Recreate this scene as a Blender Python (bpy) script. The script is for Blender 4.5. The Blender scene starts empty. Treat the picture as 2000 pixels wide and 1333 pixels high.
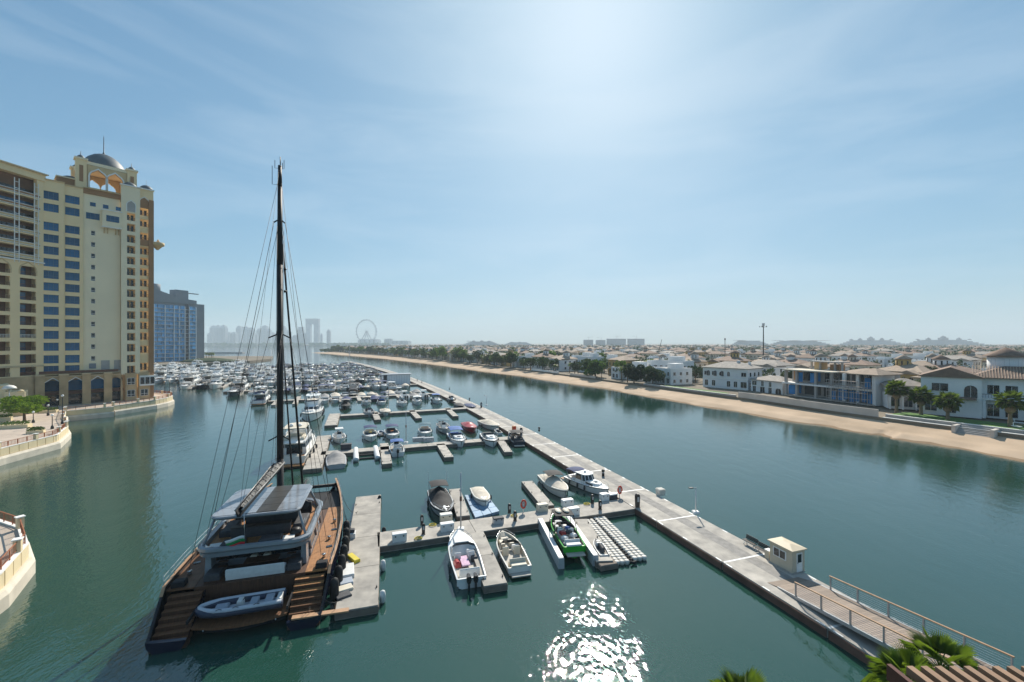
import bpy, math, random
from math import sin, cos, pi, atan2, sqrt, radians, hypot
from mathutils import Vector
rnd = random.Random(11)
S = bpy.context.scene
COL = S.collection
# ------------------------------------------------------------------ camera, sky, sun, exposure
EYE, FOC, HOR = 22.0, 830.0, 670.0          # eye height, focal length and horizon row (in pixels of a 2000 px wide frame)
cd = bpy.data.cameras.new('camera'); cam = bpy.data.objects.new('camera', cd); COL.objects.link(cam)
cam.location = (0, 0, EYE); cam.rotation_euler = (pi/2, 0, 0)
cd.sensor_width = 36; cd.lens = 36*FOC/2000; cd.shift_y = 3.5/2000
cd.clip_start = 0.2; cd.clip_end = 40000
S.camera = cam
SUN_AZ, SUN_EL = radians(10.6), radians(38.5)
w = bpy.data.worlds.new('World'); S.world = w; w.use_nodes = True
nt = w.node_tree; N = nt.nodes; Lk = nt.links
bg = N['Background']
sky = N.new('ShaderNodeTexSky'); sky.sky_type = 'NISHITA'; sky.sun_disc = False
sky.sun_elevation = SUN_EL; sky.sun_rotation = SUN_AZ
sky.air_density = 1.0; sky.dust_density = 1.0; sky.ozone_density = 4.0; sky.altitude = 0
# thin cirrus: streaky noise over the whole dome
tc = N.new('ShaderNodeTexCoord'); mp = N.new('ShaderNodeMapping'); mp.inputs['Scale'].default_value = (1.1, 1.6, 7.0)
mp.inputs['Rotation'].default_value = (0.05, -0.16, 0.3)
n1 = N.new('ShaderNodeTexNoise'); n1.inputs['Scale'].default_value = 1.5; n1.inputs['Detail'].default_value = 7; n1.inputs['Roughness'].default_value = 0.55
n1.inputs['Distortion'].default_value = 0.6
rp = N.new('ShaderNodeMapRange'); rp.inputs['From Min'].default_value = 0.45; rp.inputs['From Max'].default_value = 0.78; rp.inputs['To Max'].default_value = 0.25
gm = N.new('ShaderNodeGamma'); gm.inputs['Gamma'].default_value = 0.8
mx = N.new('ShaderNodeMixRGB'); mx.inputs['Color2'].default_value = (2.7, 3.05, 3.35, 1)
def vm(op, x, v):
    k = N.new('ShaderNodeVectorMath'); k.operation = op; Lk.new(x, k.inputs[0])
    if isinstance(v, tuple): k.inputs[1].default_value = v
    else: Lk.new(v, k.inputs[1])
    return k.outputs['Vector']
Lk.new(tc.outputs['Generated'], mp.inputs['Vector']); Lk.new(mp.outputs['Vector'], n1.inputs['Vector'])
Lk.new(n1.outputs['Fac'], rp.inputs['Value'])
Lk.new(sky.outputs['Color'], gm.inputs['Color'])
# one film-like response for the whole dome: the glare round the sun levels off instead of clipping
soft = vm('MULTIPLY', vm('DIVIDE', gm.outputs['Color'], vm('ADD', gm.outputs['Color'], (21.7, 9.5, 8.8))), (8.05, 5.9, 6.4))
Lk.new(soft, mx.inputs['Color1']); Lk.new(rp.outputs['Result'], mx.inputs['Fac'])
Lk.new(mx.outputs['Color'], bg.inputs['Color']); bg.inputs['Strength'].default_value = 0.15
sd = bpy.data.lights.new('sun', 'SUN'); so = bpy.data.objects.new('sun', sd); COL.objects.link(so)
sd.energy = 3.1; sd.angle = radians(0.5); sd.color = (1.0, 0.93, 0.82)
so.rotation_euler = (pi/2 - SUN_EL, 0, pi - SUN_AZ)     # the lamp shines along its own -Z, away from the sun
S.view_settings.view_transform = 'Standard'; S.view_settings.look = 'None'
S.view_settings.exposure = 1.08; S.view_settings.gamma = 1.0; S.view_settings.use_curve_mapping = False
S.cycles.max_bounces = 6; S.cycles.diffuse_bounces = 3; S.cycles.glossy_bounces = 3; S.cycles.transmission_bounces = 3
S.cycles.volume_bounces = 1; S.cycles.use_denoising = True
S.cycles.sample_clamp_indirect = 6.0
S.cycles.caustics_reflective = False; S.cycles.caustics_refractive = False
# ------------------------------------------------------------------ helpers
def at(px, py, z=0.0):
    d = (EYE - z)*FOC/(py - HOR); return Vector(((px - 1000)/FOC*d, d, z))
def av(px, py, d):
    return Vector(((px - 1000)/FOC*d, d, EYE - (py - HOR)/FOC*d))
class MB:
    def __init__(s): s.v = []; s.f = []; s.sm = []
    def add(s, vs, fs, smooth=False):
        o = len(s.v); s.v += [tuple(p) for p in vs]
        for f in fs: s.f.append(tuple(i + o for i in f)); s.sm.append(smooth)
        return s
    def box(s, c, d, rz=0.0, tx=1.0, ty=1.0, bev=0.0):
        # box centred at c with size d; the top is scaled by tx, ty; bev chamfers the top edges
        x, y, z = d[0]/2, d[1]/2, d[2]/2; C, Sn = cos(rz), sin(rz)
        lay = [(-z, 1, 1, 0), (z, tx, ty, 0)]
        if bev: lay = [(-z, 1, 1, 0), (z - bev, tx, ty, 0), (z, tx, ty, bev)]
        vs = []
        for zz, a, b, e in lay:
            for sx, sy in ((-1, -1), (1, -1), (1, 1), (-1, 1)):
                X, Y = sx*(x*a - e), sy*(y*b - e); vs.append((c[0] + X*C - Y*Sn, c[1] + X*Sn + Y*C, c[2] + zz))
        fs = [(3, 2, 1, 0)]
        for k in range(len(lay) - 1):
            o = 4*k
            fs += [(o + i, o + (i + 1) % 4, o + 4 + (i + 1) % 4, o + 4 + i) for i in range(4)]
        o = 4*(len(lay) - 1); fs.append((o, o + 1, o + 2, o + 3))
        return s.add(vs, fs)
    def prism(s, poly, z0, z1, top=None):
        n = len(poly); t = top or poly
        vs = [(p[0], p[1], z0) for p in poly] + [(p[0], p[1], z1) for p in t]
        fs = [tuple(range(n - 1, -1, -1)), tuple(range(n, 2*n))] + [(i, (i + 1) % n, n + (i + 1) % n, n + i) for i in range(n)]
        return s.add(vs, fs)
    def tube(s, pts, r, n=6, r1=None):
        pts = [Vector(p) for p in pts]; r1 = r if r1 is None else r1; vs = []; m = len(pts)
        for k, p in enumerate(pts):
            d = (pts[min(k + 1, m - 1)] - pts[max(k - 1, 0)]).normalized()
            a = d.cross(Vector((0, 0, 1)) if abs(d.z) < 0.9 else Vector((1, 0, 0))).normalized(); b = d.cross(a)
            rr = r + (r1 - r)*k/(m - 1)
            vs += [p + (a*cos(2*pi*i/n) + b*sin(2*pi*i/n))*rr for i in range(n)]
        fs = [(k*n + i, k*n + n + i, k*n + n + (i + 1) % n, k*n + (i + 1) % n) for k in range(m - 1) for i in range(n)]
        fs += [tuple(range(n)), tuple(range((m - 1)*n + n - 1, (m - 1)*n - 1, -1))]
        return s.add(vs, fs, n > 4)
    def lathe(s, prof, c=(0, 0, 0), n=16, sx=1.0, sy=1.0):
        vs = []
        for r, z in prof: vs += [(c[0] + sx*r*cos(2*pi*i/n), c[1] + sy*r*sin(2*pi*i/n), c[2] + z) for i in range(n)]
        m = len(prof)
        fs = [(k*n + i, k*n + (i + 1) % n, k*n + n + (i + 1) % n, k*n + n + i) for k in range(m - 1) for i in range(n)]
        fs += [tuple(range(n - 1, -1, -1)), tuple(range((m - 1)*n, m*n))]
        return s.add(vs, fs, True)
    def loft(s, secs, closed=False, caps=False, smooth=False):
        n = len(secs[0]); m = len(secs); vs = [p for q in secs for p in q]; e = n if closed else n - 1
        fs = [(k*n + i, k*n + (i + 1) % n, k*n + n + (i + 1) % n, k*n + n + i) for k in range(m - 1) for i in range(e)]
        if caps: fs += [tuple(range(n - 1, -1, -1)), tuple(range((m - 1)*n, m*n))]
        return s.add(vs, fs, smooth)
    def quad(s, a, b, c, d): return s.add((a, b, c, d), ((0, 1, 2, 3),))
    def mesh(s, name, mats):
        me = bpy.data.meshes.new(name); me.from_pydata(s.v, [], s.f)
        for m in (mats if isinstance(mats, (list, tuple)) else [mats]): me.materials.append(m)
        me.polygons.foreach_set('use_smooth', s.sm); me.update()
        return me
    def build(s, name, mat, parent=None, loc=None, rz=0.0):
        o = bpy.data.objects.new(name, s.mesh(name, mat)); COL.objects.link(o)
        if parent is not None: o.parent = parent
        if loc is not None: o.location = loc
        o.rotation_euler.z = rz
        return o
def inst(me, name, parent=None, loc=(0, 0, 0), rz=0.0, sc=None):
    o = bpy.data.objects.new(name, me); COL.objects.link(o)
    if parent is not None: o.parent = parent
    o.location = loc; o.rotation_euler.z = rz
    if sc: o.scale = sc if isinstance(sc, tuple) else (sc,)*3
    return o
def tag(o, label=None, cat=None, group=None, kind=None):
    for k, v in (('label', label), ('category', cat), ('group', group), ('kind', kind)):
        if v: o[k] = v
    return o
def thing(name, label, cat, loc=(0, 0, 0), rz=0.0, group=None):
    o = bpy.data.objects.new(name, None); COL.objects.link(o); o.location = loc; o.rotation_euler.z = rz
    return tag(o, label, cat, group)
def copy_tree(o, parent=None):
    c = o.copy(); COL.objects.link(c)
    if parent is not None: c.parent = parent
    for ch in list(o.children): copy_tree(ch, c)
    return c
class Kit:
    """parts of one thing: built as separate children or as one mesh with several materials"""
    def __init__(s): s.p = []
    def mb(s, name, mat, sub=None):
        b = MB(); s.p.append((name, mat, b, sub)); return b
    def parts(s, root):
        made = []
        for name, mat, b, sub in s.p:
            if b.f: made.append(b.build(name, mat, made[sub] if sub is not None else root))
            else: made.append(None)
        return made
    def merged(s, name):
        b = MB(); mats = []; idx = []
        for _, mat, q, _s in s.p:
            if mat not in mats: mats.append(mat)
            o = len(b.v); b.v += q.v; b.f += [tuple(i + o for i in f) for f in q.f]; b.sm += q.sm; idx += [mats.index(mat)]*len(q.f)
        me = b.mesh(name, mats); me.polygons.foreach_set('material_index', idx); return me
# ------------------------------------------------------------------ materials
def mt(name, col, rough=0.6, var=0.10, scale=1.5, metal=0.0, bump=0.0, bscale=None, rand=0.0, spec=0.4, col2=None, stretch=None, trans=0.0):
    m = bpy.data.materials.new(name); m.use_nodes = True; t = m.node_tree; n = t.nodes; L = t.links
    b = n['Principled BSDF']; b.inputs['Roughness'].default_value = rough; b.inputs['Metallic'].default_value = metal
    b.inputs['Specular IOR Level'].default_value = spec
    tcn = n.new('ShaderNodeTexCoord'); nz = n.new('ShaderNodeTexNoise'); nz.inputs['Scale'].default_value = scale; nz.inputs['Detail'].default_value = 5
    vec = tcn.outputs['Object']
    if stretch:
        mpn = n.new('ShaderNodeMapping'); mpn.inputs['Scale'].default_value = stretch; L.new(vec, mpn.inputs['Vector']); vec = mpn.outputs['Vector']
    L.new(vec, nz.inputs['Vector'])
    cr = n.new('ShaderNodeValToRGB'); e = cr.color_ramp.elements
    e[0].position = 0.3; e[1].position = 0.72
    c2 = col2 or tuple(min(1, c*(1 + var)) for c in col)
    e[0].color = (*[c*(1 - var) for c in col], 1); e[1].color = (*c2, 1)
    L.new(nz.outputs['Fac'], cr.inputs['Fac']); out = cr.outputs['Color']
    if rand:
        oi = n.new('ShaderNodeObjectInfo'); mr = n.new('ShaderNodeMapRange'); mr.inputs['To Min'].default_value = 1 - rand; mr.inputs['To Max'].default_value = 1 + rand
        L.new(oi.outputs['Random'], mr.inputs['Value']); ml = n.new('ShaderNodeVectorMath'); ml.operation = 'SCALE'
        L.new(out, ml.inputs[0]); L.new(mr.outputs['Result'], ml.inputs['Scale']); out = ml.outputs['Vector']
    L.new(out, b.inputs['Base Color'])
    if trans:       # thin leaves let the sun through
        tl_ = n.new('ShaderNodeBsdfTranslucent'); ms = n.new('ShaderNodeMixShader'); ms.inputs['Fac'].default_value = trans; gx = n.new('ShaderNodeVectorMath'); gx.operation = 'MULTIPLY'
        L.new(out, gx.inputs[0]); gx.inputs[1].default_value = (1.5, 1.6, 0.7); L.new(gx.outputs['Vector'], tl_.inputs['Color'])
        L.new(b.outputs['BSDF'], ms.inputs[1]); L.new(tl_.outputs['BSDF'], ms.inputs[2]); L.new(ms.outputs['Shader'], n['Material Output'].inputs['Surface'])
    if bump:
        nb = n.new('ShaderNodeTexNoise'); nb.inputs['Scale'].default_value = bscale or scale*6; nb.inputs['Detail'].default_value = 4
        L.new(vec, nb.inputs['Vector']); bp = n.new('ShaderNodeBump'); bp.inputs['Strength'].default_value = bump; bp.inputs['Distance'].default_value = 0.05
        L.new(nb.outputs['Fac'], bp.inputs['Height']); L.new(bp.outputs['Normal'], b.inputs['Normal'])
    return m
M = {}
def dm(k, *a, **kw): M[k] = mt(k, *a, **kw)
dm('gelcoat', (0.80, 0.80, 0.78), 0.3, 0.05, 0.8)
dm('offwhite', (0.70, 0.68, 0.62), 0.45, 0.08, 1.0)
dm('cream_vinyl', (0.62, 0.56, 0.45), 0.6, 0.10, 2)
dm('grey_hull', (0.42, 0.43, 0.44), 0.35, 0.08, 1)
dm('navy_hull', (0.006, 0.009, 0.026), 0.12, 0.15, 0.5, spec=0.6)
dm('black_hull', (0.012, 0.012, 0.014), 0.25, 0.2, 0.7)
dm('blue_hull', (0.03, 0.10, 0.33), 0.3, 0.1, 1)
dm('red_hull', (0.38, 0.03, 0.03), 0.3, 0.1, 1)
dm('green_hull', (0.03, 0.36, 0.03), 0.25, 0.1, 1)
dm('black_canvas', (0.022, 0.022, 0.024), 0.8, 0.3, 3, bump=0.5, bscale=4)
dm('cream_canvas', (0.58, 0.52, 0.43), 0.85, 0.12, 2, bump=0.7, bscale=3)
dm('grey_canvas', (0.30, 0.29, 0.28), 0.85, 0.15, 2, bump=0.7, bscale=3)
dm('navy_canvas', (0.025, 0.045, 0.13), 0.8, 0.2, 3)
dm('blue_canvas', (0.05, 0.13, 0.36), 0.8, 0.2, 3)
dm('teal_canvas', (0.05, 0.13, 0.17), 0.8, 0.2, 3)
dm('white_canvas', (0.78, 0.78, 0.76), 0.7, 0.06, 3)
dm('dark_glass', (0.012, 0.018, 0.024), 0.08, 0.3, 2, spec=0.7)
dm('blue_glass', (0.003, 0.085, 0.20), 0.12, 0.35, 0.35, spec=0.6, rand=0.35)
dm('sky_glass', (0.07, 0.30, 0.55), 0.12, 0.3, 0.15, spec=0.7, rand=0.4)
dm('chrome', (0.55, 0.56, 0.57), 0.25, 0.1, 4, metal=0.9)
dm('alu', (0.42, 0.43, 0.44), 0.4, 0.1, 4, metal=0.6)
dm('float_blue', (0.22, 0.34, 0.47), 0.6, 0.2, 1.5, rand=0.12)
dm('black_metal', (0.015, 0.015, 0.017), 0.5, 0.2, 4)
dm('carbon', (0.020, 0.020, 0.022), 0.6, 0.25, 1.5, spec=0.2)
dm('rubber', (0.018, 0.018, 0.018), 0.75, 0.2, 4)
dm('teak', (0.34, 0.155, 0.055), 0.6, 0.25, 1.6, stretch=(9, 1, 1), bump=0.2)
dm('teak_shaded', (0.15, 0.066, 0.028), 0.6, 0.25, 1.6, stretch=(9, 1, 1))  # same teak with shade put into the colour, for areas the superstructure shades
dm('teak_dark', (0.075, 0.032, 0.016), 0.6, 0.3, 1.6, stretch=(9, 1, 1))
dm('seat_dark', (0.06, 0.06, 0.065), 0.7, 0.2, 3)
dm('seat_light', (0.66, 0.66, 0.64), 0.6, 0.07, 3)
dm('sole', (0.42, 0.39, 0.34), 0.7, 0.12, 2)
dm('pink_cloth', (0.62, 0.42, 0.55), 0.8, 0.15, 3)
dm('rib_tube', (0.035, 0.045, 0.075), 0.5, 0.15, 2)
dm('rib_grey', (0.36, 0.40, 0.46), 0.5, 0.08, 2)
dm('concrete', (0.36, 0.335, 0.30), 0.85, 0.22, 0.75, bump=0.25, bscale=14, rand=0.09, col2=(0.50, 0.46, 0.40))
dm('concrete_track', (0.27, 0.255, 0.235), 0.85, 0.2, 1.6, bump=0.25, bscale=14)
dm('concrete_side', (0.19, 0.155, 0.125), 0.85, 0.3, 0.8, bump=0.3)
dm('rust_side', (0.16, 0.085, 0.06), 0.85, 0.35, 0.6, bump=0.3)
dm('white_paint', (0.76, 0.76, 0.74), 0.5, 0.06, 2)
dm('white_plastic', (0.72, 0.72, 0.70), 0.5, 0.06, 3)
dm('cube_plastic', (0.62, 0.59, 0.53), 0.55, 0.14, 2, rand=0.08)
dm('yellow', (0.62, 0.50, 0.04), 0.6, 0.1, 3)
dm('red_ring', (0.62, 0.06, 0.03), 0.5, 0.1, 3)
dm('orange', (0.60, 0.17, 0.03), 0.5, 0.1, 3)
dm('plank', (0.29, 0.225, 0.175), 0.75, 0.22, 2.5, stretch=(1, 6, 1), rand=0.16, bump=0.2)
dm('handrail', (0.42, 0.25, 0.14), 0.5, 0.15, 3)
dm('pergola', (0.27, 0.165, 0.10), 0.65, 0.14, 2, rand=0.10)
dm('pergola_dark', (0.10, 0.035, 0.022), 0.65, 0.14, 2)
dm('booth_wall', (0.56, 0.49, 0.37), 0.7, 0.05, 2)
dm('booth_roof', (0.58, 0.49, 0.35), 0.6, 0.05, 2)
# tower, promenade, villas
dm('stucco', (0.88, 0.67, 0.385), 0.8, 0.06, 0.12, bump=0.1, bscale=3)
dm('stucco_pale', (0.88, 0.74, 0.51), 0.8, 0.05, 0.15)
dm('stucco_tan', (0.63, 0.46, 0.25), 0.8, 0.08, 0.2)
dm('stone_tan', (0.50, 0.35, 0.19), 0.85, 0.20, 0.35, bump=0.3, bscale=2)
dm('stone_trim', (0.60, 0.46, 0.28), 0.8, 0.1, 0.5)
dm('brown_wall', (0.36, 0.19, 0.09), 0.8, 0.12, 0.3)
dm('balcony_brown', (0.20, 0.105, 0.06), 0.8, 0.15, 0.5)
dm('brown_rail', (0.16, 0.07, 0.04), 0.6, 0.15, 2)
dm('slate_dome', (0.10, 0.12, 0.13), 0.55, 0.2, 0.6)
dm('trim_white', (0.82, 0.80, 0.75), 0.6, 0.05, 1)
dm('quay_stone', (0.62, 0.56, 0.46), 0.85, 0.14, 0.7, bump=0.3, bscale=4)
dm('quay_cream', (0.72, 0.60, 0.38), 0.8, 0.08, 0.5)
dm('paving', (0.50, 0.41, 0.33), 0.85, 0.15, 0.5)
dm('paving_pink', (0.48, 0.28, 0.22), 0.85, 0.12, 0.6)
dm('rail_red', (0.36, 0.13, 0.06), 0.6, 0.15, 2)
dm('iron', (0.03, 0.033, 0.035), 0.5, 0.2, 3)
dm('lamp_globe', (0.78, 0.78, 0.75), 0.3, 0.04, 2)
dm('villa_white', (0.76, 0.76, 0.75), 0.8, 0.05, 0.3)
dm('villa_cream', (0.66, 0.58, 0.46), 0.8, 0.07, 0.3)
dm('villa_ochre', (0.48, 0.33, 0.13), 0.8, 0.1, 0.3)
dm('villa_grey', (0.36, 0.34, 0.32), 0.8, 0.1, 0.4)
dm('tile_brown', (0.25, 0.165, 0.12), 0.85, 0.25, 0.9, rand=0.15)
dm('tile_tan', (0.33, 0.25, 0.185), 0.85, 0.2, 0.9, rand=0.15)
dm('tile_grey', (0.33, 0.29, 0.25), 0.85, 0.2, 0.9, rand=0.1)
dm('flat_roof', (0.50, 0.47, 0.42), 0.85, 0.12, 0.4)
dm('blue_sheet', (0.004, 0.17, 0.43), 0.55, 0.25, 0.6, bump=0.5, bscale=1.2)
dm('dark_opening', (0.030, 0.032, 0.036), 0.6, 0.3, 1)
dm('boundary', (0.56, 0.51, 0.45), 0.85, 0.1, 0.4)
dm('blockwork', (0.40, 0.375, 0.35), 0.85, 0.1, 0.4)
dm('sand', (0.44, 0.32, 0.21), 0.95, 0.15, 0.12, bump=0.5, bscale=1.5, col2=(0.54, 0.40, 0.275))
dm('wet_sand', (0.27, 0.19, 0.12), 0.9, 0.15, 0.3, spec=0.05)
dm('land', (0.19, 0.155, 0.11), 0.95, 0.25, 0.05)
dm('lawn', (0.075, 0.17, 0.028), 0.9, 0.25, 0.6)
dm('tower_grey', (0.20, 0.225, 0.25), 0.7, 0.1, 0.1)
dm('slab_white', (0.76, 0.78, 0.79), 0.6, 0.05, 0.3)
dm('win_bar', (0.05, 0.13, 0.19), 0.5, 0.1, 2)
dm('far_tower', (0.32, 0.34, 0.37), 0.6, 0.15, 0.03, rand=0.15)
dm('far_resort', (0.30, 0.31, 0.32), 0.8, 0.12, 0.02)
dm('trunk', (0.14, 0.095, 0.06), 0.9, 0.2, 2, bump=0.4)
dm('palm_trunk', (0.22, 0.155, 0.095), 0.9, 0.3, 2.5, bump=0.5, stretch=(1, 1, 4))
dm('leaf', (0.060, 0.115, 0.022), 0.7, 0.35, 1.5, rand=0.2, col2=(0.13, 0.20, 0.04), trans=0.35)
dm('leaf_bright', (0.11, 0.20, 0.015), 0.65, 0.3, 1.5, rand=0.1, col2=(0.22, 0.31, 0.04), trans=0.3)
dm('leaf_dark', (0.035, 0.065, 0.022), 0.8, 0.35, 1.0, rand=0.3, col2=(0.075, 0.11, 0.035), trans=0.25)
dm('palm_leaf', (0.085, 0.135, 0.028), 0.55, 0.3, 1.2, rand=0.2, col2=(0.17, 0.22, 0.05), trans=0.4)
dm('palm_near', (0.085, 0.15, 0.02), 0.5, 0.35, 1.0, col2=(0.20, 0.27, 0.05), trans=0.35)
# ------------------------------------------------------------------ water
def water_mat():
    m = bpy.data.materials.new('water'); m.use_nodes = True; t = m.node_tree; n = t.nodes; L = t.links
    b = n['Principled BSDF']
    tcn = n.new('ShaderNodeTexCoord')
    def noise(sc, det, strx, rough=0.55, dist=0.0, rot=0.0):
        p = n.new('ShaderNodeMapping'); p.inputs['Scale'].default_value = strx; p.inputs['Rotation'].default_value = (0, 0, rot); L.new(tcn.outputs['Object'], p.inputs['Vector'])
        z = n.new('ShaderNodeTexNoise'); z.inputs['Scale'].default_value = sc; z.inputs['Detail'].default_value = det; z.inputs['Roughness'].default_value = rough
        z.inputs['Distortion'].default_value = dist; L.new(p.outputs['Vector'], z.inputs['Vector']); return z.outputs['Fac']
    def math(op, a, c, d=None):
        k = n.new('ShaderNodeMath'); k.operation = op
        for i, x in enumerate((a, c, d)):
            if x is None: continue
            if isinstance(x, (int, float)): k.inputs[i].default_value = x
            else: L.new(x, k.inputs[i])
        return k.outputs['Value']
    rip = noise(3.6, 0, (1, 0.5, 1), 0.5, 0.35, 0.35)       # small wind ripples
    mid = noise(0.50, 0, (1, 0.5, 1), 0.5, 0.6, -0.35)      # longer wavelets
    fine = noise(8.5, 0, (1, 0.6, 1), 0.5, 0.3, -0.2)       # capillary ripples
    calm = noise(0.022, 3, (1, 0.45, 1), 0.5)               # gusts: ruffled and calm patches
    cm = n.new('ShaderNodeMapRange'); cm.inputs['From Min'].default_value = 0.38; cm.inputs['From Max'].default_value = 0.62
    cm.inputs['To Min'].default_value = 0.14; cm.inputs['To Max'].default_value = 0.46; L.new(calm, cm.inputs['Value'])
    amp = cm.outputs['Result']
    for (px_, py_, rad, pk_) in ((6.0, 27.5, 7.6, 1.15), (7.0, 36.5, 4.8, 1.2), (-36.0, 62.0, 6.0, 0.8)):      # ruffled patches: wakes and cat's-paws
        ds = n.new('ShaderNodeVectorMath'); ds.operation = 'DISTANCE'; L.new(tcn.outputs['Object'], ds.inputs[0]); ds.inputs[1].default_value = (px_, py_, 0)
        wv = math('ADD', ds.outputs['Value'], math('MULTIPLY', noise(0.12, 3, (1, 1, 1)), rad*.9))
        mr = n.new('ShaderNodeMapRange'); mr.interpolation_type = 'SMOOTHSTEP'; mr.inputs['From Min'].default_value = rad*.75; mr.inputs['From Max'].default_value = rad*1.55
        mr.inputs['To Min'].default_value = pk_; mr.inputs['To Max'].default_value = 0; L.new(wv, mr.inputs['Value'])
        amp = math('MAXIMUM', amp, mr.outputs['Result'])
    h = math('MULTIPLY', math('ADD', math('MULTIPLY', rip, 0.032), math('MULTIPLY', mid, 0.085)), amp)
    h = math('ADD', h, math('MULTIPLY', fine, math('ADD', 0.0045, math('MULTIPLY', amp, 0.0045))))
    bp = n.new('ShaderNodeBump'); bp.inputs['Strength'].default_value = 1.0; bp.inputs['Distance'].default_value = 1.0
    L.new(h, bp.inputs['Height'])
    n.remove(b); df = n.new('ShaderNodeBsdfDiffuse'); gl = n.new('ShaderNodeBsdfGlossy'); gl.inputs['Roughness'].default_value = 0.02; fr = n.new('ShaderNodeFresnel'); fr.inputs['IOR'].default_value = 1.36; mxs = n.new('ShaderNodeMixShader')
    L.new(bp.outputs['Normal'], gl.inputs['Normal']); L.new(bp.outputs['Normal'], fr.inputs['Normal'])
    L.new(math('MINIMUM', math('MULTIPLY', math('POWER', fr.outputs['Fac'], 0.72), 1.15), 1.0), mxs.inputs['Fac'])
    L.new(df.outputs['BSDF'], mxs.inputs[1]); L.new(gl.outputs['BSDF'], mxs.inputs[2]); L.new(mxs.outputs['Shader'], n['Material Output'].inputs['Surface'])
    deep = noise(0.012, 3, (1, 0.6, 1))
    cr = n.new('ShaderNodeValToRGB'); e = cr.color_ramp.elements; e[0].position = 0.3; e[1].position = 0.7
    e[0].color = (0.014, 0.056, 0.041, 1); e[1].color = (0.020, 0.070, 0.052, 1)
    L.new(deep, cr.inputs['Fac']); L.new(cr.outputs['Color'], df.inputs['Color'])
    return m
M['water'] = water_mat()
wb = MB(); wb.quad((-12000, -300, 0), (12000, -300, 0), (12000, 16000, 0), (-12000, 16000, 0))
tag(wb.build('water', M['water']), kind='structure')
# ------------------------------------------------------------------ land, beach, lawns
SHORE = [(135, 25), (108, 60), (95.7, 79.4), (88.5, 96.6), (85.7, 101.6), (79.4, 115), (70.3, 138.9), (61.9, 153.4), (45, 198.9), (7.9, 272.5), (-35, 345.8), (-110, 475.5), (-247, 684), (-463, 961)]
FOOT = [(152, 38), (121, 68), (107, 89), (100, 102), (97, 108), (91, 121), (82, 148), (74, 164), (56.5, 205), (22, 284), (-18, 356), (-91, 488), (-224, 702), (-430, 992)]
def resample(pts, n):
    L = [0]
    for a, b in zip(pts, pts[1:]): L.append(L[-1] + hypot(b[0] - a[0], b[1] - a[1]))
    out = []
    for k in range(n + 1):
        s = L[-1]*k/n; i = max(j for j in range(len(L) - 1) if L[j] <= s + 1e-9); f = (s - L[i])/(L[i + 1] - L[i])
        out.append((pts[i][0]*(1 - f) + pts[i + 1][0]*f, pts[i][1]*(1 - f) + pts[i + 1][1]*f))
    return out
secs = []
wob = random.Random(5)
for (a, b) in zip(SHORE, FOOT):
    secs.append((a, b))
rows_ = [[] for _ in range(7)]; wet_ = [[], [], []]
for k in range(len(SHORE) - 1):
    for q in range(8):
        f = q/8; a = [SHORE[k][i]*(1 - f) + SHORE[k + 1][i]*f for i in (0, 1)]; b = [FOOT[k][i]*(1 - f) + FOOT[k + 1][i]*f for i in (0, 1)]
        j = wob.uniform(-.05, .05) + .06*sin((k*8 + q)*.7) + .04*sin((k*8 + q)*.23)
        for r, (u, z) in enumerate(((-0.25, -0.7), (0.0 + j, 0.0), (0.25 + j, 0.62), (0.33 + j, 0.92), (0.42 + j, 0.86), (0.6, 1.12 + j), (1.12, 2.0))):
            rows_[r].append((a[0] + (b[0] - a[0])*u, a[1] + (b[1] - a[1])*u, z))
for i_ in range(len(rows_[1])):
    A_, B_ = rows_[1][i_], rows_[2][i_]; f_ = .30 + .12*sin(i_*.9) + wob.uniform(-.05, .05)
    for r, u in enumerate((-.25, .02, f_)): wet_[r].append(tuple(A_[c] + (B_[c] - A_[c])*u + (.012 if c == 2 else 0) for c in range(3)))
tag(MB().loft(wet_, smooth=True).build('wet_sand', M['wet_sand']), kind='structure')
tag(MB().loft(rows_, smooth=True).build('beach', M['sand']), kind='structure')
LAND_Z = 2.6
lb = MB(); lp = FOOT + [(-425, 1090), (-250, 2100), (-480, 3100), (9000, 3300), (9000, -150), (230, -60)]
lb.prism(list(reversed(lp)), -1.0, LAND_Z); tag(lb.build('land', M['land']), kind='structure')
cb = MB(); cb.prism([(-6500, 3350), (1500, 3350), (9000, 3900), (9000, 9000), (-6500, 9000)], -1.0, 3.0); tag(cb.build('coast', M['land']), kind='structure')
sp = MB(); sp.prism([(-320, 365), (-305, 420), (-292, 455), (-290, 470), (-305, 540), (-360, 640), (-900, 640), (-900, 380)], -1.0, 2.0); tag(sp.build('headland', M['land']), kind='structure')
sp = MB(); sp.prism([(-321, 364), (-306, 419), (-306.5, 419.5), (-321.5, 364.5), (-900, 379), (-900, 378)], -1.0, 2.5); tag(sp.build('quay_wall', M['quay_stone']), 'pale stone quay along the foot of the blue glass block', 'quay')
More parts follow.
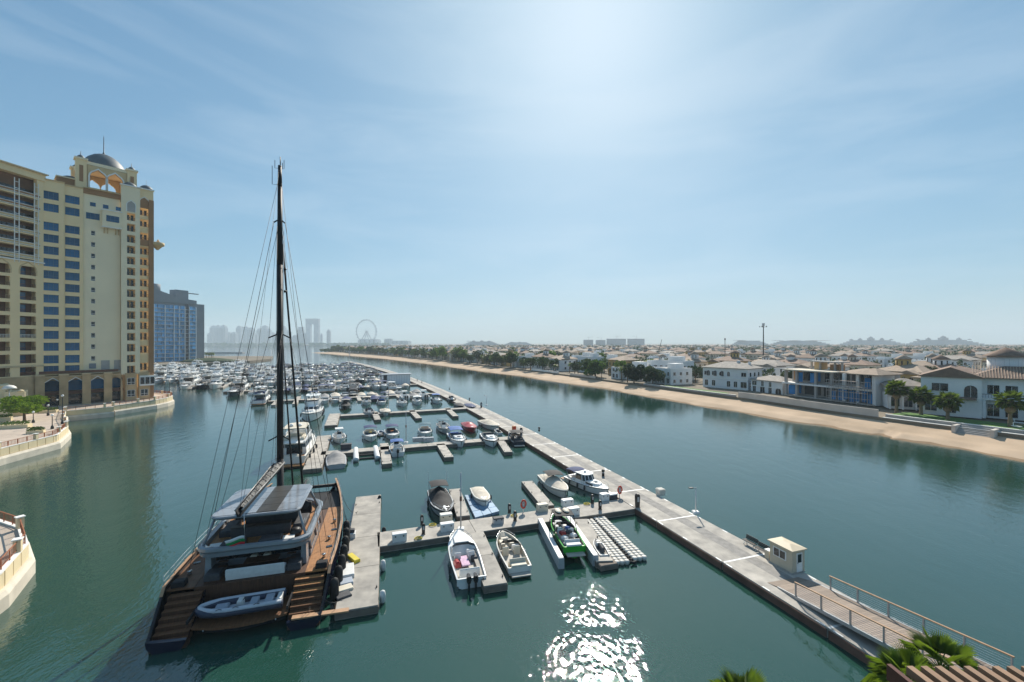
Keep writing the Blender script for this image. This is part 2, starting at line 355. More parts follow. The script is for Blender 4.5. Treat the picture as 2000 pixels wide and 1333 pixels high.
# ------------------------------------------------------------------ main pier and cross docks
def cx(d): return 36.5 - 0.305*d - 0.00032*d*d
def cdir(d):
    s = -(0.305 + 0.00064*d); v = Vector((s, 1)).normalized(); return v
DOCK_Z = 0.75
pier = thing('concrete_pier', 'long grey concrete pier running down the middle of the water past the guard booth', 'pier', (0, 0, 0))
marks = []
d = 23.0; seg = 0
HW = 2.85
while d < 470:
    ln = 10.0 if d < 150 else 22.0
    t = cdir(d + ln/2); e = d + ln*abs(t.y)
    a, b = Vector((cx(d), d)), Vector((cx(e), e)); tv = (b - a).normalized(); nv = Vector((tv.y, -tv.x)); g = tv*0.05
    def pp(o, u): return ((o + nv*u)[0], (o + nv*u)[1])
    mb = MB(); mb.prism([pp(a + g, -HW), pp(a + g, HW), pp(b - g, HW), pp(b - g, -HW)][::1], -0.5, DOCK_Z)
    sgm = mb.build('dock_segment', M['concrete'], pier)
    for sgn in (-1, 1):
        mb = MB()
        q = [pp(a + g*2, sgn*(HW + 0.003)), pp(a + g*2, sgn*(HW + 0.10)), pp(b - g*2, sgn*(HW + 0.10)), pp(b - g*2, sgn*(HW + 0.003))]
        mb.prism(q if sgn > 0 else q[::-1], -0.3, DOCK_Z - 0.10)
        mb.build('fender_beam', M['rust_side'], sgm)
    mb = MB(); mb.prism([pp(a + g*3, -0.35), pp(a + g*3, 1.05), pp(b - g*3, 1.05), pp(b - g*3, -0.35)], DOCK_Z - 0.05, DOCK_Z + 0.004); mb.build('worn_track', M['concrete_track'], sgm)
    if d < 150:
        mb = MB(); mb.prism([pp(b - g*2, -HW + .1), pp(b - g*2, HW - .1), pp(b + g*2, HW - .1), pp(b + g*2, -HW + .1)], DOCK_Z - 0.05, DOCK_Z + 0.005); mb.build('joint_strip', M['white_paint'], sgm)
        for sgn in (-1, 1):
            for f in (0.03, 0.5, 0.9):
                mb = MB(); o = a + (b - a)*f; mb.prism([pp(o, sgn*HW - .18 if sgn > 0 else -HW + .02), pp(o, sgn*HW - .02 if sgn > 0 else -HW + .18), pp(o + tv*.7, sgn*HW - .02 if sgn > 0 else -HW + .18), pp(o + tv*.7, sgn*HW - .18 if sgn > 0 else -HW + .02)], DOCK_Z - 0.02, DOCK_Z + 0.006)
                mb.build('edge_mark', M['white_paint'], sgm)
    d = e; seg += 1
def frame(d):
    t = cdir(d); p = Vector((cx(d), d)) - Vector((t.y, -t.x))*HW
    return p, Vector((-t.y, t.x)), t           # start on the pier's edge, unit vector along the cross dock, unit vector away from the camera
ROWS = [(57.2, 31.6), (97.0, 40.6), (140, 38), (181, 66), (221, 84), (258, 108), (297, 140), (338, 168), (380, 185), (424, 190)]
def slab(P, e, n, u0, u1, v0, v1, seglen, parent, wide=True):
    k = max(1, round((u1 - u0)/seglen)); st = (u1 - u0)/k
    for i in range(k):
        a, b = u0 + st*i + 0.03, u0 + st*(i + 1) - 0.03
        q = [P + e*a + n*v0, P + e*b + n*v0, P + e*b + n*v1, P + e*a + n*v1]
        ar = sum(q[j][0]*q[(j + 1) % 4][1] - q[(j + 1) % 4][0]*q[j][1] for j in range(4))
        if ar < 0: q = q[::-1]
        s_ = MB().prism([(p[0], p[1]) for p in q], -0.35, DOCK_Z - .06).build('dock_segment', M['concrete'], parent)
        c = sum(q, Vector((0, 0)))/4; q2 = [c + (p - c)*1.0 + (p - c).normalized()*0.09 for p in q]
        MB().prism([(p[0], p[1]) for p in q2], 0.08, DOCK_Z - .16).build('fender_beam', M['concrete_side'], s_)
ORD = ['first', 'second', 'third', 'fourth', 'fifth', 'sixth', 'seventh', 'eighth', 'ninth', 'tenth']
rlab = ['first cross dock, nearest the camera, with white storage boxes along it', 'second cross dock out from the camera, reaching the covered grey boat', 'third cross dock out from the camera, past the white flybridge yacht', 'fourth cross dock out from the camera, below the grey pavilion']
finger_i = 0
for k, (d0, ln) in enumerate(ROWS):
    P, e, n = frame(d0); hw = 1.75 if k == 0 else 1.4
    dk = thing('floating_dock', rlab[k] if k < 4 else '%s cross dock out from the camera, lined with moored boats' % ORD[k], 'dock', group='cross docks of the marina')
    slab(P, e, n, 0, ln, -hw, hw, 10 if k < 4 else 30, dk)
# ------------------------------------------------------------------ boat builders (local frame: bow along +Y, z = 0 at the waterline)
def smooth01(x): x = max(0, min(1, x)); return x*x*(3 - 2*x)
def hw_at(t, B):
    return B/2*(0.90 + 0.10*min(1, t/.35)) if t < .5 else B/2*max(0.015, 1 - ((t - .5)/.5)**2.3)**.8
def sheer_at(t, fb): return fb*(0.92 + 0.36*t*t)
def hull(k, L, B, fb, mh, md, fore=0.55, sole=0.35, gun=0.12, band=None, n=14):
    H, D = [], []; bands = [[], []]
    for i in range(n + 1):
        t = i/n; t = t if t < .7 else .7 + .3*(1 - max(0, 1 - (t - .7)/.3)**1.5)
        y = -L/2 + L*t; w = hw_at(t, B); z = sheer_at(t, fb); g = min(w*.5, gun); rk = 0.07*L*max(0, (t - .75)/.25)**2
        zz = sole + (z + .01 - sole)*smooth01((t - fore)/.07); cr = 0.05*B*(1 if t > fore else 0.02)*w/(B/2)
        q = min(w*.92, w - 0.02); ch = w*(0.86 if t < .6 else 0.86 - .25*(t - .6)/.4)
        H.append([(-(w - g), y, z + .02), (-w, y, z), (-ch, y - rk*.6, 0.10*fb), (0, y - rk, -0.35), (ch, y - rk*.6, 0.10*fb), (w, y, z), (w - g, y, z + .02)])
        D.append([(-(w - g), y, z + .018), (-(w - g)*.97, y, zz), (0, y, zz + cr), ((w - g)*.97, y, zz), (w - g, y, z + .018)])
        for s_, bl in ((-1, bands[0]), (1, bands[1])):
            bl.append([(s_*(w + .012), y, z - .03), (s_*(w + .012 - (w - ch)*.22), y - rk*.12, z - .03 - .2*fb)])
    h = k.mb('hull', mh).loft(H)
    w = hw_at(0, B); z = sheer_at(0, fb)
    h.add([(-w, -L/2, z), (-w*.86, -L/2, .1*fb), (0, -L/2, -.35), (w*.86, -L/2, .1*fb), (w, -L/2, z)], [(0, 1, 2, 3, 4)])
    h.box((0, -L/2 + .09, (z + sole)/2 - .02), (2*w - .04, .16, z - sole + .02))
    k.mb('deck', md).loft(D)
    if band:
        b = k.mb('stripe', band)
        for bl in bands: b.loft(bl)
def strip(mb, pts, z0, z1, lean=0.25, th=0.03):
    """an upright band along pts leaning aft (towards -Y) by lean at its top"""
    P0 = [Vector((p[0], p[1], z0)) for p in pts]; secs = []
    for p in P0:
        q = Vector((p.x*.92, p.y - lean, z1)); secs.append([p, q, q - Vector((0, th, 0)), p - Vector((0, th, 0))])
    mb.loft(secs, closed=True, caps=True)
def outline(y0, y1, w, r, wa=None):
    wa = wa or w
    return [(-wa, y0), (wa, y0), (w, y1 - 1.6*r), (w*.80, y1 - .5*r), (w*.34, y1), (-w*.34, y1), (-w*.80, y1 - .5*r), (-w, y1 - 1.6*r)]
def canopy(k, mat, y0, y1, w, z, zf, name='bimini_top', legs=4):
    b = k.mb(name, mat); secs = []
    for i in range(6):
        f = i/5; y = y0 + (y1 - y0)*f; a = z + 0.12*sin(pi*f); row = []
        for j in range(7):
            x = -w + 2*w*j/6; row.append((x, y, a + 0.14*(1 - (x/w)**2)))
        secs.append(row + [(p[0], p[1], p[2] - .05) for p in reversed(row)])
    b.loft(secs, closed=True, caps=True, smooth=False)
    for s_ in (-1, 1):
        for yy, yb in ((y0 + .1, (y0 + y1)/2 - .3), (y1 - .1, (y0 + y1)/2 + .3)):
            k.mb('canopy_pole', M['chrome']).tube([(s_*w*.97, yy, z), (s_*w*1.02, yb, zf)], .025, 5)
def outboard(k, x, y, z, mat, s=1.0):
    b = k.mb('outboard_motor', mat)
    b.loft([[(x + s*a*.5*c1, y + s*(b0 + .1), z + s*h) for c1, b0 in ((-1, -.30), (-.7, .26), (.7, .26), (1, -.30), (.7, -.42), (-.7, -.42))] for a, h in ((.34, -.05), (.46, .15), (.44, .45), (.30, .58))], closed=True, caps=True)
    b.box((x, y - .02, z - .45*s), (.16*s, .34*s, .85*s))
def seat(k, x, y, z, w, d, h, mat, back=True, name='seat', flip=1):
    b = k.mb(name, mat); b.box((x, y, z + h*.5), (w, d, h), bev=.05)
    if back: b.box((x, y - flip*(d*.5 - .09), z + h + .22), (w, .18, .5), bev=.06)
def fender(k, x, y, z, mat, r=.13, l=.6):
    k.mb('fender', mat).lathe([(.03, l/2 + .06), (r*.7, l/2), (r, l*.3), (r, -l*.3), (r*.7, -l/2), (.03, -l/2 - .05)], (x, y, z), 8)
def rail(k, L, B, fb, t0, t1, h=.55, n=7):
    b = k.mb('bow_rail', M['chrome']); pl, pr = [], []
    for i in range(n + 1):
        t = t0 + (t1 - t0)*i/n; w = hw_at(t, B)*.95; y = -L/2 + L*t; z = sheer_at(t, fb)
        for s_, q in ((-1, pl), (1, pr)):
            q.append((s_*w, y, z + h)); b.tube([(s_*w, y, z), (s_*w, y, z + h)], .018, 4)
    b.tube(pl + pr[::-1], .022, 5)
def open_boat(L=7.5, B=2.6, fb=.85, mh='gelcoat', md='gelcoat', top=None, motors=1, console=True, seats='seat_light', band=None, bowrider=False, inboard=False, motor='black_hull', clutter=None):
    k = Kit(); hull(k, L, B, fb, M[mh], M[md], fore=.86 if bowrider or console else .58, sole=.32, band=M[band] if band else None)
    Y = lambda t: -L/2 + L*t
    k.mb('cockpit_floor', M['sole']).box((0, Y(.42), .345), (B*.72, L*.62, .03))
    if console:
        c = k.mb('console', M['gelcoat']); c.box((0, Y(.52), .85), (.95, .9, 1.0), tx=.85, ty=.7, bev=.06)
        strip(k.mb('windshield', M['dark_glass']), [(-.42, Y(.52) + .1), (-.3, Y(.52) + .36), (.3, Y(.52) + .36), (.42, Y(.52) + .1)], 1.3, 1.75, .18)
        seat(k, 0, Y(.36), .34, 1.1, .5, .5, M[seats])
    else:
        wy = Y(.60); w = hw_at(.55, B)*.86
        strip(k.mb('windshield', M['dark_glass']), [(-w, wy - .9), (-w*.93, wy), (-w*.55, wy + .45), (w*.55, wy + .45), (w*.93, wy), (w, wy - .9)], sheer_at(.6, fb), sheer_at(.6, fb) + .42, .3)
        for s_ in (-1, 1): seat(k, s_*B*.23, Y(.47), .34, .62, .55, .42, M[seats])
        k.mb('helm', M['gelcoat']).box((B*.23, Y(.545), .72), (.75, .4, .6), ty=.6, bev=.05)
    if bowrider:
        for s_ in (-1, 1): k.mb('bow_seat', M[seats]).box((s_*B*.19, Y(.74), .55), (.5, L*.16, .42), bev=.06)
        k.mb('bow_seat', M[seats]).box((0, Y(.85), .58), (.9, .5, .45), bev=.06)
    seat(k, 0, Y(.14), .34, B*.62, .6, .42, M[seats], name='stern_bench')
    if inboard:
        k.mb('sunpad', M[seats]).box((0, Y(.055), fb*.95), (B*.6, L*.10, .22), bev=.07)
        k.mb('swim_platform', M['sole']).box((0, -L/2 - .35, .25), (B*.72, .75, .10), bev=.03)
    else:
        for i in range(motors): outboard(k, (i - (motors - 1)/2)*.62, -L/2 - .22, .75, M[motor], .95)
    if top == 'ttop':
        b = k.mb('hard_top', M['white_plastic']); b.box((0, Y(.46), 2.3), (B*.62, L*.26, .10), bev=.04)
        for sx in (-1, 1):
            for sy in (.36, .56): k.mb('top_post', M['chrome']).tube([(sx*.5, Y(sy), .5), (sx*.6, Y(.46) + (sy - .46)*L*.9, 2.26)], .03, 5)
    elif top: canopy(k, M[top], Y(.22), Y(.56), B*.44, 2.1, sheer_at(.4, fb))
    rail(k, L, B, fb, .74, .95, .25, 4)
    k.mb('rub_rail', M['rubber']).tube([(s*hw_at(t, B)*1.005, Y(t), sheer_at(t, fb) - .02) for s, t in [(-1, i/10) for i in range(11)] + [(1, 1 - i/10) for i in range(11)]], .03, 4)
    fender(k, -B/2 - .12, Y(.3), .4, M['seat_dark']); fender(k, B/2 + .12, Y(.45), .4, M['white_plastic'])
    if clutter:
        rr = random.Random(int(L*10))
        for i, (mtn, nm) in enumerate(clutter): k.mb(nm, M[mtn]).box((rr.uniform(-.7, .7), Y(.22 + .07*i), .62), (rr.uniform(.5, .9), rr.uniform(.5, .9), .35), rr.uniform(0, 1), .8, .8, .08)
    return k
def covered_boat(L=7, B=2.5, fb=.8, mh='gelcoat', mc='cream_canvas', top=None, ridge=.55, peak=.45, motor=False, seed=1):
    k = Kit(); hull(k, L, B, fb, M[mh], M['gelcoat'], fore=.6, sole=.35); rr = random.Random(seed)
    b = k.mb('boat_cover', M[mc]); n = 16; secs = []
    for i in range(n + 1):
        t = 0.01 + .97*i/n; y = -L/2 + L*t; w = hw_at(t, B) + .04; z = sheer_at(t, fb)
        rz = ridge*math.exp(-((t - peak)/.28)**2)*(0.85 + .15*sin(i*1.9)) + .05; row = []
        for j in range(9):
            u = -1 + 2*j/8; row.append((u*w*1.01, y, z + (-.16 if abs(u) == 1 else 0) + rz*(1 - abs(u)**1.5) + rr.uniform(-.03, .03)*(1 - abs(u))))
        secs.append(row)
    b.loft(secs, smooth=True)
    b.add(secs[0], [tuple(range(8, -1, -1))]); b.add(secs[-1], [tuple(range(9))])
    if top: canopy(k, M[top], -L*.22, L*.06, B*.42, 2.25, fb)
    if motor: outboard(k, 0, -L/2 - .2, .7, M['black_hull'], .9)
    k.mb('rub_rail', M['rubber']).tube([(s*(hw_at(t, B) + .05), -L/2 + L*t, sheer_at(t, fb) - .2) for s, t in [(-1, i/10) for i in range(11)] + [(1, 1 - i/10) for i in range(11)]], .03, 4)
    fender(k, B/2 + .14, -L*.1, .4, M['seat_dark']); fender(k, -B/2 - .14, L*.12, .4, M['seat_dark'])
    return k
def cruiser(L=11, B=3.5, fb=1.25, mh='gelcoat', top='navy_canvas', arch=True, hard=False, band=None, seats='seat_light', house=False):
    k = Kit(); hull(k, L, B, fb, M[mh], M['gelcoat'], fore=.46, sole=.6, gun=.22, band=M[band] if band else None)
    Y = lambda t: -L/2 + L*t
    zt = sheer_at(.6, fb)
    tr = k.mb('cabin_trunk', M['gelcoat'])
    tr.prism(outline(Y(.5), Y(.86), B*.34, .9), zt - .1, zt + .45, outline(Y(.52), Y(.80), B*.27, .8))
    for s_ in (-1, 1): k.mb('side_window', M['dark_glass']).prism([(s_*B*.30, Y(.56)), (s_*B*.345, Y(.56)), (s_*B*.345, Y(.72)), (s_*B*.29, Y(.72))][::s_], zt + .08, zt + .28)
    k.mb('deck_hatch', M['dark_glass']).box((0, Y(.70), zt + .46), (.6, .6, .06))
    w = hw_at(.5, B)*.86
    if house:
        o0, o1 = outline(Y(.30), Y(.585), w*.92, .5), outline(Y(.32), Y(.54), w*.80, .4)
        k.mb('wheelhouse', M['gelcoat']).prism(o0, fb*.9, zt + .35, o0); k.mb('wheelhouse_window', M['dark_glass']).prism(o0, zt + .352, zt + 1.15, o1)
        for i in range(8):
            a, c = o0[i], o1[i]; k.mb('window_post', M['gelcoat']).tube([(a[0], a[1], zt + .33), (c[0]*1.01, c[1]*1.0, zt + 1.17)], .06, 4)
        k.mb('wheelhouse_roof', M['gelcoat']).prism(outline(Y(.27), Y(.56), w*.86, .4), zt + 1.152, zt + 1.26)
        k.mb('roof_light', M['white_plastic']).lathe([(.2, 0), (.25, .12), (.1, .26)], (0, Y(.42), zt + 1.26), 10)
    else:
        strip(k.mb('windshield', M['dark_glass']), [(-w, Y(.40)), (-w*.96, Y(.50)), (-w*.6, Y(.565)), (w*.6, Y(.565)), (w*.96, Y(.50)), (w, Y(.40))], zt + .0, zt + .62, .5)
    k.mb('cockpit_floor', M['teak']).box((0, Y(.25), .63), (B*.74, L*.40, .03))
    seat(k, -B*.2, Y(.40), .64, .8, .6, .5, M[seats]); seat(k, B*.2, Y(.40), .64, .8, .6, .5, M[seats], name='helm_seat')
    k.mb('stern_bench', M[seats]).box((0, Y(.09), .92), (B*.66, .7, .55), bev=.1)
    for s_ in (-1, 1): k.mb('side_bench', M[seats]).box((s_*B*.31, Y(.2), .88), (.5, L*.16, .48), bev=.08)
    k.mb('swim_platform', M['teak']).box((0, -L/2 - .5, .35), (B*.80, 1.0, .10), bev=.03)
    if arch and not house:
        a = k.mb('radar_arch', M['gelcoat']); q = []
        for s0, s1 in ((-.06, .06),):
            for f in range(9):
                th = pi*f/8; x = -B*.45*cos(th); z = sheer_at(.3, fb) + 1.55*max(0, sin(th))**.5; q.append([(x, Y(.26) - .35*sin(th), z), (x, Y(.26) + .45 - .35*sin(th), z), (x*.93, Y(.26) + .45 - .35*sin(th), z - .14), (x*.93, Y(.26) - .35*sin(th), z - .14)])
        a.loft(q, closed=True, caps=True)
    if hard:
        k.mb('hard_top', M['gelcoat']).prism(outline(Y(.24), Y(.54), w*.9, .7), zt + 1.25, zt + 1.4)
        for s_ in (-1, 1):
            for t in (.28, .47): k.mb('top_post', M['gelcoat']).tube([(s_*w*.9, Y(t - .02), fb), (s_*w*.82, Y(t), zt + 1.26)], .07, 5)
    elif top: canopy(k, M[top], Y(.06), Y(.30) if house else Y(.46), B*.42, zt + 1.2, fb)
    rail(k, L, B, fb, .5, .97, .5, 8)
    k.mb('rub_rail', M['rubber']).tube([(s*hw_at(t, B)*1.005, Y(t), sheer_at(t, fb) - .1) for s, t in [(-1, i/10) for i in range(11)] + [(1, 1 - i/10) for i in range(11)]], .035, 4)
    for y in (.2, .42, .6):
        for s_ in (-1, 1): fender(k, s_*(hw_at(y, B) + .13), Y(y), .6, M['seat_dark'])
    return k
def yacht(L=18, B=5.2, fb=1.9, mh='gelcoat', dark=False, hard=True, seats='seat_light', tops='gelcoat', wide=False, band=None):
    k = Kit(); hull(k, L, B, fb, M[mh], M['offwhite'], fore=.20, sole=1.15, gun=.25, band=M[band] if band else None)
    Y = lambda t: -L/2 + L*t
    g = M['gelcoat']; zt = sheer_at(.55, fb); w = B*.38
    k.mb('cockpit_floor', M['teak']).box((0, Y(.105), 1.18), (B*.80, L*.17, .03))
    k.mb('swim_platform', M['teak']).box((0, -L/2 - .8, .42), (B*.86, 1.6, .16), bev=.04)
    k.mb('stern_bench', M[seats]).box((0, Y(.04), 1.5), (B*.55, .8, .65), bev=.1)
    # saloon: sill, dark glazing with posts, head
    z0, z1, z2, z3 = 1.15, zt + .55, zt + 1.35, zt + 1.75
    o0 = outline(Y(.20), Y(.72), w, 1.6); o1 = outline(Y(.20), Y(.70), w*.97, 1.6); o2 = outline(Y(.21), Y(.63), w*.88, 1.4); o3 = outline(Y(.21), Y(.60), w*.86, 1.4)
    k.mb('saloon', g).prism(o0, z0, z1, o1); k.mb('saloon_window', M['dark_glass']).prism(o1, z1 + .002, z2, o2); k.mb('saloon_head', g).prism(o2, z2 + .002, z3, o3)
    pb = k.mb('window_post', g)
    for f in (.0, .28, .5, .72, 1):
        for s_ in (-1, 1):
            a = (s_*w*.985, Y(.20) + f*(L*.36)); c = (s_*w*.895, Y(.21) + f*(L*.33)); pb.tube([(a[0], a[1], z1 - .02), (c[0], c[1], z2 + .02)], .09, 4)
    for x in (-.34, .34): pb.tube([(x*w, Y(.70) + .03, z1 - .02), (x*w*.9, Y(.63) + .03, z2 + .02)], .06, 4)
    k.mb('aft_door', M['dark_glass']).box((0, Y(.20) - .03, z0 + .98), (w*1.3, .06, 1.9))
    k.mb('foredeck_trunk', g).prism(outline(Y(.68), Y(.88), B*.26, 1.0), sheer_at(.75, fb) - .1, sheer_at(.75, fb) + .5, outline(Y(.68), Y(.85), B*.22, .9))
    k.mb('sunpad', M[seats]).box((0, Y(.755), sheer_at(.75, fb) + .54), (B*.34, L*.10, .14), bev=.04)
    for s_ in (-1, 1):
        for t in (.30, .45, .60): k.mb('porthole', M['dark_glass']).box((s_*hw_at(t, B)*.965, Y(t), fb*.62), (.10, .85, .24))
    # flybridge
    f0 = outline(Y(.06), Y(.60), w*1.0, 1.5); f1 = outline(Y(.05), Y(.58), w*1.06, 1.4)
    k.mb('flybridge_deck', g).prism(f0, z3 + .002, z3 + .24, f1)
    co = k.mb('flybridge_coaming', g); q = []
    ring = [p for p in f1[2:]] + [f1[0]]; ring = [f1[1]] + f1[2:] + [f1[0]]
    for p in ring:
        v = Vector((p[0], p[1])); inn = v*1.0; inn.x *= .93; inn.y = Y(.3) + (v.y - Y(.3))*.95
        hgt = .75 if p[1] > Y(.15) else .25
        q.append([(v.x, v.y, z3 + .236), (v.x*1.02, v.y, z3 + .236 + hgt), (inn.x, inn.y, z3 + .236 + hgt), (inn.x, inn.y, z3 + .236)])
    co.loft(q, closed=True, caps=True)
    k.mb('flybridge_seat', M[seats]).box((0, Y(.38), z3 + .50), (w*1.3, .8, .5), bev=.1)
    for s_ in (-1, 1): k.mb('flybridge_seat', M[seats]).box((s_*w*.68, Y(.25), z3 + .48), (.7, L*.16, .48), bev=.1)
    k.mb('helm', g).box((0, Y(.50), z3 + .65), (w*1.0, .7, .8), ty=.5, bev=.08)
    strip(k.mb('flybridge_windscreen', M['dark_glass']), [(-w*.9, Y(.48)), (-w*.72, Y(.545)), (w*.72, Y(.545)), (w*.9, Y(.48))], z3 + .98, z3 + 1.35, .3)
    zr = z3 + 2.35
    if hard:
        k.mb('hard_top', M[tops]).prism(outline(Y(.16), Y(.50), w*.94, 1.2), zr, zr + .16)
        for s_ in (-1, 1):
            for t, tt in ((.24, .27), (.44, .46)): k.mb('top_post', g).tube([(s_*w*.99, Y(t), z3 + .6), (s_*w*.8, Y(tt), zr + .02)], .11, 5)
    else:
        a = k.mb('radar_arch', g); q = []
        for f in range(9):
            th = pi*f/8; x = -w*1.02*cos(th); z = z3 + .5 + 1.5*max(0, sin(th))**.45; q.append([(x, Y(.2) - .5*sin(th), z), (x, Y(.2) + .7 - .5*sin(th), z), (x*.92, Y(.2) + .7 - .5*sin(th), z - .2), (x*.92, Y(.2) - .5*sin(th), z - .2)])
        a.loft(q, closed=True, caps=True); zr = z3 + 1.9
    k.mb('radar_dome', M['white_plastic']).lathe([(.3, 0), (.42, .14), (.36, .32), (.1, .42)], (w*.35, Y(.27), zr + .16), 12)
    k.mb('radar_dome', M['white_plastic']).lathe([(.25, 0), (.36, .12), (.3, .4), (.1, .5)], (-w*.35, Y(.27), zr + .16), 12)
    k.mb('antenna', M['white_plastic']).tube([(0, Y(.3), zr + .1), (0, Y(.28), zr + 2.2)], .04, 5)
    rail(k, L, B, fb, .45, .97, .75, 10)
    k.mb('rub_rail', M['rubber']).tube([(s*hw_at(t, B)*1.005, Y(t), sheer_at(t, fb) - .25) for s, t in [(-1, i/10) for i in range(11)] + [(1, 1 - i/10) for i in range(11)]], .06, 4)
    for s_ in (-1, 1):
        for y in (.15, .35, .55): fender(k, s_*(hw_at(y, B) + .2), Y(y), .9, M['seat_dark'], .2, 1.0)
    return k
def sail_boat(L=12, B=3.6):
    k = Kit(); hull(k, L, B, 1.1, M['gelcoat'], M['offwhite'], fore=.3, sole=.7, gun=.2)
    Y = lambda t: -L/2 + L*t
    k.mb('cabin_trunk', M['gelcoat']).prism(outline(Y(.3), Y(.72), B*.28, .8), 1.0, 1.6, outline(Y(.31), Y(.68), B*.24, .7))
    for s_ in (-1, 1): k.mb('side_window', M['dark_glass']).box((s_*B*.27, Y(.48), 1.35), (.08, L*.2, .2))
    k.mb('mast', M['alu']).tube([(0, Y(.55), 1.5), (0, Y(.54), L*1.35)], .11, 6, .07)
    k.mb('boom', M['navy_canvas']).tube([(0, Y(.54), 2.6), (0, Y(.15), 2.5)], .16, 6)
    for s_ in (-1, 1): k.mb('shroud', M['black_metal']).tube([(s_*B*.46, Y(.5), 1.2), (0, Y(.54), L*1.25)], .02, 4)
    k.mb('forestay', M['white_canvas']).tube([(0, Y(.98), 1.5), (0, Y(.55), L*1.25)], .06, 5)
    canopy(k, M['navy_canvas'], Y(.08), Y(.28), B*.32, 2.6, 1.1); rail(k, L, B, 1.1, .3, .97, .5, 7)
    return k
def jet_ski(mh='white_plastic', ms='seat_dark'):
    k = Kit(); hull(k, 3.2, 1.15, .5, M[mh], M['seat_dark'], fore=.45, sole=.3, gun=.1, n=10)
    k.mb('hood', M[mh]).prism(outline(.15, 1.25, .38, .5), .45, .85, outline(.15, .8, .25, .3))
    k.mb('seat', M[ms]).box((0, -.5, .68), (.38, 1.3, .42), tx=.7, ty=.9, bev=.08)
    k.mb('handlebar', M['black_metal']).tube([(-.38, .18, 1.0), (0, .28, .95), (.38, .18, 1.0)], .03, 5)
    return k
def dinghy(L=3.6, B=1.7):
    k = Kit(); r = .22; b = k.mb('tube', M['rib_grey'])
    b.tube([(-B/2 + r, -L/2, .3), (-B/2 + r, L*.2, .3), (-B*.22, L*.43, .36), (0, L/2 - .1, .4), (B*.22, L*.43, .36), (B/2 - r, L*.2, .3), (B/2 - r, -L/2, .3)], r, 8)
    k.mb('floor', M['seat_dark']).box((0, -.1, .18), (B - 2*r, L*.8, .08)); k.mb('bench', M['seat_light']).box((0, -L*.1, .38), (B - 2*r, .3, .08)); outboard(k, 0, -L/2 - .1, .55, M['black_hull'], .6)
    return k
def place(k, name, label, cat, loc, rz, group=None):
    t = thing(name, label, cat, loc, rz, group); k.parts(t); return t
def between(stern_px, bow_px):
    """where a boat lies whose waterline runs from one pixel of the photograph to another: centre, heading, length"""
    a, b = at(*stern_px), at(*bow_px); d = b - a; return ((a + b)/2, atan2(-d.x, d.y), d.length)
# ------------------------------------------------------------------ finger pontoons, T-heads
def finger(a_px, b_px, wd, label, name='finger_pontoon', group=None, zt=None):
    zt = DOCK_Z - .06 if zt is None else zt
    a, b = at(*a_px, zt), at(*b_px, zt); a, b = Vector((a.x, a.y)), Vector((b.x, b.y)); u = (b - a).normalized(); n = Vector((u.y, -u.x))
    t = thing(name, label, 'pontoon', group=group)
    slab(a, u, n, 0, (b - a).length, -wd/2, wd/2, 7, t)
    cl = MB(); ln = (b - a).length
    for f in (.12, .5, .9):
        for s_ in (-1, 1):
            p = a + u*(ln*f) + n*(s_*(wd/2 - .16)); c = MB(); c.tube([(p.x - u.x*.16, p.y - u.y*.16, zt + .13), (p.x + u.x*.16, p.y + u.y*.16, zt + .13)], .035, 5); c.box((p.x, p.y, zt + .06), (.1, .1, .12)); c.build('cleat', M['black_metal'], t)
    return t, a, u, n
finger((720, 968.5), (697, 1189), 3.25, 'wide grey pontoon lying between the black yacht and the first cross dock', 'wide_pontoon')
finger((905, 1008), (888, 955), 1.6, 'pontoon between the black covered boat and the small cream covered one')
finger((1070, 988), (1029, 940), 1.7, 'pontoon beside the cream covered boat with a black sunshade')
finger((926, 1040), (968, 1142), 2.1, 'pontoon between the twin engine boat and the white bowrider')
finger((1133, 1014), (1181, 1096), 1.7, 'pontoon between the green boat and the white float cubes')
finger((633, 851), (610, 916), 2.9, 'wide pontoon beside the grey tarped boat and the cream motor yacht', 'wide_pontoon')
finger((750, 866), (756, 906), 1.7, 'pontoon beside the white lift tubes on the second cross dock')
finger((860, 867), (877, 893), 1.7, 'pontoon beside the white boat with a blue cover')
finger((978, 861), (993, 883), 1.6, 'pontoon beside the navy wakeboat near the concrete pier')
finger((654, 808), (646, 831), 3.0, 'wide pontoon off the bow quarter of the white flybridge yacht', 'wide_pontoon')
finger((731, 804), (738, 820), 1.7, 'pontoon beside the tan boat on the third cross dock')
finger((803, 801), (818, 817), 1.7, 'pontoon on the third cross dock with a bent look, nearest its middle')
finger((873, 797), (890, 813), 1.7, 'pontoon on the third cross dock closest to the concrete pier')
# ------------------------------------------------------------------ boats on the first cross dock
def moor(k, name, label, cat, stern, bow, z=0.0, group=None):
    c, rz, L = between(stern, bow); return place(k, name, label, cat, (c.x, c.y, z), rz, group)
def blen(stern, bow): return between(stern, bow)[2]
k = covered_boat(9.2, 3.0, .95, 'grey_hull', 'black_canvas', None, 1.25, .33, seed=3)
canopy(k, M['black_canvas'], -3.9, -1.3, 1.2, 2.35, .95); rail(k, 9.2, 3.0, .95, .7, .96, .4, 4)
for x in (-1.2, 1.2): k.mb('antenna', M['white_plastic']).tube([(x, -3.6, 1), (x*1.1, -3.9, 3.6)], .025, 4)
moor(k, 'covered_boat', 'grey boat under a full black cover with sunshade frame, first cross dock', 'boat', (853, 968), (872, 1018))
moor(covered_boat(6.0, 2.2, .75, 'offwhite', 'cream_canvas', None, .35, .35, motor=False, seed=5), 'covered_boat', 'small boat under a cream cover resting on a blue floating platform', 'boat', (929, 963), (951, 1001), .35)
a, b = at(917, 987, .35), at(962, 985, .35)
t = thing('boat_float', 'light blue floating platform under the small cream covered boat', 'float')
c0 = [at(907, 966, .4), at(928, 1011, .4), at(976, 998, .4), at(950, 964, .4)]
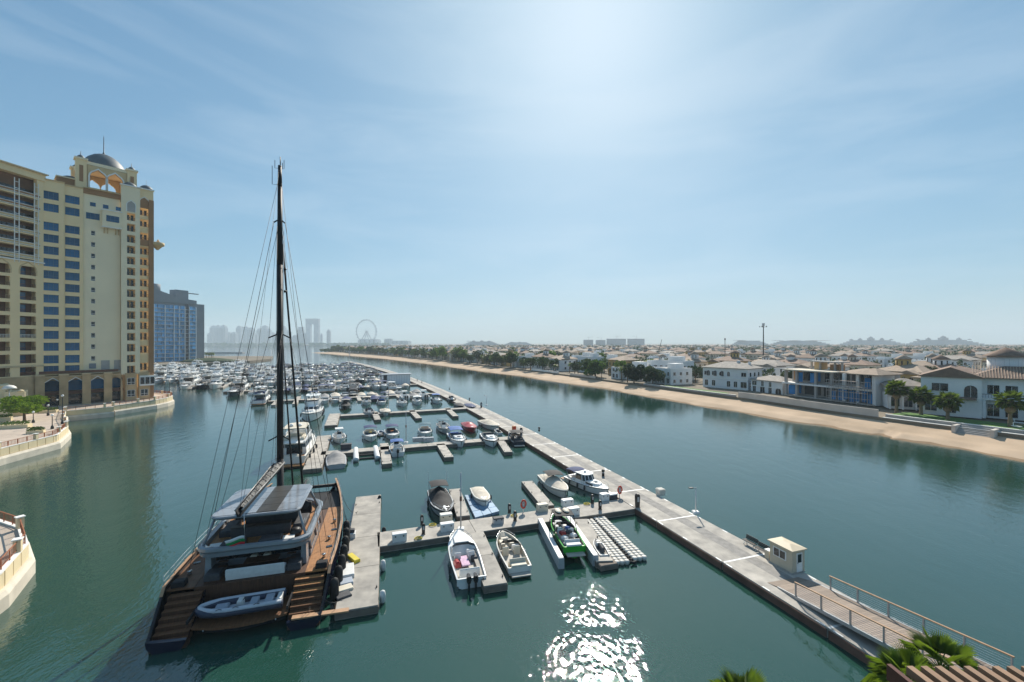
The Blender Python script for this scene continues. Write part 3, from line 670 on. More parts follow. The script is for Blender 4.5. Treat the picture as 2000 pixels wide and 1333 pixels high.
for i in range(3):
    for j in range(4):
        q = []
        for u, v in ((i/3 + .01, j/4 + .01), ((i + 1)/3 - .01, j/4 + .01), ((i + 1)/3 - .01, (j + 1)/4 - .01), (i/3 + .01, (j + 1)/4 - .01)):
            p = (c0[0]*(1 - u) + c0[3]*u)*(1 - v) + (c0[1]*(1 - u) + c0[2]*u)*v; q.append((p.x, p.y))
        ar = sum(q[m][0]*q[(m + 1) % 4][1] - q[(m + 1) % 4][0]*q[m][1] for m in range(4))
        MB().prism(q if ar > 0 else q[::-1], -.1, .34 + .02*((i + j) % 2)).build('float_panel', M['float_blue'], t)
k = covered_boat(8.8, 2.9, 1.05, 'offwhite', 'cream_canvas', 'black_canvas', .95, .45, seed=8)
moor(k, 'covered_boat', 'cream covered motor boat shaded by a square black top, first cross dock', 'boat', (1066, 940), (1103, 975))
k = cruiser(8.6, 2.8, .95, 'gelcoat', 'navy_canvas', house=True)
moor(k, 'cabin_cruiser', 'white cabin cruiser with wheelhouse and navy awning moored against the pier', 'boat', (1117, 941), (1183, 969))
k = open_boat(9.4, 3.0, 1.0, 'gelcoat', 'gelcoat', None, 2, False, 'seat_light', 'blue_hull', clutter=None)
k.mb('towel', M['pink_cloth']).box((-.1, -1.0, .62), (.8, 1.9, .10), .05, bev=.03); k.mb('bag', M['red_hull']).box((-.85, -1.2, .62), (.55, 1.1, .5), .1, .8, .8, .12)
k.mb('seat_base', M['seat_dark']).box((.9, -.7, .6), (.6, .6, .5), bev=.06); k.mb('foredeck_pad', M['seat_light']).box((0, 2.1, 1.28), (1.5, 1.3, .14), bev=.05)
moor(k, 'speedboat', 'white speedboat with two dark outboard motors and a pink towel inside', 'boat', (921, 1147), (894, 1058))
k = open_boat(7.3, 2.6, .85, 'offwhite', 'cream_vinyl', None, 0, False, 'cream_vinyl', None, True, True)
moor(k, 'bowrider', 'white bowrider with cream seating and a round stern sunpad', 'boat', (1014, 1121), (982, 1058))
k = open_boat(7.6, 2.6, .95, 'green_hull', 'black_hull', None, 0, False, 'seat_light', 'black_hull', True, True)
tb = k.mb('wake_tower', M['black_metal'])
for s_ in (-1, 1):
    tb.tube([(s_*1.25, -.6, .9), (s_*1.05, .1, 2.5), (s_*1.05, 1.3, 2.5), (s_*1.25, 1.9, .95)], .05, 6); k.mb('wakeboard', M['cream_vinyl']).lathe([(.02, 0), (.34, .02), (.34, .07), (.02, .09)], (s_*.45, .95, 2.62), 12, 1, 2.0)
k.mb('tower_roof', M['black_canvas']).box((0, .7, 2.54), (2.1, 1.9, .06))
for i, (mtn, x, y) in enumerate((('teal_canvas', -.5, .2), ('red_hull', -.4, -.7), ('seat_light', .6, -1.4), ('seat_light', -.5, -1.9), ('seat_dark', .3, -.6), ('blue_canvas', .5, .4))): k.mb('cushion', M[mtn]).box((x, y, .95), (.6, .6, .3), .2*i, .9, .9, .08)
wk = moor(k, 'wakeboat', 'bright green and black wakeboat raised on a grey lift, tower over its cockpit', 'boat', (1124, 1098), (1084, 1030), .55)
c, rz, L = between((1124, 1098), (1084, 1030))
lt = thing('boat_lift', 'grey boat lift with two long floats holding up the green wakeboat', 'boat lift', (c.x, c.y, 0), rz)
for s_ in (-1, 1):
    MB().box((s_*1.75, -.35, .42), (.62, 9.6, 1.25), tx=.9, bev=.06).build('lift_float', M['grey_hull'], lt)
    MB().box((s_*1.75, -.35, 1.06), (.5, 9.3, .03)).build('walk_pad', M['white_plastic'], lt)
MB().box((0, -2.2, .05), (3.0, .3, .3)).build('lift_beam', M['alu'], lt); MB().box((0, 1.6, .05), (3.0, .3, .3)).build('lift_beam', M['alu'], lt)
# white float cubes
def cube_mesh():
    b = MB(); b.lathe([(.26, -.2), (.33, -.12), (.34, .12), (.28, .2)], n=8); return b.mesh('float_cube', M['cube_plastic'])
cm_ = cube_mesh()
for far, near, nx, lab in (((1142, 1014), (1214, 1101), 4, 'ramp of cream plastic float cubes nearest the green wakeboat'), ((1166, 1006), (1254, 1093), 3, 'ramp of cream plastic float cubes on the side towards the pier')):
    a, b = at(*far, .4), at(*near, .4); u = (b - a); ln = u.length; u.normalize(); n = Vector((u.y, -u.x, 0)); t = thing('cube_dock', lab, 'float')
    ny = int(ln/.52)
    for i in range(ny):
        for j in range(nx):
            p = a + u*(.52*(i + .5)) + n*(.52*(j - (nx - 1)/2)); inst(cm_, 'float_cube', t, (p.x, p.y, .2 + .015*((i*7 + j*3) % 3)), atan2(u.y, u.x) + pi/8, (.82, .82, 1))
a, b = at(1157, 1011, .4), at(1240, 1098, .4); u = b - a; ln = u.length; u.normalize(); n = Vector((u.y, -u.x, 0))
t = thing('roller_track', 'dark roller track running between the two cube ramps', 'roller track')
for i in range(20):
    p = a + u*(ln*(i + .5)/20); MB().tube([tuple(p - n*.32 + Vector((0, 0, -.1))), tuple(p + Vector((0, 0, -.22))), tuple(p + n*.32 + Vector((0, 0, -.1)))], .13, 6).build('roller', M['rubber'], t)
k = jet_ski('seat_light'); moor(k, 'jet_ski', 'white jet ski tied on the pontoon end beside the cube ramps', 'jet ski', (1180, 1098), (1164, 1072), .35)
t = thing('ski_float', 'small brown float carrying the white jet ski', 'float', tuple(at(1174, 1094, .2)), 0.3); MB().box((0, 0, .1), (1.9, 3.4, .5), bev=.08).build('deck_block', M['concrete_side'], t)
# ------------------------------------------------------------------ boats on the second and third cross docks
B2 = [
 (open_boat(6.6, 2.4, .8, top='ttop'), 'centre_console', 'small white open boat with a white hard top beside the wide pontoon', (661, 854), (664, 868)),
 (covered_boat(7.6, 2.9, .7, 'grey_hull', 'grey_canvas', None, 1.0, .55, seed=4), 'covered_boat', 'grey tarped boat with a peaked cover by the wide pontoon', (657, 914), (656, 894)),
 (open_boat(7.6, 2.7, .85, top='navy_canvas', console=False, motors=0, inboard=True, seats='cream_vinyl', clutter=[('yellow', 'bag'), ('red_hull', 'bag')]), 'bowrider', 'white boat with navy sunshade and brown seats, second cross dock', (721, 847), (726, 866)),
 (open_boat(7.6, 2.7, .85, top='navy_canvas', console=False, motors=0, inboard=True, seats='seat_dark', clutter=[('orange', 'bag')]), 'bowrider', 'white boat with dark sunshade and rust cockpit beside the finger berth', (762, 845), (770, 863)),
 (open_boat(6.4, 2.4, .8, top='blue_canvas', console=True, motors=1), 'motor_boat', 'white outboard boat with square blue sunshade, stern to the open basin', (778, 897), (771, 871)),
 (dinghy(), 'dinghy', 'grey inflatable dinghy between the navy and dark sunshade boats', (748, 853), (742, 846)),
 (open_boat(7.2, 2.6, .85, top='teal_canvas', console=False, motors=0, seats='cream_vinyl', inboard=True, clutter=[('orange', 'bag'), ('orange', 'bag')]), 'bowrider', 'white boat with faded teal sunshade and orange gear aboard', (829, 843), (832, 857)),
 (open_boat(8.2, 2.7, .9, mh='grey_hull', top='teal_canvas', console=True, motors=2), 'centre_console', 'grey fishing boat under a raised dark teal sunshade', (861, 832), (873, 851)),
 (cruiser(9.0, 2.9, 1.0, top='blue_canvas', seats='blue_canvas', arch=False), 'motor_boat', 'white motor boat with bright blue sunshade and cockpit cover', (883, 852), (904, 879)),
 (covered_boat(8.0, 2.7, .9, 'red_hull', 'red_hull', None, .6, .4, seed=7), 'covered_boat', 'red covered motor boat on the second cross dock', (909, 831), (926, 848)),
 (covered_boat(9.0, 2.9, 1.0, 'offwhite', 'cream_canvas', None, .75, .4, seed=9), 'covered_boat', 'tan covered boat lying by the pier behind the red one', (943, 829), (972, 843)),
 (cruiser(8.6, 2.8, 1.0, top=None, arch=False, seats='seat_dark', band='black_hull'), 'motor_boat', 'white motor boat with dark windshield beside the short pontoon', (947, 852), (967, 879)),
 (open_boat(7.4, 2.6, .9, mh='navy_hull', md='black_hull', console=False, motors=0, inboard=True, seats='seat_dark', bowrider=True, top='black_canvas'), 'wakeboat', 'navy wakeboat with black tower top nearest the pier corner', (1018, 878), (997, 851)),
 (jet_ski('white_plastic'), 'jet_ski', 'white jet ski between the tan covered boat and the navy wakeboat', (977, 850), (968, 844)),
 (covered_boat(8.4, 2.8, .9, 'black_hull', 'black_canvas', 'grey_canvas', .9, .4, seed=12), 'covered_boat', 'dark covered boat on the third cross dock by the wide pontoon', (675, 789), (674, 806)),
 (open_boat(8.2, 2.6, .9, mh='grey_hull', console=True, motors=1, seats='seat_dark'), 'motor_boat', 'grey motor boat with its bow over the basin, third cross dock', (719, 803), (724, 818)),
 (open_boat(7.4, 2.6, .85, top='cream_canvas', motors=1, console=True), 'motor_boat', 'white boat under a pale sunshade behind the grey motor boat', (714, 784), (718, 796)),
 (open_boat(7.6, 2.6, .85, top='navy_canvas', seats='blue_canvas', console=False, motors=0, inboard=True), 'motor_boat', 'white boat with navy sunshade and blue cushions, third cross dock', (744, 783), (747, 797)),
 (covered_boat(7.6, 2.7, .9, 'offwhite', 'cream_canvas', None, .6, .5, seed=14), 'covered_boat', 'tan covered boat pointing into the basin, third cross dock', (750, 801), (755, 818)),
 (open_boat(8.4, 2.9, .9, console=True, motors=2), 'motor_boat', 'white open boat with bare windshield in mid third cross dock', (783, 786), (788, 798)),
 (open_boat(8.0, 2.7, .9, console=True, motors=1, top='white_canvas'), 'motor_boat', 'white boat with white sunshade in mid third cross dock', (812, 783), (818, 795)),
 (cruiser(9.0, 2.9, 1.0, top='blue_canvas', arch=False), 'motor_boat', 'white boat with light blue sunshade on the third cross dock', (848, 781), (858, 792)),
 (open_boat(7.6, 2.6, .8, mh='black_hull', md='black_hull', seats='seat_dark', motors=2), 'motor_boat', 'black open boat near the pier end of the third cross dock', (879, 779), (887, 790)),
 (covered_boat(8.0, 2.5, .7, 'black_hull', 'black_canvas', None, .3, .5, seed=15), 'covered_boat', 'low black boat with flat cover beside the pier', (889, 788), (907, 804)),
 (covered_boat(9.0, 2.7, .8, 'navy_hull', 'navy_canvas', None, .3, .5, seed=16), 'covered_boat', 'low boat with flat navy cover tight against the pier', (909, 789), (930, 808)),
]
for k, nm, lab, st, bw in B2:
    o = moor(k, nm, lab, 'jet ski' if nm == 'jet_ski' else 'dinghy' if nm == 'dinghy' else 'boat', st, bw); o.scale = (1.17,)*3
c, rz, L = between((718, 912), (713, 872))
lt = thing('boat_lift', 'empty boat lift of two white tubes on the second cross dock', 'boat lift', (c.x, c.y, 0), rz)
for s_ in (-1, 1): MB().tube([(s_*1.9, -4.4, .35), (s_*1.9, -4.2, .4), (s_*1.9, 4.2, .4), (s_*1.9, 4.4, .35)], .52, 10).build('lift_float', M['white_plastic'], lt)
for y in (-2.5, 0, 2.5): MB().box((0, y, .1), (3.0, .35, .3)).build('lift_beam', M['black_metal'], lt)
YL = [
 (yacht(19, 5.4, 1.9, 'offwhite', tops='cream_vinyl', seats='cream_vinyl'), 'flybridge_yacht', 'cream motor yacht behind the mast, tan top over its flybridge', (567, 912), (601, 865)),
 (yacht(18, 5.4, 2.0), 'flybridge_yacht', 'white flybridge yacht with its bow towards the black yacht', (616, 806), (602, 826)),
 (yacht(17, 5.0, 1.7, seats='navy_canvas'), 'flybridge_yacht', 'white motor yacht with dark aft deck at the end of the fourth cross dock', (503, 793), (520, 779)),
 (yacht(19, 5.6, 2.1), 'flybridge_yacht', 'tall white motor yacht, stern to the open channel, two docks beyond', (465, 767), (478, 758)),
 (yacht(23, 6.2, 2.4), 'flybridge_yacht', 'largest white motor yacht, out beyond the curved end of the promenade', (362, 756), (385, 747)),
]
for k, nm, lab, st, bw in YL: moor(k, nm, lab, 'yacht', st, bw)
# ------------------------------------------------------------------ far rows: copies of merged prototypes
PROTO = [
 ('motor_boat', open_boat(7.5, 2.6, .85, top='navy_canvas', motors=1), 'white open boat with navy sunshade in the far rows'),
 ('motor_boat', open_boat(7.5, 2.6, .85, top='ttop', motors=2), 'white open boat with white hard top in the far rows'),
 ('motor_boat', open_boat(8, 2.7, .85, mh='black_hull', md='offwhite', top='black_canvas', console=False), 'black hulled boat with black sunshade in the far rows'),
 ('motor_boat', open_boat(7.8, 2.6, .85, top=None, console=False, motors=0, inboard=True), 'white bowrider with open cockpit in the far rows'),
 ('covered_boat', covered_boat(8, 2.7, .85, 'gelcoat', 'grey_canvas', None, .8, .45, seed=21), 'boat under a grey cover in the far rows'),
 ('covered_boat', covered_boat(8, 2.7, .85, 'gelcoat', 'cream_canvas', None, .7, .45, seed=22), 'boat under a cream cover in the far rows'),
 ('covered_boat', covered_boat(8, 2.7, .85, 'navy_hull', 'navy_canvas', None, .7, .4, seed=23), 'boat under a navy cover in the far rows'),
 ('cabin_cruiser', cruiser(11, 3.5, 1.25), 'white cruiser with navy awning in the far rows'),
 ('cabin_cruiser', cruiser(12, 3.7, 1.35, hard=True, top=None), 'white cruiser with hard top in the far rows'),
 ('cabin_cruiser', cruiser(12, 3.7, 1.35, top='black_canvas', mh='navy_hull'), 'navy hulled cruiser with black awning in the far rows'),
 ('flybridge_yacht', yacht(16, 4.8, 1.8), 'white flybridge yacht in the far rows'),
 ('flybridge_yacht', yacht(18, 5.2, 1.9, hard=False), 'white flybridge yacht with radar arch in the far rows'),
 ('sail_boat', sail_boat(12, 3.6), 'white sailing boat with bare mast in the far rows'),
]
PM = [(n, k.merged(n), l) for n, k, l in PROTO]
rr = random.Random(77)
fm = MB()
GRP = 'boats moored in the far rows of the marina'
fing_me = {}
def far_finger(x, y, ang, ln, lab):
    if 'm' not in fing_me:
        b = MB(); b.box((0, 0, .15), (1.4, 11, 1.0)); fing_me['m'] = b.mesh('finger_pontoon', M['concrete'])
    o = inst(fing_me['m'], 'finger_pontoon', None, (x, y, 0), ang, (1, ln/11, 1)); tag(o, lab, 'pontoon', 'finger pontoons of the far rows')
nboat = 0
for kk, (d0, ln) in enumerate(ROWS):
    if kk < 3: continue
    P, e, n = frame(d0); u = 7.0 if kk > 4 else 9.0
    while u < ln - 3:
        big = u/ln > .5 and kk > 4
        wd = (11.5 if big else 7.6 if kk > 4 else 6.9)*rr.uniform(.92, 1.12)
        for s_ in (-1, 1):
            fl = (15 if big else 10)
            c = P + e*u + n*(s_*(1.4 + fl/2)); a = atan2(n.y, n.x) - pi/2
            fr_ = u/ln; wh = 'at the pier' if fr_ < .16 else 'near pier' if fr_ < .36 else 'mid dock' if fr_ < .62 else 'outer half' if fr_ < .84 else 'open end'
            wh = '%s cross dock, %s side, %s' % (ORD[kk], 'camera' if s_ < 0 else 'far', wh)
            far_finger(c.x, c.y, a, fl, 'bare finger pontoon, ' + wh)
            for q in (-1, 1):
                if rr.random() < (.10 if kk > 3 else .16): continue
                r = rr.random()
                if big: i = rr.choice([7, 8, 9, 10, 10, 11, 11, 8, 10])
                elif kk == 3: i = rr.choice([0, 1, 2, 3, 4, 4, 5, 6])
                else: i = rr.choice([0, 1, 2, 3, 4, 5, 6, 7, 7, 8, 9, 0])
                if rr.random() < .025 and kk > 5: i = 12
                nm, me, lb = PM[i]; sc = rr.uniform(.98, 1.22)*(1.12 if kk in (3, 4) else 1)
                Lb = {0: 7.5, 1: 7.5, 2: 8, 3: 7.8, 4: 8, 5: 8, 6: 8, 7: 11, 8: 12, 9: 12, 10: 16, 11: 18, 12: 12}[i]*sc
                p = P + e*(u + q*wd*.25*(1.05 if big else 1)) + n*(s_*(1.9 + Lb/2 + rr.uniform(0, .6)))
                if any((p.x - at(*w0).x)**2 + (p.y - at(*w0).y)**2 < 17**2 for w0 in ((510, 787), (470, 763), (372, 752))): continue
                o = inst(me, nm, None, (p.x, p.y, 0), a + (0 if rr.random() < .45 else pi) + rr.uniform(-.04, .04), sc); nboat += 1
                tag(o, lb.replace(' in the far rows', ', ' + wh).replace('white flybridge', 'flybridge').replace('white sailing', 'sailing'), 'yacht' if i in (10, 11) else 'boat', GRP)
        u += wd
print('far boats', nboat)
# ------------------------------------------------------------------ things on the docks
def dock_box(px, rz, mat, lab, size=(1.5, .75, .75), lid='white_plastic', z=DOCK_Z - .06, slope=False):
    p = at(*px, z); t = thing('dock_box', lab, 'storage box', (p.x, p.y, z), rz, 'storage boxes on the first cross dock')
    MB().box((0, 0, size[2]/2), size, bev=.02).build('body', M[mat], t); MB().box((0, 0, size[2] + .05), (size[0]*1.05, size[1]*1.07, .12), tx=.97, ty=.92, bev=.03).build('lid', M[lid], t)
    for x in (-.4, .4): MB().box((x*size[0]*.7, -size[1]/2 - .015, size[2]*.8), (.12, .03, .12)).build('latch', M['black_metal'], t)
eang = atan2(frame(57)[1].y, frame(57)[1].x) + pi
dock_box((780, 1056), eang, 'white_plastic', 'white storage box alone near the wide pontoon end of the first dock')
dock_box((873, 1036), eang, 'white_plastic', 'white storage box in front of the tan one, beside the lamp pole')
dock_box((871, 1018), eang, 'cream_vinyl', 'tan storage box behind the white one, by the black covered boat', (1.4, .8, .8), 'offwhite')
dock_box((973, 1022), eang, 'grey_hull', 'grey storage box with a dark lid, mid first dock', (1.2, .7, .6), 'seat_dark')
dock_box((1059, 998), eang, 'cream_vinyl', 'tan storage box at the foot of the bare pontoon', (1.35, .75, .8), 'cream_vinyl')
dock_box((1108, 988), eang, 'white_plastic', 'white storage box at the bow of the cream covered boat')
dock_box((1119, 1005), eang, 'white_plastic', 'white storage box at the head of the cube ramps')
dock_box((1180, 977), eang, 'white_plastic', 'white storage box at the bow of the white cabin cruiser', (1.1, .8, .8))
dock_box((1196, 974), eang, 'seat_dark', 'dark storage box with white top beside the cabin cruiser', (1.1, .8, .6))
dock_box((818, 863), eang, 'grey_hull', 'grey storage chest on the second dock below the teal sunshade', (2.6, 1.0, .8), 'grey_hull')
dock_box((837, 863), eang, 'grey_hull', 'second grey storage chest on the second dock, nearer the pier', (2.2, 1.0, .8), 'grey_hull')
dock_box((676, 878), eang, 'seat_dark', 'black storage box beside the grey tarped boat', (2.0, 1.2, 1.0), 'seat_dark')
def pedestal(px, lab, s=1.0):
    p = at(*px, DOCK_Z - .06); t = thing('service_pedestal', lab, 'pedestal', (p.x, p.y, DOCK_Z - .06), eang, 'black service pedestals')
    MB().box((0, 0, .05), (.36*s, .36*s, .1)).build('base', M['concrete_side'], t)
    b = MB(); b.loft([[(x*s, y*s, z*s) for x, y in ((-w_, -.13), (w_, -.13), (w_, .13), (-w_, .13))] for z, w_ in ((.1, .15), (.9, .19), (1.1, .16), (1.2, .06))], closed=True, caps=True); b.build('body', M['black_metal'], t)
    MB().box((0, -.14*s, .75*s), (.2*s, .03, .4*s)).build('socket_panel', M['grey_hull'], t)
for px, lab in (((824, 1026), 'black service pedestal by the bow of the black covered boat'), ((827, 1044), 'black service pedestal on the near edge, by the lone white box'), ((995, 1003), 'black service pedestal by the blue floating platform'), ((1006, 1018), 'black service pedestal by the bow of the white bowrider'), ((1172, 996), 'black service pedestal by the cube ramps'), ((1157, 984), 'black service pedestal between the cruiser and the storage boxes')): pedestal(px, lab)
for px, lab in (((1245, 992), 'tall black pedestal at the pier corner of the first dock'), ((1018, 851), 'black pedestal at the pier corner of the second dock'), ((940, 797), 'black pedestal at the pier corner of the third dock')): pedestal(px, lab, 1.5)
def ring_stand(px, lab):
    p = at(*px, DOCK_Z); t = thing('lifebuoy_stand', lab, 'lifebuoy', (p.x, p.y, DOCK_Z), eang)
    MB().tube([(0, 0, 0), (0, 0, 1.0)], .06, 6).build('post', M['white_paint'], t)
    b = MB(); n = 14; b.tube([(.32*cos(2*pi*i/n), -.10, 1.0 + .50*sin(2*pi*i/n)) for i in range(n + 1)], .10, 8); b.build('ring', M['red_ring'], t)
    MB().box((0, .0, 1.0), (.42, .06, .8), bev=.03).build('backboard', M['grey_hull'], t)
ring_stand((1022, 1000), 'red lifebuoy on its stand in the middle of the first dock'); ring_stand((1210, 971), 'red lifebuoy on its stand where the first dock meets the pier')
def lamp_pole(px, top, lab, head=True, z=DOCK_Z):
    p = at(*px, z); h = EYE - (top - HOR)/FOC*p.y - z; t = thing('lamp_pole', lab, 'lamp post', (p.x, p.y, z))
    MB().box((0, 0, .15), (.75, .75, .3), bev=.08).build('base', M['white_paint'], t); MB().tube([(0, 0, .2), (0, 0, h)], .085, 8, .06).build('pole', M['white_plastic'] if head else M['alu'], t)
    if head:
        MB().tube([(.1, 0, h - .05), (-.75, -.15, h + .03)], .05, 5).build('arm', M['alu'], t); MB().box((-.65, -.12, h + .02), (.55, .3, .1), .2, bev=.02).build('lamp_head', M['black_metal'], t)
    else: MB().box((0, 0, h*.55), (.24, .24, .5)).build('fuse_box', M['rust_side'], t)
lamp_pole((900, 1036), 924, 'tall plain grey pole with a white foot on the first cross dock', False)
lamp_pole((1359, 1003), 953, 'white lamp post with a dark arm on the far edge of the pier')
lamp_pole((793, 866), 806, 'thin grey pole on the second cross dock', False); lamp_pole((759, 803), 745, 'thin grey pole on the third cross dock', False)
lamp_pole((950, 793), 773, 'small white lamp post on the pier beyond the third dock')
p = at(1290, 967, DOCK_Z); t = thing('planter', 'cream ribbed tub on the far edge of the pier', 'planter', (p.x, p.y, DOCK_Z), .3); MB().box((0, 0, .4), (.85, .85, .8), tx=1.15, ty=1.15).build('tub', M['cube_plastic'], t)
for i in range(5): MB().box((-.36 + .18*i, 0, .84), (.1, .9, .1)).build('rib', M['cube_plastic'], t)
p = at(1004, 843, DOCK_Z); t = thing('orange_cabinet', 'orange cabinet standing on the pier by the navy wakeboat', 'cabinet', (p.x, p.y, DOCK_Z), .3); MB().box((0, 0, .65), (.9, .6, 1.3), bev=.04).build('body', M['orange'], t); MB().box((0, -.31, .65), (.7, .03, 1.0)).build('door', M['red_ring'], t)
def bench(px, lab):
    p = at(*px, DOCK_Z); d = cdir(p.y); t = thing('bench', lab, 'bench', (p.x, p.y, DOCK_Z), atan2(d.y, d.x))
    for i in range(3): MB().box((0, -.18 + .18*i, .45), (1.45, .15, .05)).build('seat_slat', M['black_metal'], t)
    for i in range(3): MB().box((0, -.30 - .04*i, .58 + .14*i), (1.45, .05, .12)).build('back_slat', M['black_metal'], t)
    for x in (-.55, .55): MB().tube([(x, .2, 0), (x, .0, .44), (x, -.25, 0)], .04, 5).build('leg', M['white_paint'], t)
bench((1464, 1067), 'black slatted bench on the pier, the one farther from the booth'); bench((1488, 1082), 'black slatted bench on the pier right next to the booth')
# yellow hoses and ropes
for i, (px, lab) in enumerate((((817, 1052), 'yellow hose coiled on the first dock by the lone white box'), ((845, 1026), 'yellow hose coiled on the first dock by the black covered boat'), ((1004, 1008), 'yellow hose coiled on the first dock near the lifebuoy'), ((1146, 985), 'yellow hose coiled on the first dock by the cabin cruiser'))):
    p = at(*px, DOCK_Z); b = MB(); n = 36; q = random.Random(i); b.tube([(p.x + (.38 + .05*sin(j*1.3 + i))*cos(j*.55), p.y + (.30 + .05*cos(j))*sin(j*.55), DOCK_Z - .02 + .004*j) for j in range(n)], .03, 5); tag(b.build('hose', M['yellow']), lab, 'hose')
# guard booth
p0, p1, p2 = at(1546, 1122.6, DOCK_Z), at(1508, 1100, DOCK_Z), at(1571, 1116, DOCK_Z)
u = Vector(cdir(40)).normalized(); c = Vector((p0.x, p0.y)) + u*1.15 + Vector((u.y, -u.x))*.85
t = thing('guard_booth', 'cream guard booth with hipped roof on the pier near the gangway', 'booth', (c.x, c.y, DOCK_Z), atan2(u.y, u.x) - pi/2)
W_, L_, H_ = 1.55, 2.3, 2.05
MB().box((0, 0, H_/2), (W_, L_, H_)).build('wall', M['booth_wall'], t)
r_ = MB(); r_.box((0, 0, H_ + .06), (W_ + .3, L_ + .3, .12)); r_.box((0, 0, H_ + .21), (W_ + .3, L_ + .3, .18), tx=.12, ty=.3); r_.build('roof', M['booth_roof'], t)
f_ = MB().box((-W_/2 - .01, .1, 1.35), (.06, 1.35, .85)).build('window', M['white_paint'], t)
for y in (-.2, .42): MB().box((-W_/2 - .025, y, 1.35), (.06, .52, .68)).build('pane', M['dark_glass'], f_)
d_ = MB().box((.1, -L_/2 - .01, .93), (.72, .06, 1.82)).build('door', M['white_paint'], t); MB().box((.1, -L_/2 - .025, 1.35), (.46, .06, .75)).build('pane', M['dark_glass'], d_); MB().box((-.16, -L_/2 - .07, .95), (.05, .06, .12)).build('handle', M['chrome'], d_)
MB().box((0, 0, .06), (W_ + .08, L_ + .08, .12)).build('plinth', M['concrete'], t)
p = at(1507, 1097, DOCK_Z); t = thing('locker', 'small cream locker against the booth wall by the bench', 'locker', (p.x + .1, p.y + .6, DOCK_Z), atan2(u.y, u.x) - pi/2); MB().box((0, 0, .4), (.55, .5, .8)).build('body', M['booth_wall'], t); MB().box((0, 0, .83), (.6, .55, .06)).build('lid', M['white_paint'], t)
# gangway
G0 = Vector((23.5, 35.2)); GU = Vector((.25, -.968)).normalized(); GR = Vector((-GU.y, GU.x)); GW = 3.7
def gz(s): return .98 + .103*s if s > -1.9 else .80
def gp(s, v, dz=0): q = G0 + GU*s + GR*v; return (q.x, q.y, gz(s) + dz)
t = thing('gangway', 'timber gangway with wire railings rising from the pier by the guard booth', 'gangway')
pm = MB(); pm.box((0, 0, 0), (.185, GW - .16, .045)); pm = pm.mesh('plank', M['plank'])
ang = atan2(GU.y, GU.x)
for i in range(88):
    s = -1.7 + .2*i; o = inst(pm, 'plank', t, gp(s, GW/2, .03), ang); o.rotation_euler = (0, -math.atan(.103), ang)
for v in (0.0, GW):
    MB().loft([[gp(s, v - .05, .05), gp(s, v + .05, .05), gp(s, v + .05, -.22), gp(s, v - .05, -.22)] for s in (-1.75, 3, 8, 16)], closed=True, caps=True).build('side_beam', M['alu'], t)
    pl = random.Random(2)
    rl = MB(); rl.loft([[gp(s, v - .06, 1.12), gp(s, v + .06, 1.12), gp(s, v + .06, 1.19), gp(s, v - .06, 1.19)] for s in (-.1, 11.2)], closed=True, caps=True); rl.build('handrail', M['handrail'], t)
    for i in range(6):
        s = 2.22*i; a = gp(s, v, .0); MB().box((a[0], a[1], a[2] + .56), (.07, .12, 1.12), ang).build('post', M['alu'], t)
    for j in range(6): MB().tube([gp(0, v, .16 + .155*j), gp(11.1, v, .16 + .155*j)], .013, 4).build('wire', M['chrome'], t)
for s in (0.2, 5, 10, 15): MB().box(gp(s, GW/2, -.12), (.12, GW - .2, .18), ang).build('cross_beam', M['alu'], t)
MB().loft([[gp(-2.6, -.25, -.04), gp(-1.72, 0, .02), gp(-1.72, 0, -.06), gp(-2.6, -.25, -.05)], [gp(-2.6, GW - .5, -.04), gp(-1.72, GW, .02), gp(-1.72, GW, -.06), gp(-2.6, GW - .5, -.05)]], closed=True, caps=True).build('landing_plate', M['plank'], t)
# pavilion on the far part of the pier
c = at(778, 752, DOCK_Z); P, e, n = frame(c.y); t = thing('pavilion', 'flat roofed grey pavilion on the far part of the pier', 'pavilion', (c.x - 1, c.y + 3, DOCK_Z), atan2(e.y, e.x) + pi)
MB().box((0, 0, 2.6), (11.5, 5.5, 5.0)).build('wall', M['slab_white'], t); MB().box((-.8, 0, 5.25), (15, 6.4, .35)).build('roof', M['grey_hull'], t)
MB().box((-6.6, -.3, 2.6), (1.2, 4.0, 5.0)).build('door', M['dark_opening'], t)
for i in range(14): MB().box((-5.3 + .82*i, -2.78, 2.6), (.12, .08, 5.0)).build('wall_rib', M['grey_hull'], t)
for i in range(2): MB().tube([(-8 + .3, -2.9 + 5.6*i, 0), (-8 + .3, -2.9 + 5.6*i, 5.1)], .12, 6).build('column', M['slab_white'], t)
# black litter bins / bollards along the pier
for i, px in enumerate(((1053, 843), (824, 748), (815, 744), (1178, 930), (917, 783), (878, 762))):
    p = at(*px, DOCK_Z); t = thing('bollard', ['dark bollard on the far pier edge near the navy wakeboat', 'dark bollard on the pier just past the pavilion', 'dark bollard by the pavilion corner', 'small bollard near the cabin cruiser stern', 'dark bollard near the third dock', 'dark bollard near the fourth dock'][i], 'bollard', (p.x, p.y, DOCK_Z))
    MB().lathe([(.22, 0), (.2, .7), (.27, .75), (.24, 1.0), (.05, 1.05)], n=10).build('body', M['iron'], t); MB().lathe([(.215, .5), (.215, .6)], n=10).build('band', M['white_paint'], t)
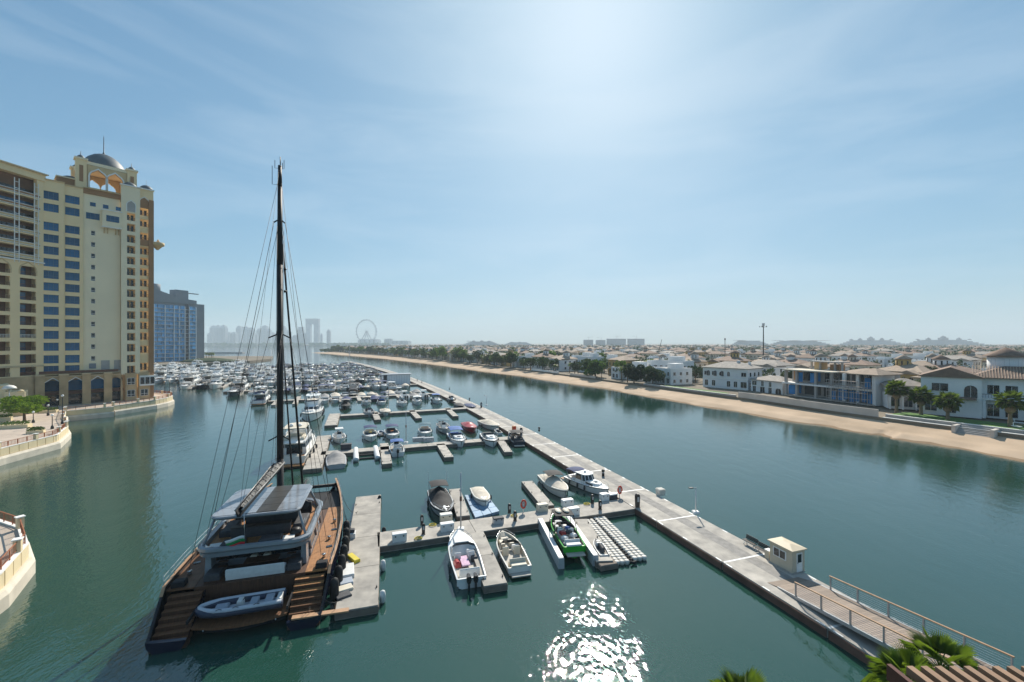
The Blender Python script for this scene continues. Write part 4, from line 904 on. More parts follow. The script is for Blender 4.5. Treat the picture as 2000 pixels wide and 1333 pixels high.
# ------------------------------------------------------------------ the black sailing catamaran (local frame: bow +Y, starboard +X)
dm('yacht_grey', (0.24, 0.26, 0.285), 0.12, 0.15, 0.6, spec=0.7)
dm('roof_panel', (0.25, 0.265, 0.285), 0.10, 0.25, 0.35, spec=0.8, rand=0.12)
dm('soft_roof', (0.035, 0.032, 0.028), 0.45, 0.2, 2)
dm('sail_grey', (0.12, 0.115, 0.11), 0.8, 0.4, 2.2, bump=0.6, bscale=4, col2=(0.27, 0.26, 0.24))
dm('boom_edge', (0.30, 0.29, 0.27), 0.35, 0.1, 2)
dm('tender_grey', (0.48, 0.51, 0.56), 0.5, 0.08, 2)
dm('flag_white', (0.75, 0.75, 0.74), 0.8, 0.03, 2); dm('flag_green', (0.01, 0.22, 0.06), 0.8, 0.05, 2); dm('flag_red', (0.55, 0.02, 0.03), 0.8, 0.05, 2)
cat = thing('sailing_catamaran', 'huge black and navy sailing catamaran with teak stern steps and one tall carbon mast', 'sailing yacht', (-20.3, 31.4, 0), atan2(0.279, 0.960))
XO = [(0, 5.70), (1.2, 5.85), (3.2, 6.05), (7, 6.2), (12, 6.1), (17, 5.65), (21, 5.05), (24, 4.45), (26.2, 3.95)]
def lerp(tab, y):
    for (a, b), (c, d) in zip(tab, tab[1:]):
        if y <= c: return b + (d - b)*max(0, (y - a))/(c - a)
    return tab[-1][1]
def xo(y): return lerp(XO, y)
def zs(y): return lerp([(0, .85), (.5, 1.0), (3.3, 3.05), (8, 3.1), (17, 3.25), (26.2, 3.6)], y)
def xi(y): return lerp([(0, 3.25), (3.3, 3.2), (17, 3.3), (22, 3.4), (26.2, 3.85)], y)
ys = [0, .3, .8, 1.4, 2, 2.7, 3.3, 4.5, 6, 8, 10, 12, 14, 16, 18, 20, 22, 24, 25.4, 26.2]
for s_ in (-1, 1):
    b = MB(); secs = []
    for y in ys:
        o, i_, z = xo(y), xi(y), zs(y); zi = min(z, lerp([(0, .75), (.3, .75), (3.3, 2.6), (26.2, 3.2)], y)); sq = 1 if y < 24 else .5
        row = [(s_*o, y, z), (s_*(o - .05), y, z*.55), (s_*(o - .42*sq), y, .05), (s_*((o + i_)/2), y, -.5), (s_*(i_ + .3*sq), y, .05), (s_*i_, y, zi*.8), (s_*i_, y, zi - .1)]
        secs.append(row if s_ > 0 else row)
    b.loft(secs); q = secs[0]; b.add(q, [tuple(range(7))]); b.add([(s_*(xo(0) - .01), -.01, .82), (s_*3.26, -.01, .68), (s_*3.26, .25, .7), (s_*(xo(0) - .01), .25, .9)], [(0, 1, 2, 3)])
    b.build('hull', M['navy_hull'], cat)
    # inner bulwark, cap rail, side deck
    b = MB(); b.loft([[(s_*(xo(y) - .005), y, zs(y) - .02), (s_*(xo(y) - .005), y, zs(y) + .03), (s_*(xo(y) - .20), y, zs(y) + .03), (s_*(xo(y) - .20), y, 2.70 if y > 3.2 else max(.6, zs(y) - .45))] for y in ys if y <= 25.4]); b.build('bulwark', M['black_hull'], cat)
    b = MB(); b.loft([[(s_*(xo(y) + .02), y, zs(y) + .032), (s_*(xo(y) + .02), y, zs(y) + .08), (s_*(xo(y) - .20), y, zs(y) + .08), (s_*(xo(y) - .20), y, zs(y) + .032)] for y in ys if y >= 2.7], closed=True, caps=True); b.build('cap_rail', M['handrail'], cat)
    nst = 13
    for i in range(nst):
        y0, y1 = 3.35 + i*1.12, 3.35 + (i + 1)*1.12 - .02; o0, o1 = xo(y0) - .22, xo(y1) - .22
        q = [(s_*4.0, y0), (s_*o0, y0), (s_*o1, y1), (s_*4.0, y1)]; MB().prism(q if s_ > 0 else q[::-1], 2.62, 2.73).build('deck_panel', M['teak' if s_ > 0 else 'teak_shaded'], cat)  # lit teak tone to starboard, shade painted into the port panels
    for i in range(7):
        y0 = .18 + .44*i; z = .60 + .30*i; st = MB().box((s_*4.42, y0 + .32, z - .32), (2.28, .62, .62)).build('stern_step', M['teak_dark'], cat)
        MB().box((s_*4.42, y0 + .24, z + .014), (2.24, .44, .045)).build('tread', M['teak' if s_ > 0 and i > 3 else 'teak_shaded'], st)  # upper starboard treads get the lit tone, the others painted-in shade
    MB().box((s_*3.27, 1.7, 1.75), (.12, 3.0, .25)).build('step_rail', M['carbon'], cat)
    for y in (3.35, 5.2, 7.2, 9.2, 11.2, 13.2, 15.2, 17.2, 19.2, 21.2, 23.2, 25): MB().tube([(s_*(xo(y) - .08), y, zs(y)), (s_*(xo(y) - .04), y, zs(y) + .85)], .022, 5).build('stanchion', M['chrome'], cat)
    for h in (.45, .84): MB().tube([(s_*(xo(y) - .06), y, zs(y) + h) for y in (3.35, 7.2, 11.2, 15.2, 19.2, 23.2, 25)], .012, 4).build('guard_wire', M['chrome'], cat)
    for y, l in ((9.2, .5), (13.4, .5), (5.6, .4)): MB().lathe([(.17, 0), (.12, .1), (.14, .24), (.2, .3)], (s_*5.15, y, 2.74), 10).build('winch', M['chrome'], cat)
    for y in (4.6, 7.6, 11.4): MB().box((s_*5.35, y, 2.76), (.5, .35, .06), .2).build('deck_hatch', M['dark_glass'], cat)
    MB().box((s_*5.2, 3.95, 2.95), (.9, .7, .45), bev=.08).build('deck_locker', M['carbon'], cat)
# bridge deck, foredeck, cross beam
MB().prism([(-4.0, 3.35), (4.0, 3.35), (4.0, 17.5), (-4.0, 17.5)], 1.2, 2.705).build('bridge_deck', M['teak_dark'], cat)  # darker teak carries the shade over the aft deck in its colour
MB().prism([(-5.3, 17.93), (5.3, 17.93), (4.3, 24.2), (-4.3, 24.2)], 2.45, 2.62).build('foredeck', M['carbon'], cat)
MB().tube([(-4.1, 24.8, 3.2), (0, 24.9, 3.1), (4.1, 24.8, 3.2)], .22, 8).build('cross_beam', M['carbon'], cat)
MB().tube([(0, 24.9, 3.1), (0, 27.6, 3.3)], .13, 6).build('bowsprit', M['carbon'], cat)
# stern platform between the hulls
sb = MB(); sb.prism([(-3.3, .85), (-1.6, .35), (0, .22), (1.6, .35), (3.15, .85), (3.15, 3.34), (-3.15, 3.34)], .82, .98); sb.build('stern_platform', M['teak_shaded'], cat)  # the platform's shade is painted into its teak
MB().prism([(-3.0, 1.1), (0, .6), (3.0, 1.1), (3.0, 3.3), (-3.0, 3.3)], .35, .817).build('platform_frame', M['black_hull'], cat)
MB().box((0, 3.42, 1.75), (6.3, .12, 1.9)).build('stern_wall', M['black_hull'], cat)
for i in range(5): MB().tube([(-2.4 + 1.2*i, .5 + .1*abs(2 - i), .86), (-2.4 + 1.2*i, .40 + .1*abs(2 - i), .70)], .05, 5).build('cleat', M['chrome'], cat)
# aft cockpit
sofa = MB().box((0.2, 4.1, 3.0), (4.3, .75, .55), bev=.08).build('sofa', M['seat_light'], cat); MB().box((.2, 3.72, 3.32), (4.3, .16, .6), bev=.06).build('backrest', M['seat_light'], sofa)
tb = MB().box((.3, 5.3, 3.42), (2.6, 1.1, .07)).build('cockpit_table', M['teak_dark'], cat); MB().box((.3, 5.3, 3.05), (.5, .5, .68)).build('pedestal', M['carbon'], tb)
for x in (-.5, .5): MB().box((x, 6.05, 3.25), (.55, .5, .6), bev=.08).build('cockpit_chair', M['cream_vinyl'], cat)
for x in (-3.0, 3.0): MB().box((x, 4.9, 3.0), (1.1, 1.9, .55), bev=.08).build('side_lounge', M['seat_dark'], cat)
# saloon
SO = outline(6.4, 16.6, 3.9, 3.2); SI = outline(6.4, 15.9, 3.65, 3.0)
MB().prism(outline(6.38, 16.7, 3.95, 3.2), 2.71, 3.25).build('saloon_base', M['yacht_grey'], cat); MB().prism(SO, 3.252, 4.62, SI).build('saloon_window', M['dark_glass'], cat)
for s_ in (-1, 1):
    for y in (6.6, 9.5, 12.4): MB().tube([(s_*3.92, y, 3.2), (s_*3.70, y, 4.65)], .12, 5).build('saloon_pillar', M['yacht_grey'], cat)
    MB().box((s_*3.6, 5.5, 3.75), (.5, 1.2, 2.05), tx=.7, ty=.8).build('deck_support', M['yacht_grey'], cat)
    lad = MB()
    for i in range(6): lad.box((s_*2.6, 4.9 + .22*i, 2.95 + .33*i), (.7, .28, .05))
    lad.build('fly_stair', M['teak_dark'], cat)
# flybridge
def rrect(x, y0, y1, r, n=4, rf=None):
    out = []
    for cx_, cy_, a0, q in ((x, y0, -pi/2, r), (x, y1, 0, rf or r), (-x, y1, pi/2, rf or r), (-x, y0, pi, r)):
        sx = 1 if cx_ > 0 else -1; sy = 1 if cy_ == y1 else -1
        for i in range(n + 1):
            a = a0 + pi/2*i/n; out.append((cx_ - sx*q + q*cos(a), cy_ - sy*q + q*sin(a)))
    return out
FB = rrect(4.15, 3.75, 14.0, 1.3, 5, 2.6)
MB().prism(FB, 4.70, 5.02, rrect(4.2, 3.7, 14.05, 1.3, 5, 2.6)).build('fly_deck', M['yacht_grey'], cat)
q = []
for sc, z in ((1.0, 5.0), (1.035, 5.2), (1.03, 5.42), (.985, 5.5), (.92, 5.42), (.905, 5.02)): q.append([((p[0]*sc), 8.9 + (p[1] - 8.9)*(1 - (1 - sc)*.8), z) for p in FB])
b = MB(); n = len(FB)
for k_ in range(len(q) - 1): b.add(q[k_] + q[k_ + 1], [(i, (i + 1) % n, n + (i + 1) % n, n + i) for i in range(n)], True)
b.build('fly_coaming', M['yacht_grey'], cat)
MB().prism(rrect(3.75, 4.2, 13.4, 1.0, 4, 2.2), 5.0, 5.05).build('fly_floor', M['teak'], cat)
for x in (-1.7, 1.1): MB().box((x, 4.75, 5.28), (1.7, 1.0, .42), bev=.1).build('sunbed', M['seat_dark'], cat)
for x, y in ((-2.9, 4.55), (2.5, 4.6)): MB().box((x, y, 5.32), (.9, .7, .1), .1).build('side_table', M['white_plastic'], cat)
MB().box((0, 6.4, 5.5), (4.6, .5, .9), bev=.08).build('bar_counter', M['seat_dark'], cat); MB().box((0, 6.4, 5.97), (4.7, .6, .06)).build('bar_top', M['soft_roof'], cat)
MB().box((.3, 9.0, 5.9), (4.4, .9, 1.7)).build('fly_locker', M['seat_dark'], cat)
for s_ in (-1, 1):
    MB().box((s_*2.9, 8.0, 5.3), (1.0, 2.6, .5), bev=.1).build('fly_sofa', M['seat_dark'], cat)
    hs_ = MB().box((s_*2.7, 10.9, 5.55), (1.2, .7, 1.0), ty=.6, bev=.08).build('helm_station', M['carbon'], cat); MB().lathe([(.42, -.02), (.45, 0), (.42, .02)], n=14).build('wheel', M['black_metal'], hs_, (s_*2.7, 10.4, 5.95))
    hs_.children[0].rotation_euler.x = 1.2
MB().lathe([(.42, 0), (.5, .3), (.4, .62), (.1, .7)], (2.9, 5.4, 5.05), 12).build('fly_grill', M['black_metal'], cat)
for i in range(5): MB().tube([(3.4, 5.4 + .35*i, 5.4), (3.4, 5.4 + .35*i, 6.0)], .018, 4).build('fly_stanchion', M['chrome'], cat)
MB().tube([(3.4, 5.4, 6.0), (3.4, 6.8, 6.0)], .02, 4).build('fly_rail', M['chrome'], cat)
# hard top
HT = rrect(3.4, 4.3, 11.5, .9, 4)
b = MB(); qs = [[(p[0]*a, 7.9 + (p[1] - 7.9)*a, z) for p in HT] for a, z in ((.965, 7.40), (1.0, 7.48), (1.01, 7.60), (.985, 7.68))]; n = len(HT)
for k_ in range(3): b.add(qs[k_] + qs[k_ + 1], [(i, (i + 1) % n, n + (i + 1) % n, n + i) for i in range(n)], True)
b.add(qs[0], [tuple(range(n - 1, -1, -1))]); b.add(qs[3], [tuple(range(n))]); ht = b.build('hard_top', M['yacht_grey'], cat)
for i in range(4):
    for j in range(4):
        x0 = -3.12 + 1.56*i; y0 = 4.6 + 1.68*j; mid = i == 2
        if (i, j) in (): continue
        MB().box((x0 + .78, y0 + .82, 7.69 + .03*(1 - abs(i - 1.5)/1.5)), (1.53, 1.63, .03)).build('roof_panel', M['soft_roof' if mid else 'roof_panel'], ht)
for s_ in (-1, 1):
    for y, yy in ((5.2, 4.6), (10.6, 11.4)): MB().tube([(s_*3.85, yy, 5.3), (s_*3.15, y, 7.42)], .11, 6).build('top_strut', M['yacht_grey'], cat)
# mast, boom, rigging
mz = [(2.7, .33), (10, .33), (30, .29), (38, .22), (40.2, .18)]
b = MB()
for (z0, r0), (z1, r1) in zip(mz, mz[1:]): b.loft([[(r0*.95*cos(2*pi*i/14), 13 + r0*1.4*sin(2*pi*i/14) - .004*z0, z0) for i in range(14)], [(r1*.95*cos(2*pi*i/14), 13 + r1*1.4*sin(2*pi*i/14) - .004*z1, z1) for i in range(14)]], closed=True, caps=True, smooth=True)
mast = b.build('mast', M['carbon'], cat)
for s_ in (-1, 1):
    for z, l in ((23.0, 1.0), (34.8, .5), (12.5, 1.0)): MB().tube([(0, 13, z), (s_*l, 12.6, z - .5)], .07, 5).build('spreader', M['carbon'], mast)
b = MB(); b.tube([(0, 13, 40.1), (0, 13, 41.2)], .05, 5); b.build('mast_light', M['black_metal'], mast)
for x, h in ((-.75, 1.9), (-.5, .8), (.35, .9), (.2, .6)): MB().tube([(x*.3, 13, 38.3 if x == -.75 else 40), (x, 13, 38.3 if x == -.75 else 40), (x, 13, (38.3 if x == -.75 else 40) + h)], .028, 4).build('antenna', M['black_metal'], mast)
for i, z in enumerate((29.5, 27.2)): MB().lathe([(.1, 0), (.16, .1), (.1, .24)], (.45, 13, z), 8).build('deck_light', M['black_metal'], mast)
by = lambda f: 12.5 - f*12.2
BZ = lambda f: 9.5 - .25*f
secs = []
for i in range(13):
    f = i/12; wv = .50 - .26*f; z = BZ(f); secs.append([(-wv, by(f), z + .25), (-wv*.5, by(f), z - .25), (wv*.5, by(f), z - .25), (wv, by(f), z + .25), (wv*.88, by(f), z + .24), (0, by(f), z - .1), (-wv*.88, by(f), z + .24)])
boom = MB().loft(secs, closed=True, caps=True).build('boom', M['carbon'], cat)
for s_ in (-1, 1): MB().tube([(s_*(.50 - .26*f), by(f), BZ(f) + .27) for f in (0, .5, 1)], .06, 5).build('boom_edge', M['boom_edge'], boom)
rr2 = random.Random(4); secs = []
for i in range(30):
    f = .02 + .93*i/29; wv = (.42 - .22*f); row = []
    for j in range(9):
        u = -1 + j/4; row.append((u*wv, by(f), BZ(f) + .12 + (.30 - .1*f)*(1 - u*u) + rr2.uniform(-.09, .09)*(1 - abs(u))))
    secs.append(row)
MB().loft(secs, smooth=False).build('furled_sail', M['sail_grey'], boom)
for i in range(9):
    f = .08 + .1*i; MB().tube([(-.5 + .3*f, by(f), BZ(f) + .25), (0, by(f), BZ(f) + .52), (.5 - .3*f, by(f), BZ(f) + .25)], .035, 4).build('sail_tie', M['black_metal'], boom)
WR = M['black_metal']
def wire(a, b, r=.026, nm='shroud', mtl=None): MB().tube([a, b], r, 5).build(nm, mtl or WR, cat)
HN = (0, 13, 34.6)
for s_ in (-1, 1):
    wire((s_*5.55, 10.6, 3.1), (s_*.5, 12.7, 34.4)); wire((s_*5.5, 11.2, 3.1), (s_*.95, 12.6, 22.6), .02); wire((s_*.95, 12.6, 22.6), (s_*.3, 13, 34), .016)
    wire((s_*5.0, 5.0, 3.2), (s_*.15, 12.8, 38.6), .018, 'backstay'); wire((s_*5.1, 7.8, 3.1), (s_*.2, 12.8, 33.6), .02, 'runner')
    wire((s_*.5, by(.45), BZ(.45) + .2), (s_*.25, 12.9, 23.5), .012, 'lazy_jack'); wire((s_*.4, by(.8), BZ(.8) + .2), (s_*.25, 12.9, 23.5), .012, 'lazy_jack')
    wire((s_*.42, 12.9, 10), (s_*.30, 12.95, 34), .022, 'halyard', M['seat_light'])
wire((0, by(.98), BZ(1) + .2), (0, 12.6, 40), .012, 'topping_lift')
MB().tube([(0, 24.9, 3.4), (0, 14.0, 32.4)], .14, 8, .09).build('furled_jib', M['carbon'], cat)
MB().tube([(0, 19.8, 2.9), (0, 13.7, 23.2)], .11, 8, .06).build('furled_staysail', M['carbon'], cat)
for i in range(7): 
    y = 2.6 + 2.0*i; MB().lathe([(.06, .95), (.28, .8), (.36, .55), (.36, -.55), (.28, -.8), (.06, -.95)], (xo(y) + .38, y, 1.35), 12).build('fender', M['rubber'], cat)
    MB().tube([(xo(y) + .38, y, 2.3), (xo(y) - .05, y, zs(y) + .05)], .02, 4).build('fender_line', WR, cat)
# ensign on its pole
fp = thing('ensign', 'white green and red flag drooping from a thin pole over the catamaran flybridge', 'flag', tuple(cat.location + Vector((0.960*-.6 - .279*3.85, .279*-.6 + .960*3.85, 5.45))), cat.rotation_euler.z)
MB().tube([(0, 0, 0), (0, -.25, 2.6)], .025, 5).build('pole', M['chrome'], fp)
for nm, i0, mm in (('white_stripe', 0, 'flag_white'), ('green_stripe', 1, 'flag_green'), ('red_stripe', 2, 'flag_red')):
    secs = []
    for i in range(12):
        f = i/11; x = -1.45*f; dr = .32*f**1.6; wv = .09*sin(f*7); row = []
        for j in (0, 1):
            v = (i0 + j)/3; row.append((x + .25*v*f, -.08 + wv + .04*v, .75 - .26*3*v*(1 - .15*f) - dr))
        row += [(p[0], p[1] + .012, p[2]) for p in row[::-1]]; secs.append(row)
    MB().loft(secs, closed=True, caps=True, smooth=True).build(nm, M[mm], fp)
# inflatable tender on the stern platform: bow to port
tl = cat.location + Vector((0.960*-.2 - .279*1.75, .279*-.2 + .960*1.75, 1.0))
tn = thing('tender', 'navy and grey inflatable tender lying across the catamaran stern platform', 'tender', tuple(tl), cat.rotation_euler.z + pi/2 + .03)
def ribtube(r, inset, z, mat, nm):
    L, B = 5.9, 2.05; pts = []
    for x, y in ((-B/2 + r, -L/2), (-B/2 + r, L*.15), (-B/2 + r + .08, L*.28), (-B*.25, L*.40), (-B*.09, L*.475), (0, L*.485), (B*.09, L*.475), (B*.25, L*.40), (B/2 - r - .08, L*.28), (B/2 - r, L*.15), (B/2 - r, -L/2)): pts.append((x*(1 - inset), y*(1 - inset*.5), z + .12*max(0, y/(L/2))**2))
    MB().tube(pts, r, 10).build(nm, mat, tn)
ribtube(.29, 0, .62, M['rib_tube'], 'tube'); ribtube(.17, .05, .83, M['tender_grey'], 'tube_top')
b = MB(); b.loft([[(-.7*a, y, .55), (0, y, .02 + .25*c), (.7*a, y, .55)] for y, a, c in ((-2.8, 1, 0), (.8, 1, 0), (1.9, .7, .6), (2.7, .1, 1.6))]); b.add([(-.7, -2.8, .55), (0, -2.8, .02), (.7, -2.8, .55)], [(0, 1, 2)]); b.build('hull', M['seat_light'], tn)
MB().box((0, -.2, .52), (1.25, 4.6, .06)).build('floor', M['tender_grey'], tn)
MB().box((0, .1, .82), (.62, .5, .62), ty=.7, bev=.05).build('console', M['seat_light'], tn); MB().tube([(-.2, -.15, 1.12), (0, -.2, 1.2), (.2, -.15, 1.12)], .025, 5).build('wheel', M['black_metal'], tn)
MB().box((0, -.85, .72), (.95, .55, .4), bev=.07).build('seat', M['rib_grey'], tn); MB().box((0, -1.9, .72), (1.15, .6, .4), bev=.07).build('stern_seat', M['rib_grey'], tn); MB().box((0, 1.35, .68), (.8, .9, .3), bev=.07).build('bow_pad', M['rib_grey'], tn)
MB().box((0, -2.62, .74), (1.1, .35, .42), bev=.08).build('engine_cover', M['seat_light'], tn)
for y in (-1.2, .2, 1.3):
    for s_ in (-1, 1): MB().tube([(s_*.9, y - .2, .99), (s_*.9, y, 1.07), (s_*.9, y + .2, .99)], .022, 5).build('grab_handle', M['black_metal'], tn)
# gangplank to the wide pontoon
a, b_ = cat.matrix_basis @ Vector((3.6, .25, .92)), at(681, 1190, DOCK_Z + .05); u = b_ - a
gk = thing('gangplank', 'long orange brown gangplank from the catamaran steps to the wide pontoon', 'gangplank'); n_ = Vector((-u.y, u.x, 0)).normalized()*.24
MB().loft([[a - n_, a + n_, a + n_ - Vector((0, 0, .12)), a - n_ - Vector((0, 0, .12))], [b_ - n_, b_ + n_, b_ + n_ - Vector((0, 0, .12)), b_ - n_ - Vector((0, 0, .12))]], closed=True, caps=True).build('plank', M['handrail'], gk)
for f in (.3, .75): p = a + u*f; MB().tube([p + n_, p + n_ + Vector((0, 0, .5))], .02, 4).build('stanchion', M['chrome'], gk)
def rope(p, q, lab, sag=.5, r=.03, mtl='black_metal'):
    p, q = Vector(p), Vector(q); tag(MB().tube([p + (q - p)*f - Vector((0, 0, sag*4*f*(1 - f))) for f in [i/10 for i in range(11)]], r, 5).build('mooring_line', M[mtl]), lab, 'rope')
def yl(x, y, z): return cat.matrix_basis @ Vector((x, y, z))
rope(yl(4.6, 23.5, 3.3), at(699, 1000, .9), 'dark mooring line from the catamaran bow to the wide pontoon', 1.2)
rope(yl(5.6, 17, 3.2), at(693, 1035, .9), 'dark mooring line from amidships on the catamaran to the wide pontoon', .8)
rope(yl(5.6, 1.2, 1.6), at(672, 1165, .9), 'short dark mooring line at the catamaran stern', .5)
# loose gear along the catamaran edge of the wide pontoon
for i, (px, sz, mm, nm, lab) in enumerate((((686, 1048), (.9, 1.0, .5), 'seat_light', 'gear_crate', 'pale crate with a dark bag on the wide pontoon beside the catamaran'), ((677, 1118), (1.3, 2.2, .35), 'seat_light', 'gear_bag', 'flat white bag on the wide pontoon beside the catamaran'), ((676, 1138), (1.1, 1.0, .25), 'rib_grey', 'gear_mat', 'grey mat on the wide pontoon beside the white bag'), ((674, 1150), (1.2, .9, .2), 'cream_vinyl', 'gear_mat', 'tan mat on the wide pontoon nearest the gangplank'), ((670, 1163), (1.2, .9, .15), 'seat_dark', 'gear_mat', 'dark mat on the wide pontoon beside the gangplank'), ((690, 1092), (.6, 1.8, .3), 'yellow', 'gear_bag', 'yellow bundle on the wide pontoon beside the catamaran'))):
    p = at(*px, DOCK_Z); t = thing(nm, lab, 'crate' if 'crate' in nm else 'bag' if 'bag' in nm else 'mat', (p.x, p.y, DOCK_Z - .06), .28); MB().box((0, 0, sz[2]/2), sz, .1*i, bev=.05).build('body', M[mm], t)
    if i == 0: MB().box((.1, .1, .65), (.5, .6, .35), bev=.08).build('dark_bag', M['seat_dark'], t)
for i, px in enumerate(((735, 972), (742, 1035), (739, 1100), (737, 1160))):
    p = at(*px, DOCK_Z); t = MB().lathe([(.05, .6), (.2, .5), (.26, .2), (.26, -.3), (.1, -.5)], (p.x + .45, p.y, .45), 10).build('pontoon_fender', M['rubber' if i < 2 else 'seat_light']); tag(t, ['dark fender at the far end of the wide pontoon', 'dark fender where the first dock meets the wide pontoon', 'pale fender hanging off the open side of the wide pontoon', 'pale fender near the camera end of the wide pontoon'][i], 'fender')
# ------------------------------------------------------------------ quays and promenade
TER = 2.9
PROM = [(-36, 18), (-42.3, 35.1), (-46, 40.3), (-50.8, 44.0), (-57, 46.5), (-65, 47.5), (-78, 50), (-88, 62), (-92.3, 77), (-94.4, 88.2), (-102, 97.6), (-113, 107), (-125, 119), (-118.8, 126.8), (-120.6, 128.6), (-118.8, 141.5), (-119.6, 147), (-121.8, 152.5), (-126.0, 157), (-134, 161), (-150, 163), (-175, 163)]
RUNS = [(0, 6, 'curved pale stone quay wall in the lower corner below the camera building', 0), (7, 10, 'pale stone quay wall of the angled terrace with the round tree', 0), (10, 12, 'sunlit quay wall running back from the angled terrace', 0), (12, 13, 'pale stone quay wall in front of the arcade, its nearer length', 0), (14, 15, 'pale stone quay wall in front of the arcade, its farther length', 0), (15, 20, 'rounded pale quay end past the tower corner', 0)]
pv = MB(); pv.prism(PROM[::1] + [(-230, 163), (-230, 10)], -1, TER - .05); tag(pv.build('promenade', M['paving']), kind='structure')
def offp(pts, o):
    out = []
    for i, p in enumerate(pts):
        a = Vector(pts[max(i - 1, 0)]); b = Vector(pts[min(i + 1, len(pts) - 1)]); t = (b - a).normalized(); out.append((p[0] + t.y*o, p[1] - t.x*o))
    return out
def offl(pts, o, p, q): return [tuple(v) for v in offp(pts, o)]
for (i0, i1, lab, _) in RUNS:
    pts = PROM[i0:i1 + 1]; t = thing('quay_wall', lab, 'quay wall')
    A, B, C = offp(pts, .55), offp(pts, .02), offp(pts, -.3)
    MB().loft([[(b[0], b[1], -1), (a[0], a[1], -1), (a[0]*1, a[1], 1.15), (a[0]*.6 + b[0]*.4, a[1]*.6 + b[1]*.4, 1.5), (b[0], b[1], 1.52)] for a, b in zip(A, B)], caps=True).build('plinth', M['quay_stone'], t)
    MB().loft([[(b[0], b[1], 1.4), (b[0], b[1], 2.88), (c[0], c[1], 2.88), (c[0], c[1], 1.4)] for b, c in zip(B, C)], closed=True, caps=True).build('wall', M['quay_cream'], t)
    MB().loft([[(b[0] + (b[0] - c[0])*.3, b[1] + (b[1] - c[1])*.3, 2.885), (b[0] + (b[0] - c[0])*.3, b[1] + (b[1] - c[1])*.3, 3.0), (c[0], c[1], 3.0), (c[0], c[1], 2.885)] for b, c in zip(B, C)], closed=True, caps=True).build('coping', M['trim_white'], t)
    rl = None
    cl = resample(pts, max(2, round(sum(hypot(b[0] - a[0], b[1] - a[1]) for a, b in zip(pts, pts[1:]))/1.9)))
    for j in range(len(cl) - 1):
        a, b = Vector(cl[j]), Vector(cl[j + 1]); u = (b - a).normalized(); n = Vector((u.y, -u.x)); m = (a + b)/2 + n*.05; an = atan2(u.y, u.x); l = (b - a).length
        MB().box((m.x, m.y, 2.2), (l - .14, .10, 1.24), an).build('wall_panel', M['quay_cream'], t)
        e = a - n*.12
        if j % 4 == 0:
            pl = MB().box((e.x, e.y, 3.0 + .55), (.5, .5, 1.1), an).build('pillar', M['quay_cream'], t); MB().box((e.x, e.y, 4.14), (.66, .66, .1), an).build('cap', M['trim_white'], pl)
        else: MB().box((e.x, e.y, 3.0 + .5), (.08, .08, 1.0), an).build('rail_post', M['rail_red'], t)
        f = (a + b)/2 - n*.12; fb = MB(); fb.box((f.x, f.y, 3.95), (l - .1, .07, .07), an); fb.box((f.x, f.y, 3.2), (l - .1, .05, .05), an)
        for q in range(7): g = a + u*(l*(q + .5)/7) - n*.12; fb.box((g.x, g.y, 3.57), (.035, .035, .7), an)
        fb.build('railing', M['rail_red'], t)
# ------------------------------------------------------------------ arcade tower (local frame: +X along the front to the far corner, +Y into the building)
TA = atan2(.773, .634)
def fx(px, y=0.0):
    k = (px - 1000)/FOC; return (k*(147 + .634*y) + 124 + .773*y)/(.634 - .773*k)
def fz(px, py, y=0.0):
    return EYE - (py - HOR)/FOC*(147 + .634*y + .773*fx(px, y))
tw = thing('apartment_tower', 'tall cream tower with blue windows, arcaded base and a domed arch pavilion on its roof', 'tower', (-124, 147, 0), TA)
ROWZ = [13.8, 17.0, 20.8] + [24.4 + 3.64*i for i in range(10)] + [62.8, 66.5]
def wall_grid(x0, x1, z0, z1, cols, rows, y0, th, mat, parent, name='wall'):
    """a wall with real openings: piers between cols, spandrels between rows"""
    b = MB(); xs = [x0] + [v for c in cols for v in c] + [x1]
    for i in range(0, len(xs), 2):
        if xs[i + 1] - xs[i] > .01: b.box(((xs[i] + xs[i + 1])/2, y0 + th/2, (z0 + z1)/2), (xs[i + 1] - xs[i], th, z1 - z0))
    zz = [z0] + [v for r in sorted(rows) for v in r] + [z1]
    for c in cols:
        for i in range(0, len(zz), 2):
            if zz[i + 1] - zz[i] > .01: b.box(((c[0] + c[1])/2, y0 + th/2, (zz[i] + zz[i + 1])/2), (c[1] - c[0], th - .006, zz[i + 1] - zz[i]))
    return b.build(name, mat, parent)
wcache = {}
def glass_window(x, y, z, w_, h, nx, parent, mat='blue_glass', name='window', transom=True):
    key = (round(w_, 2), round(h, 2), nx, mat, transom)
    if key not in wcache:
        g = MB().box((0, .06, 0), (w_, .08, h)).mesh('window', M[mat]); f = MB()
        for i in range(nx + 1): f.box((-w_/2 + .05 + (w_ - .1)*i/nx, 0, 0), (.09, .08, h))
        for zz in ([-h/2 + .05, h/2 - .05] + ([-h*.18] if transom else [])): f.box((0, .003, zz), (w_ - .02, .07, .08))
        wcache[key] = (g, f.mesh('mullion', M['win_bar' if mat == 'blue_glass' else 'trim_white']))
    g, f = wcache[key]; o = inst(g, name, parent, (x, y, z)); inst(f, 'mullion', o); return o
xA0, xA1, xB1, xC1, xD1, xE1 = fx(79), fx(126), fx(163), fx(236), fx(273), 0.0
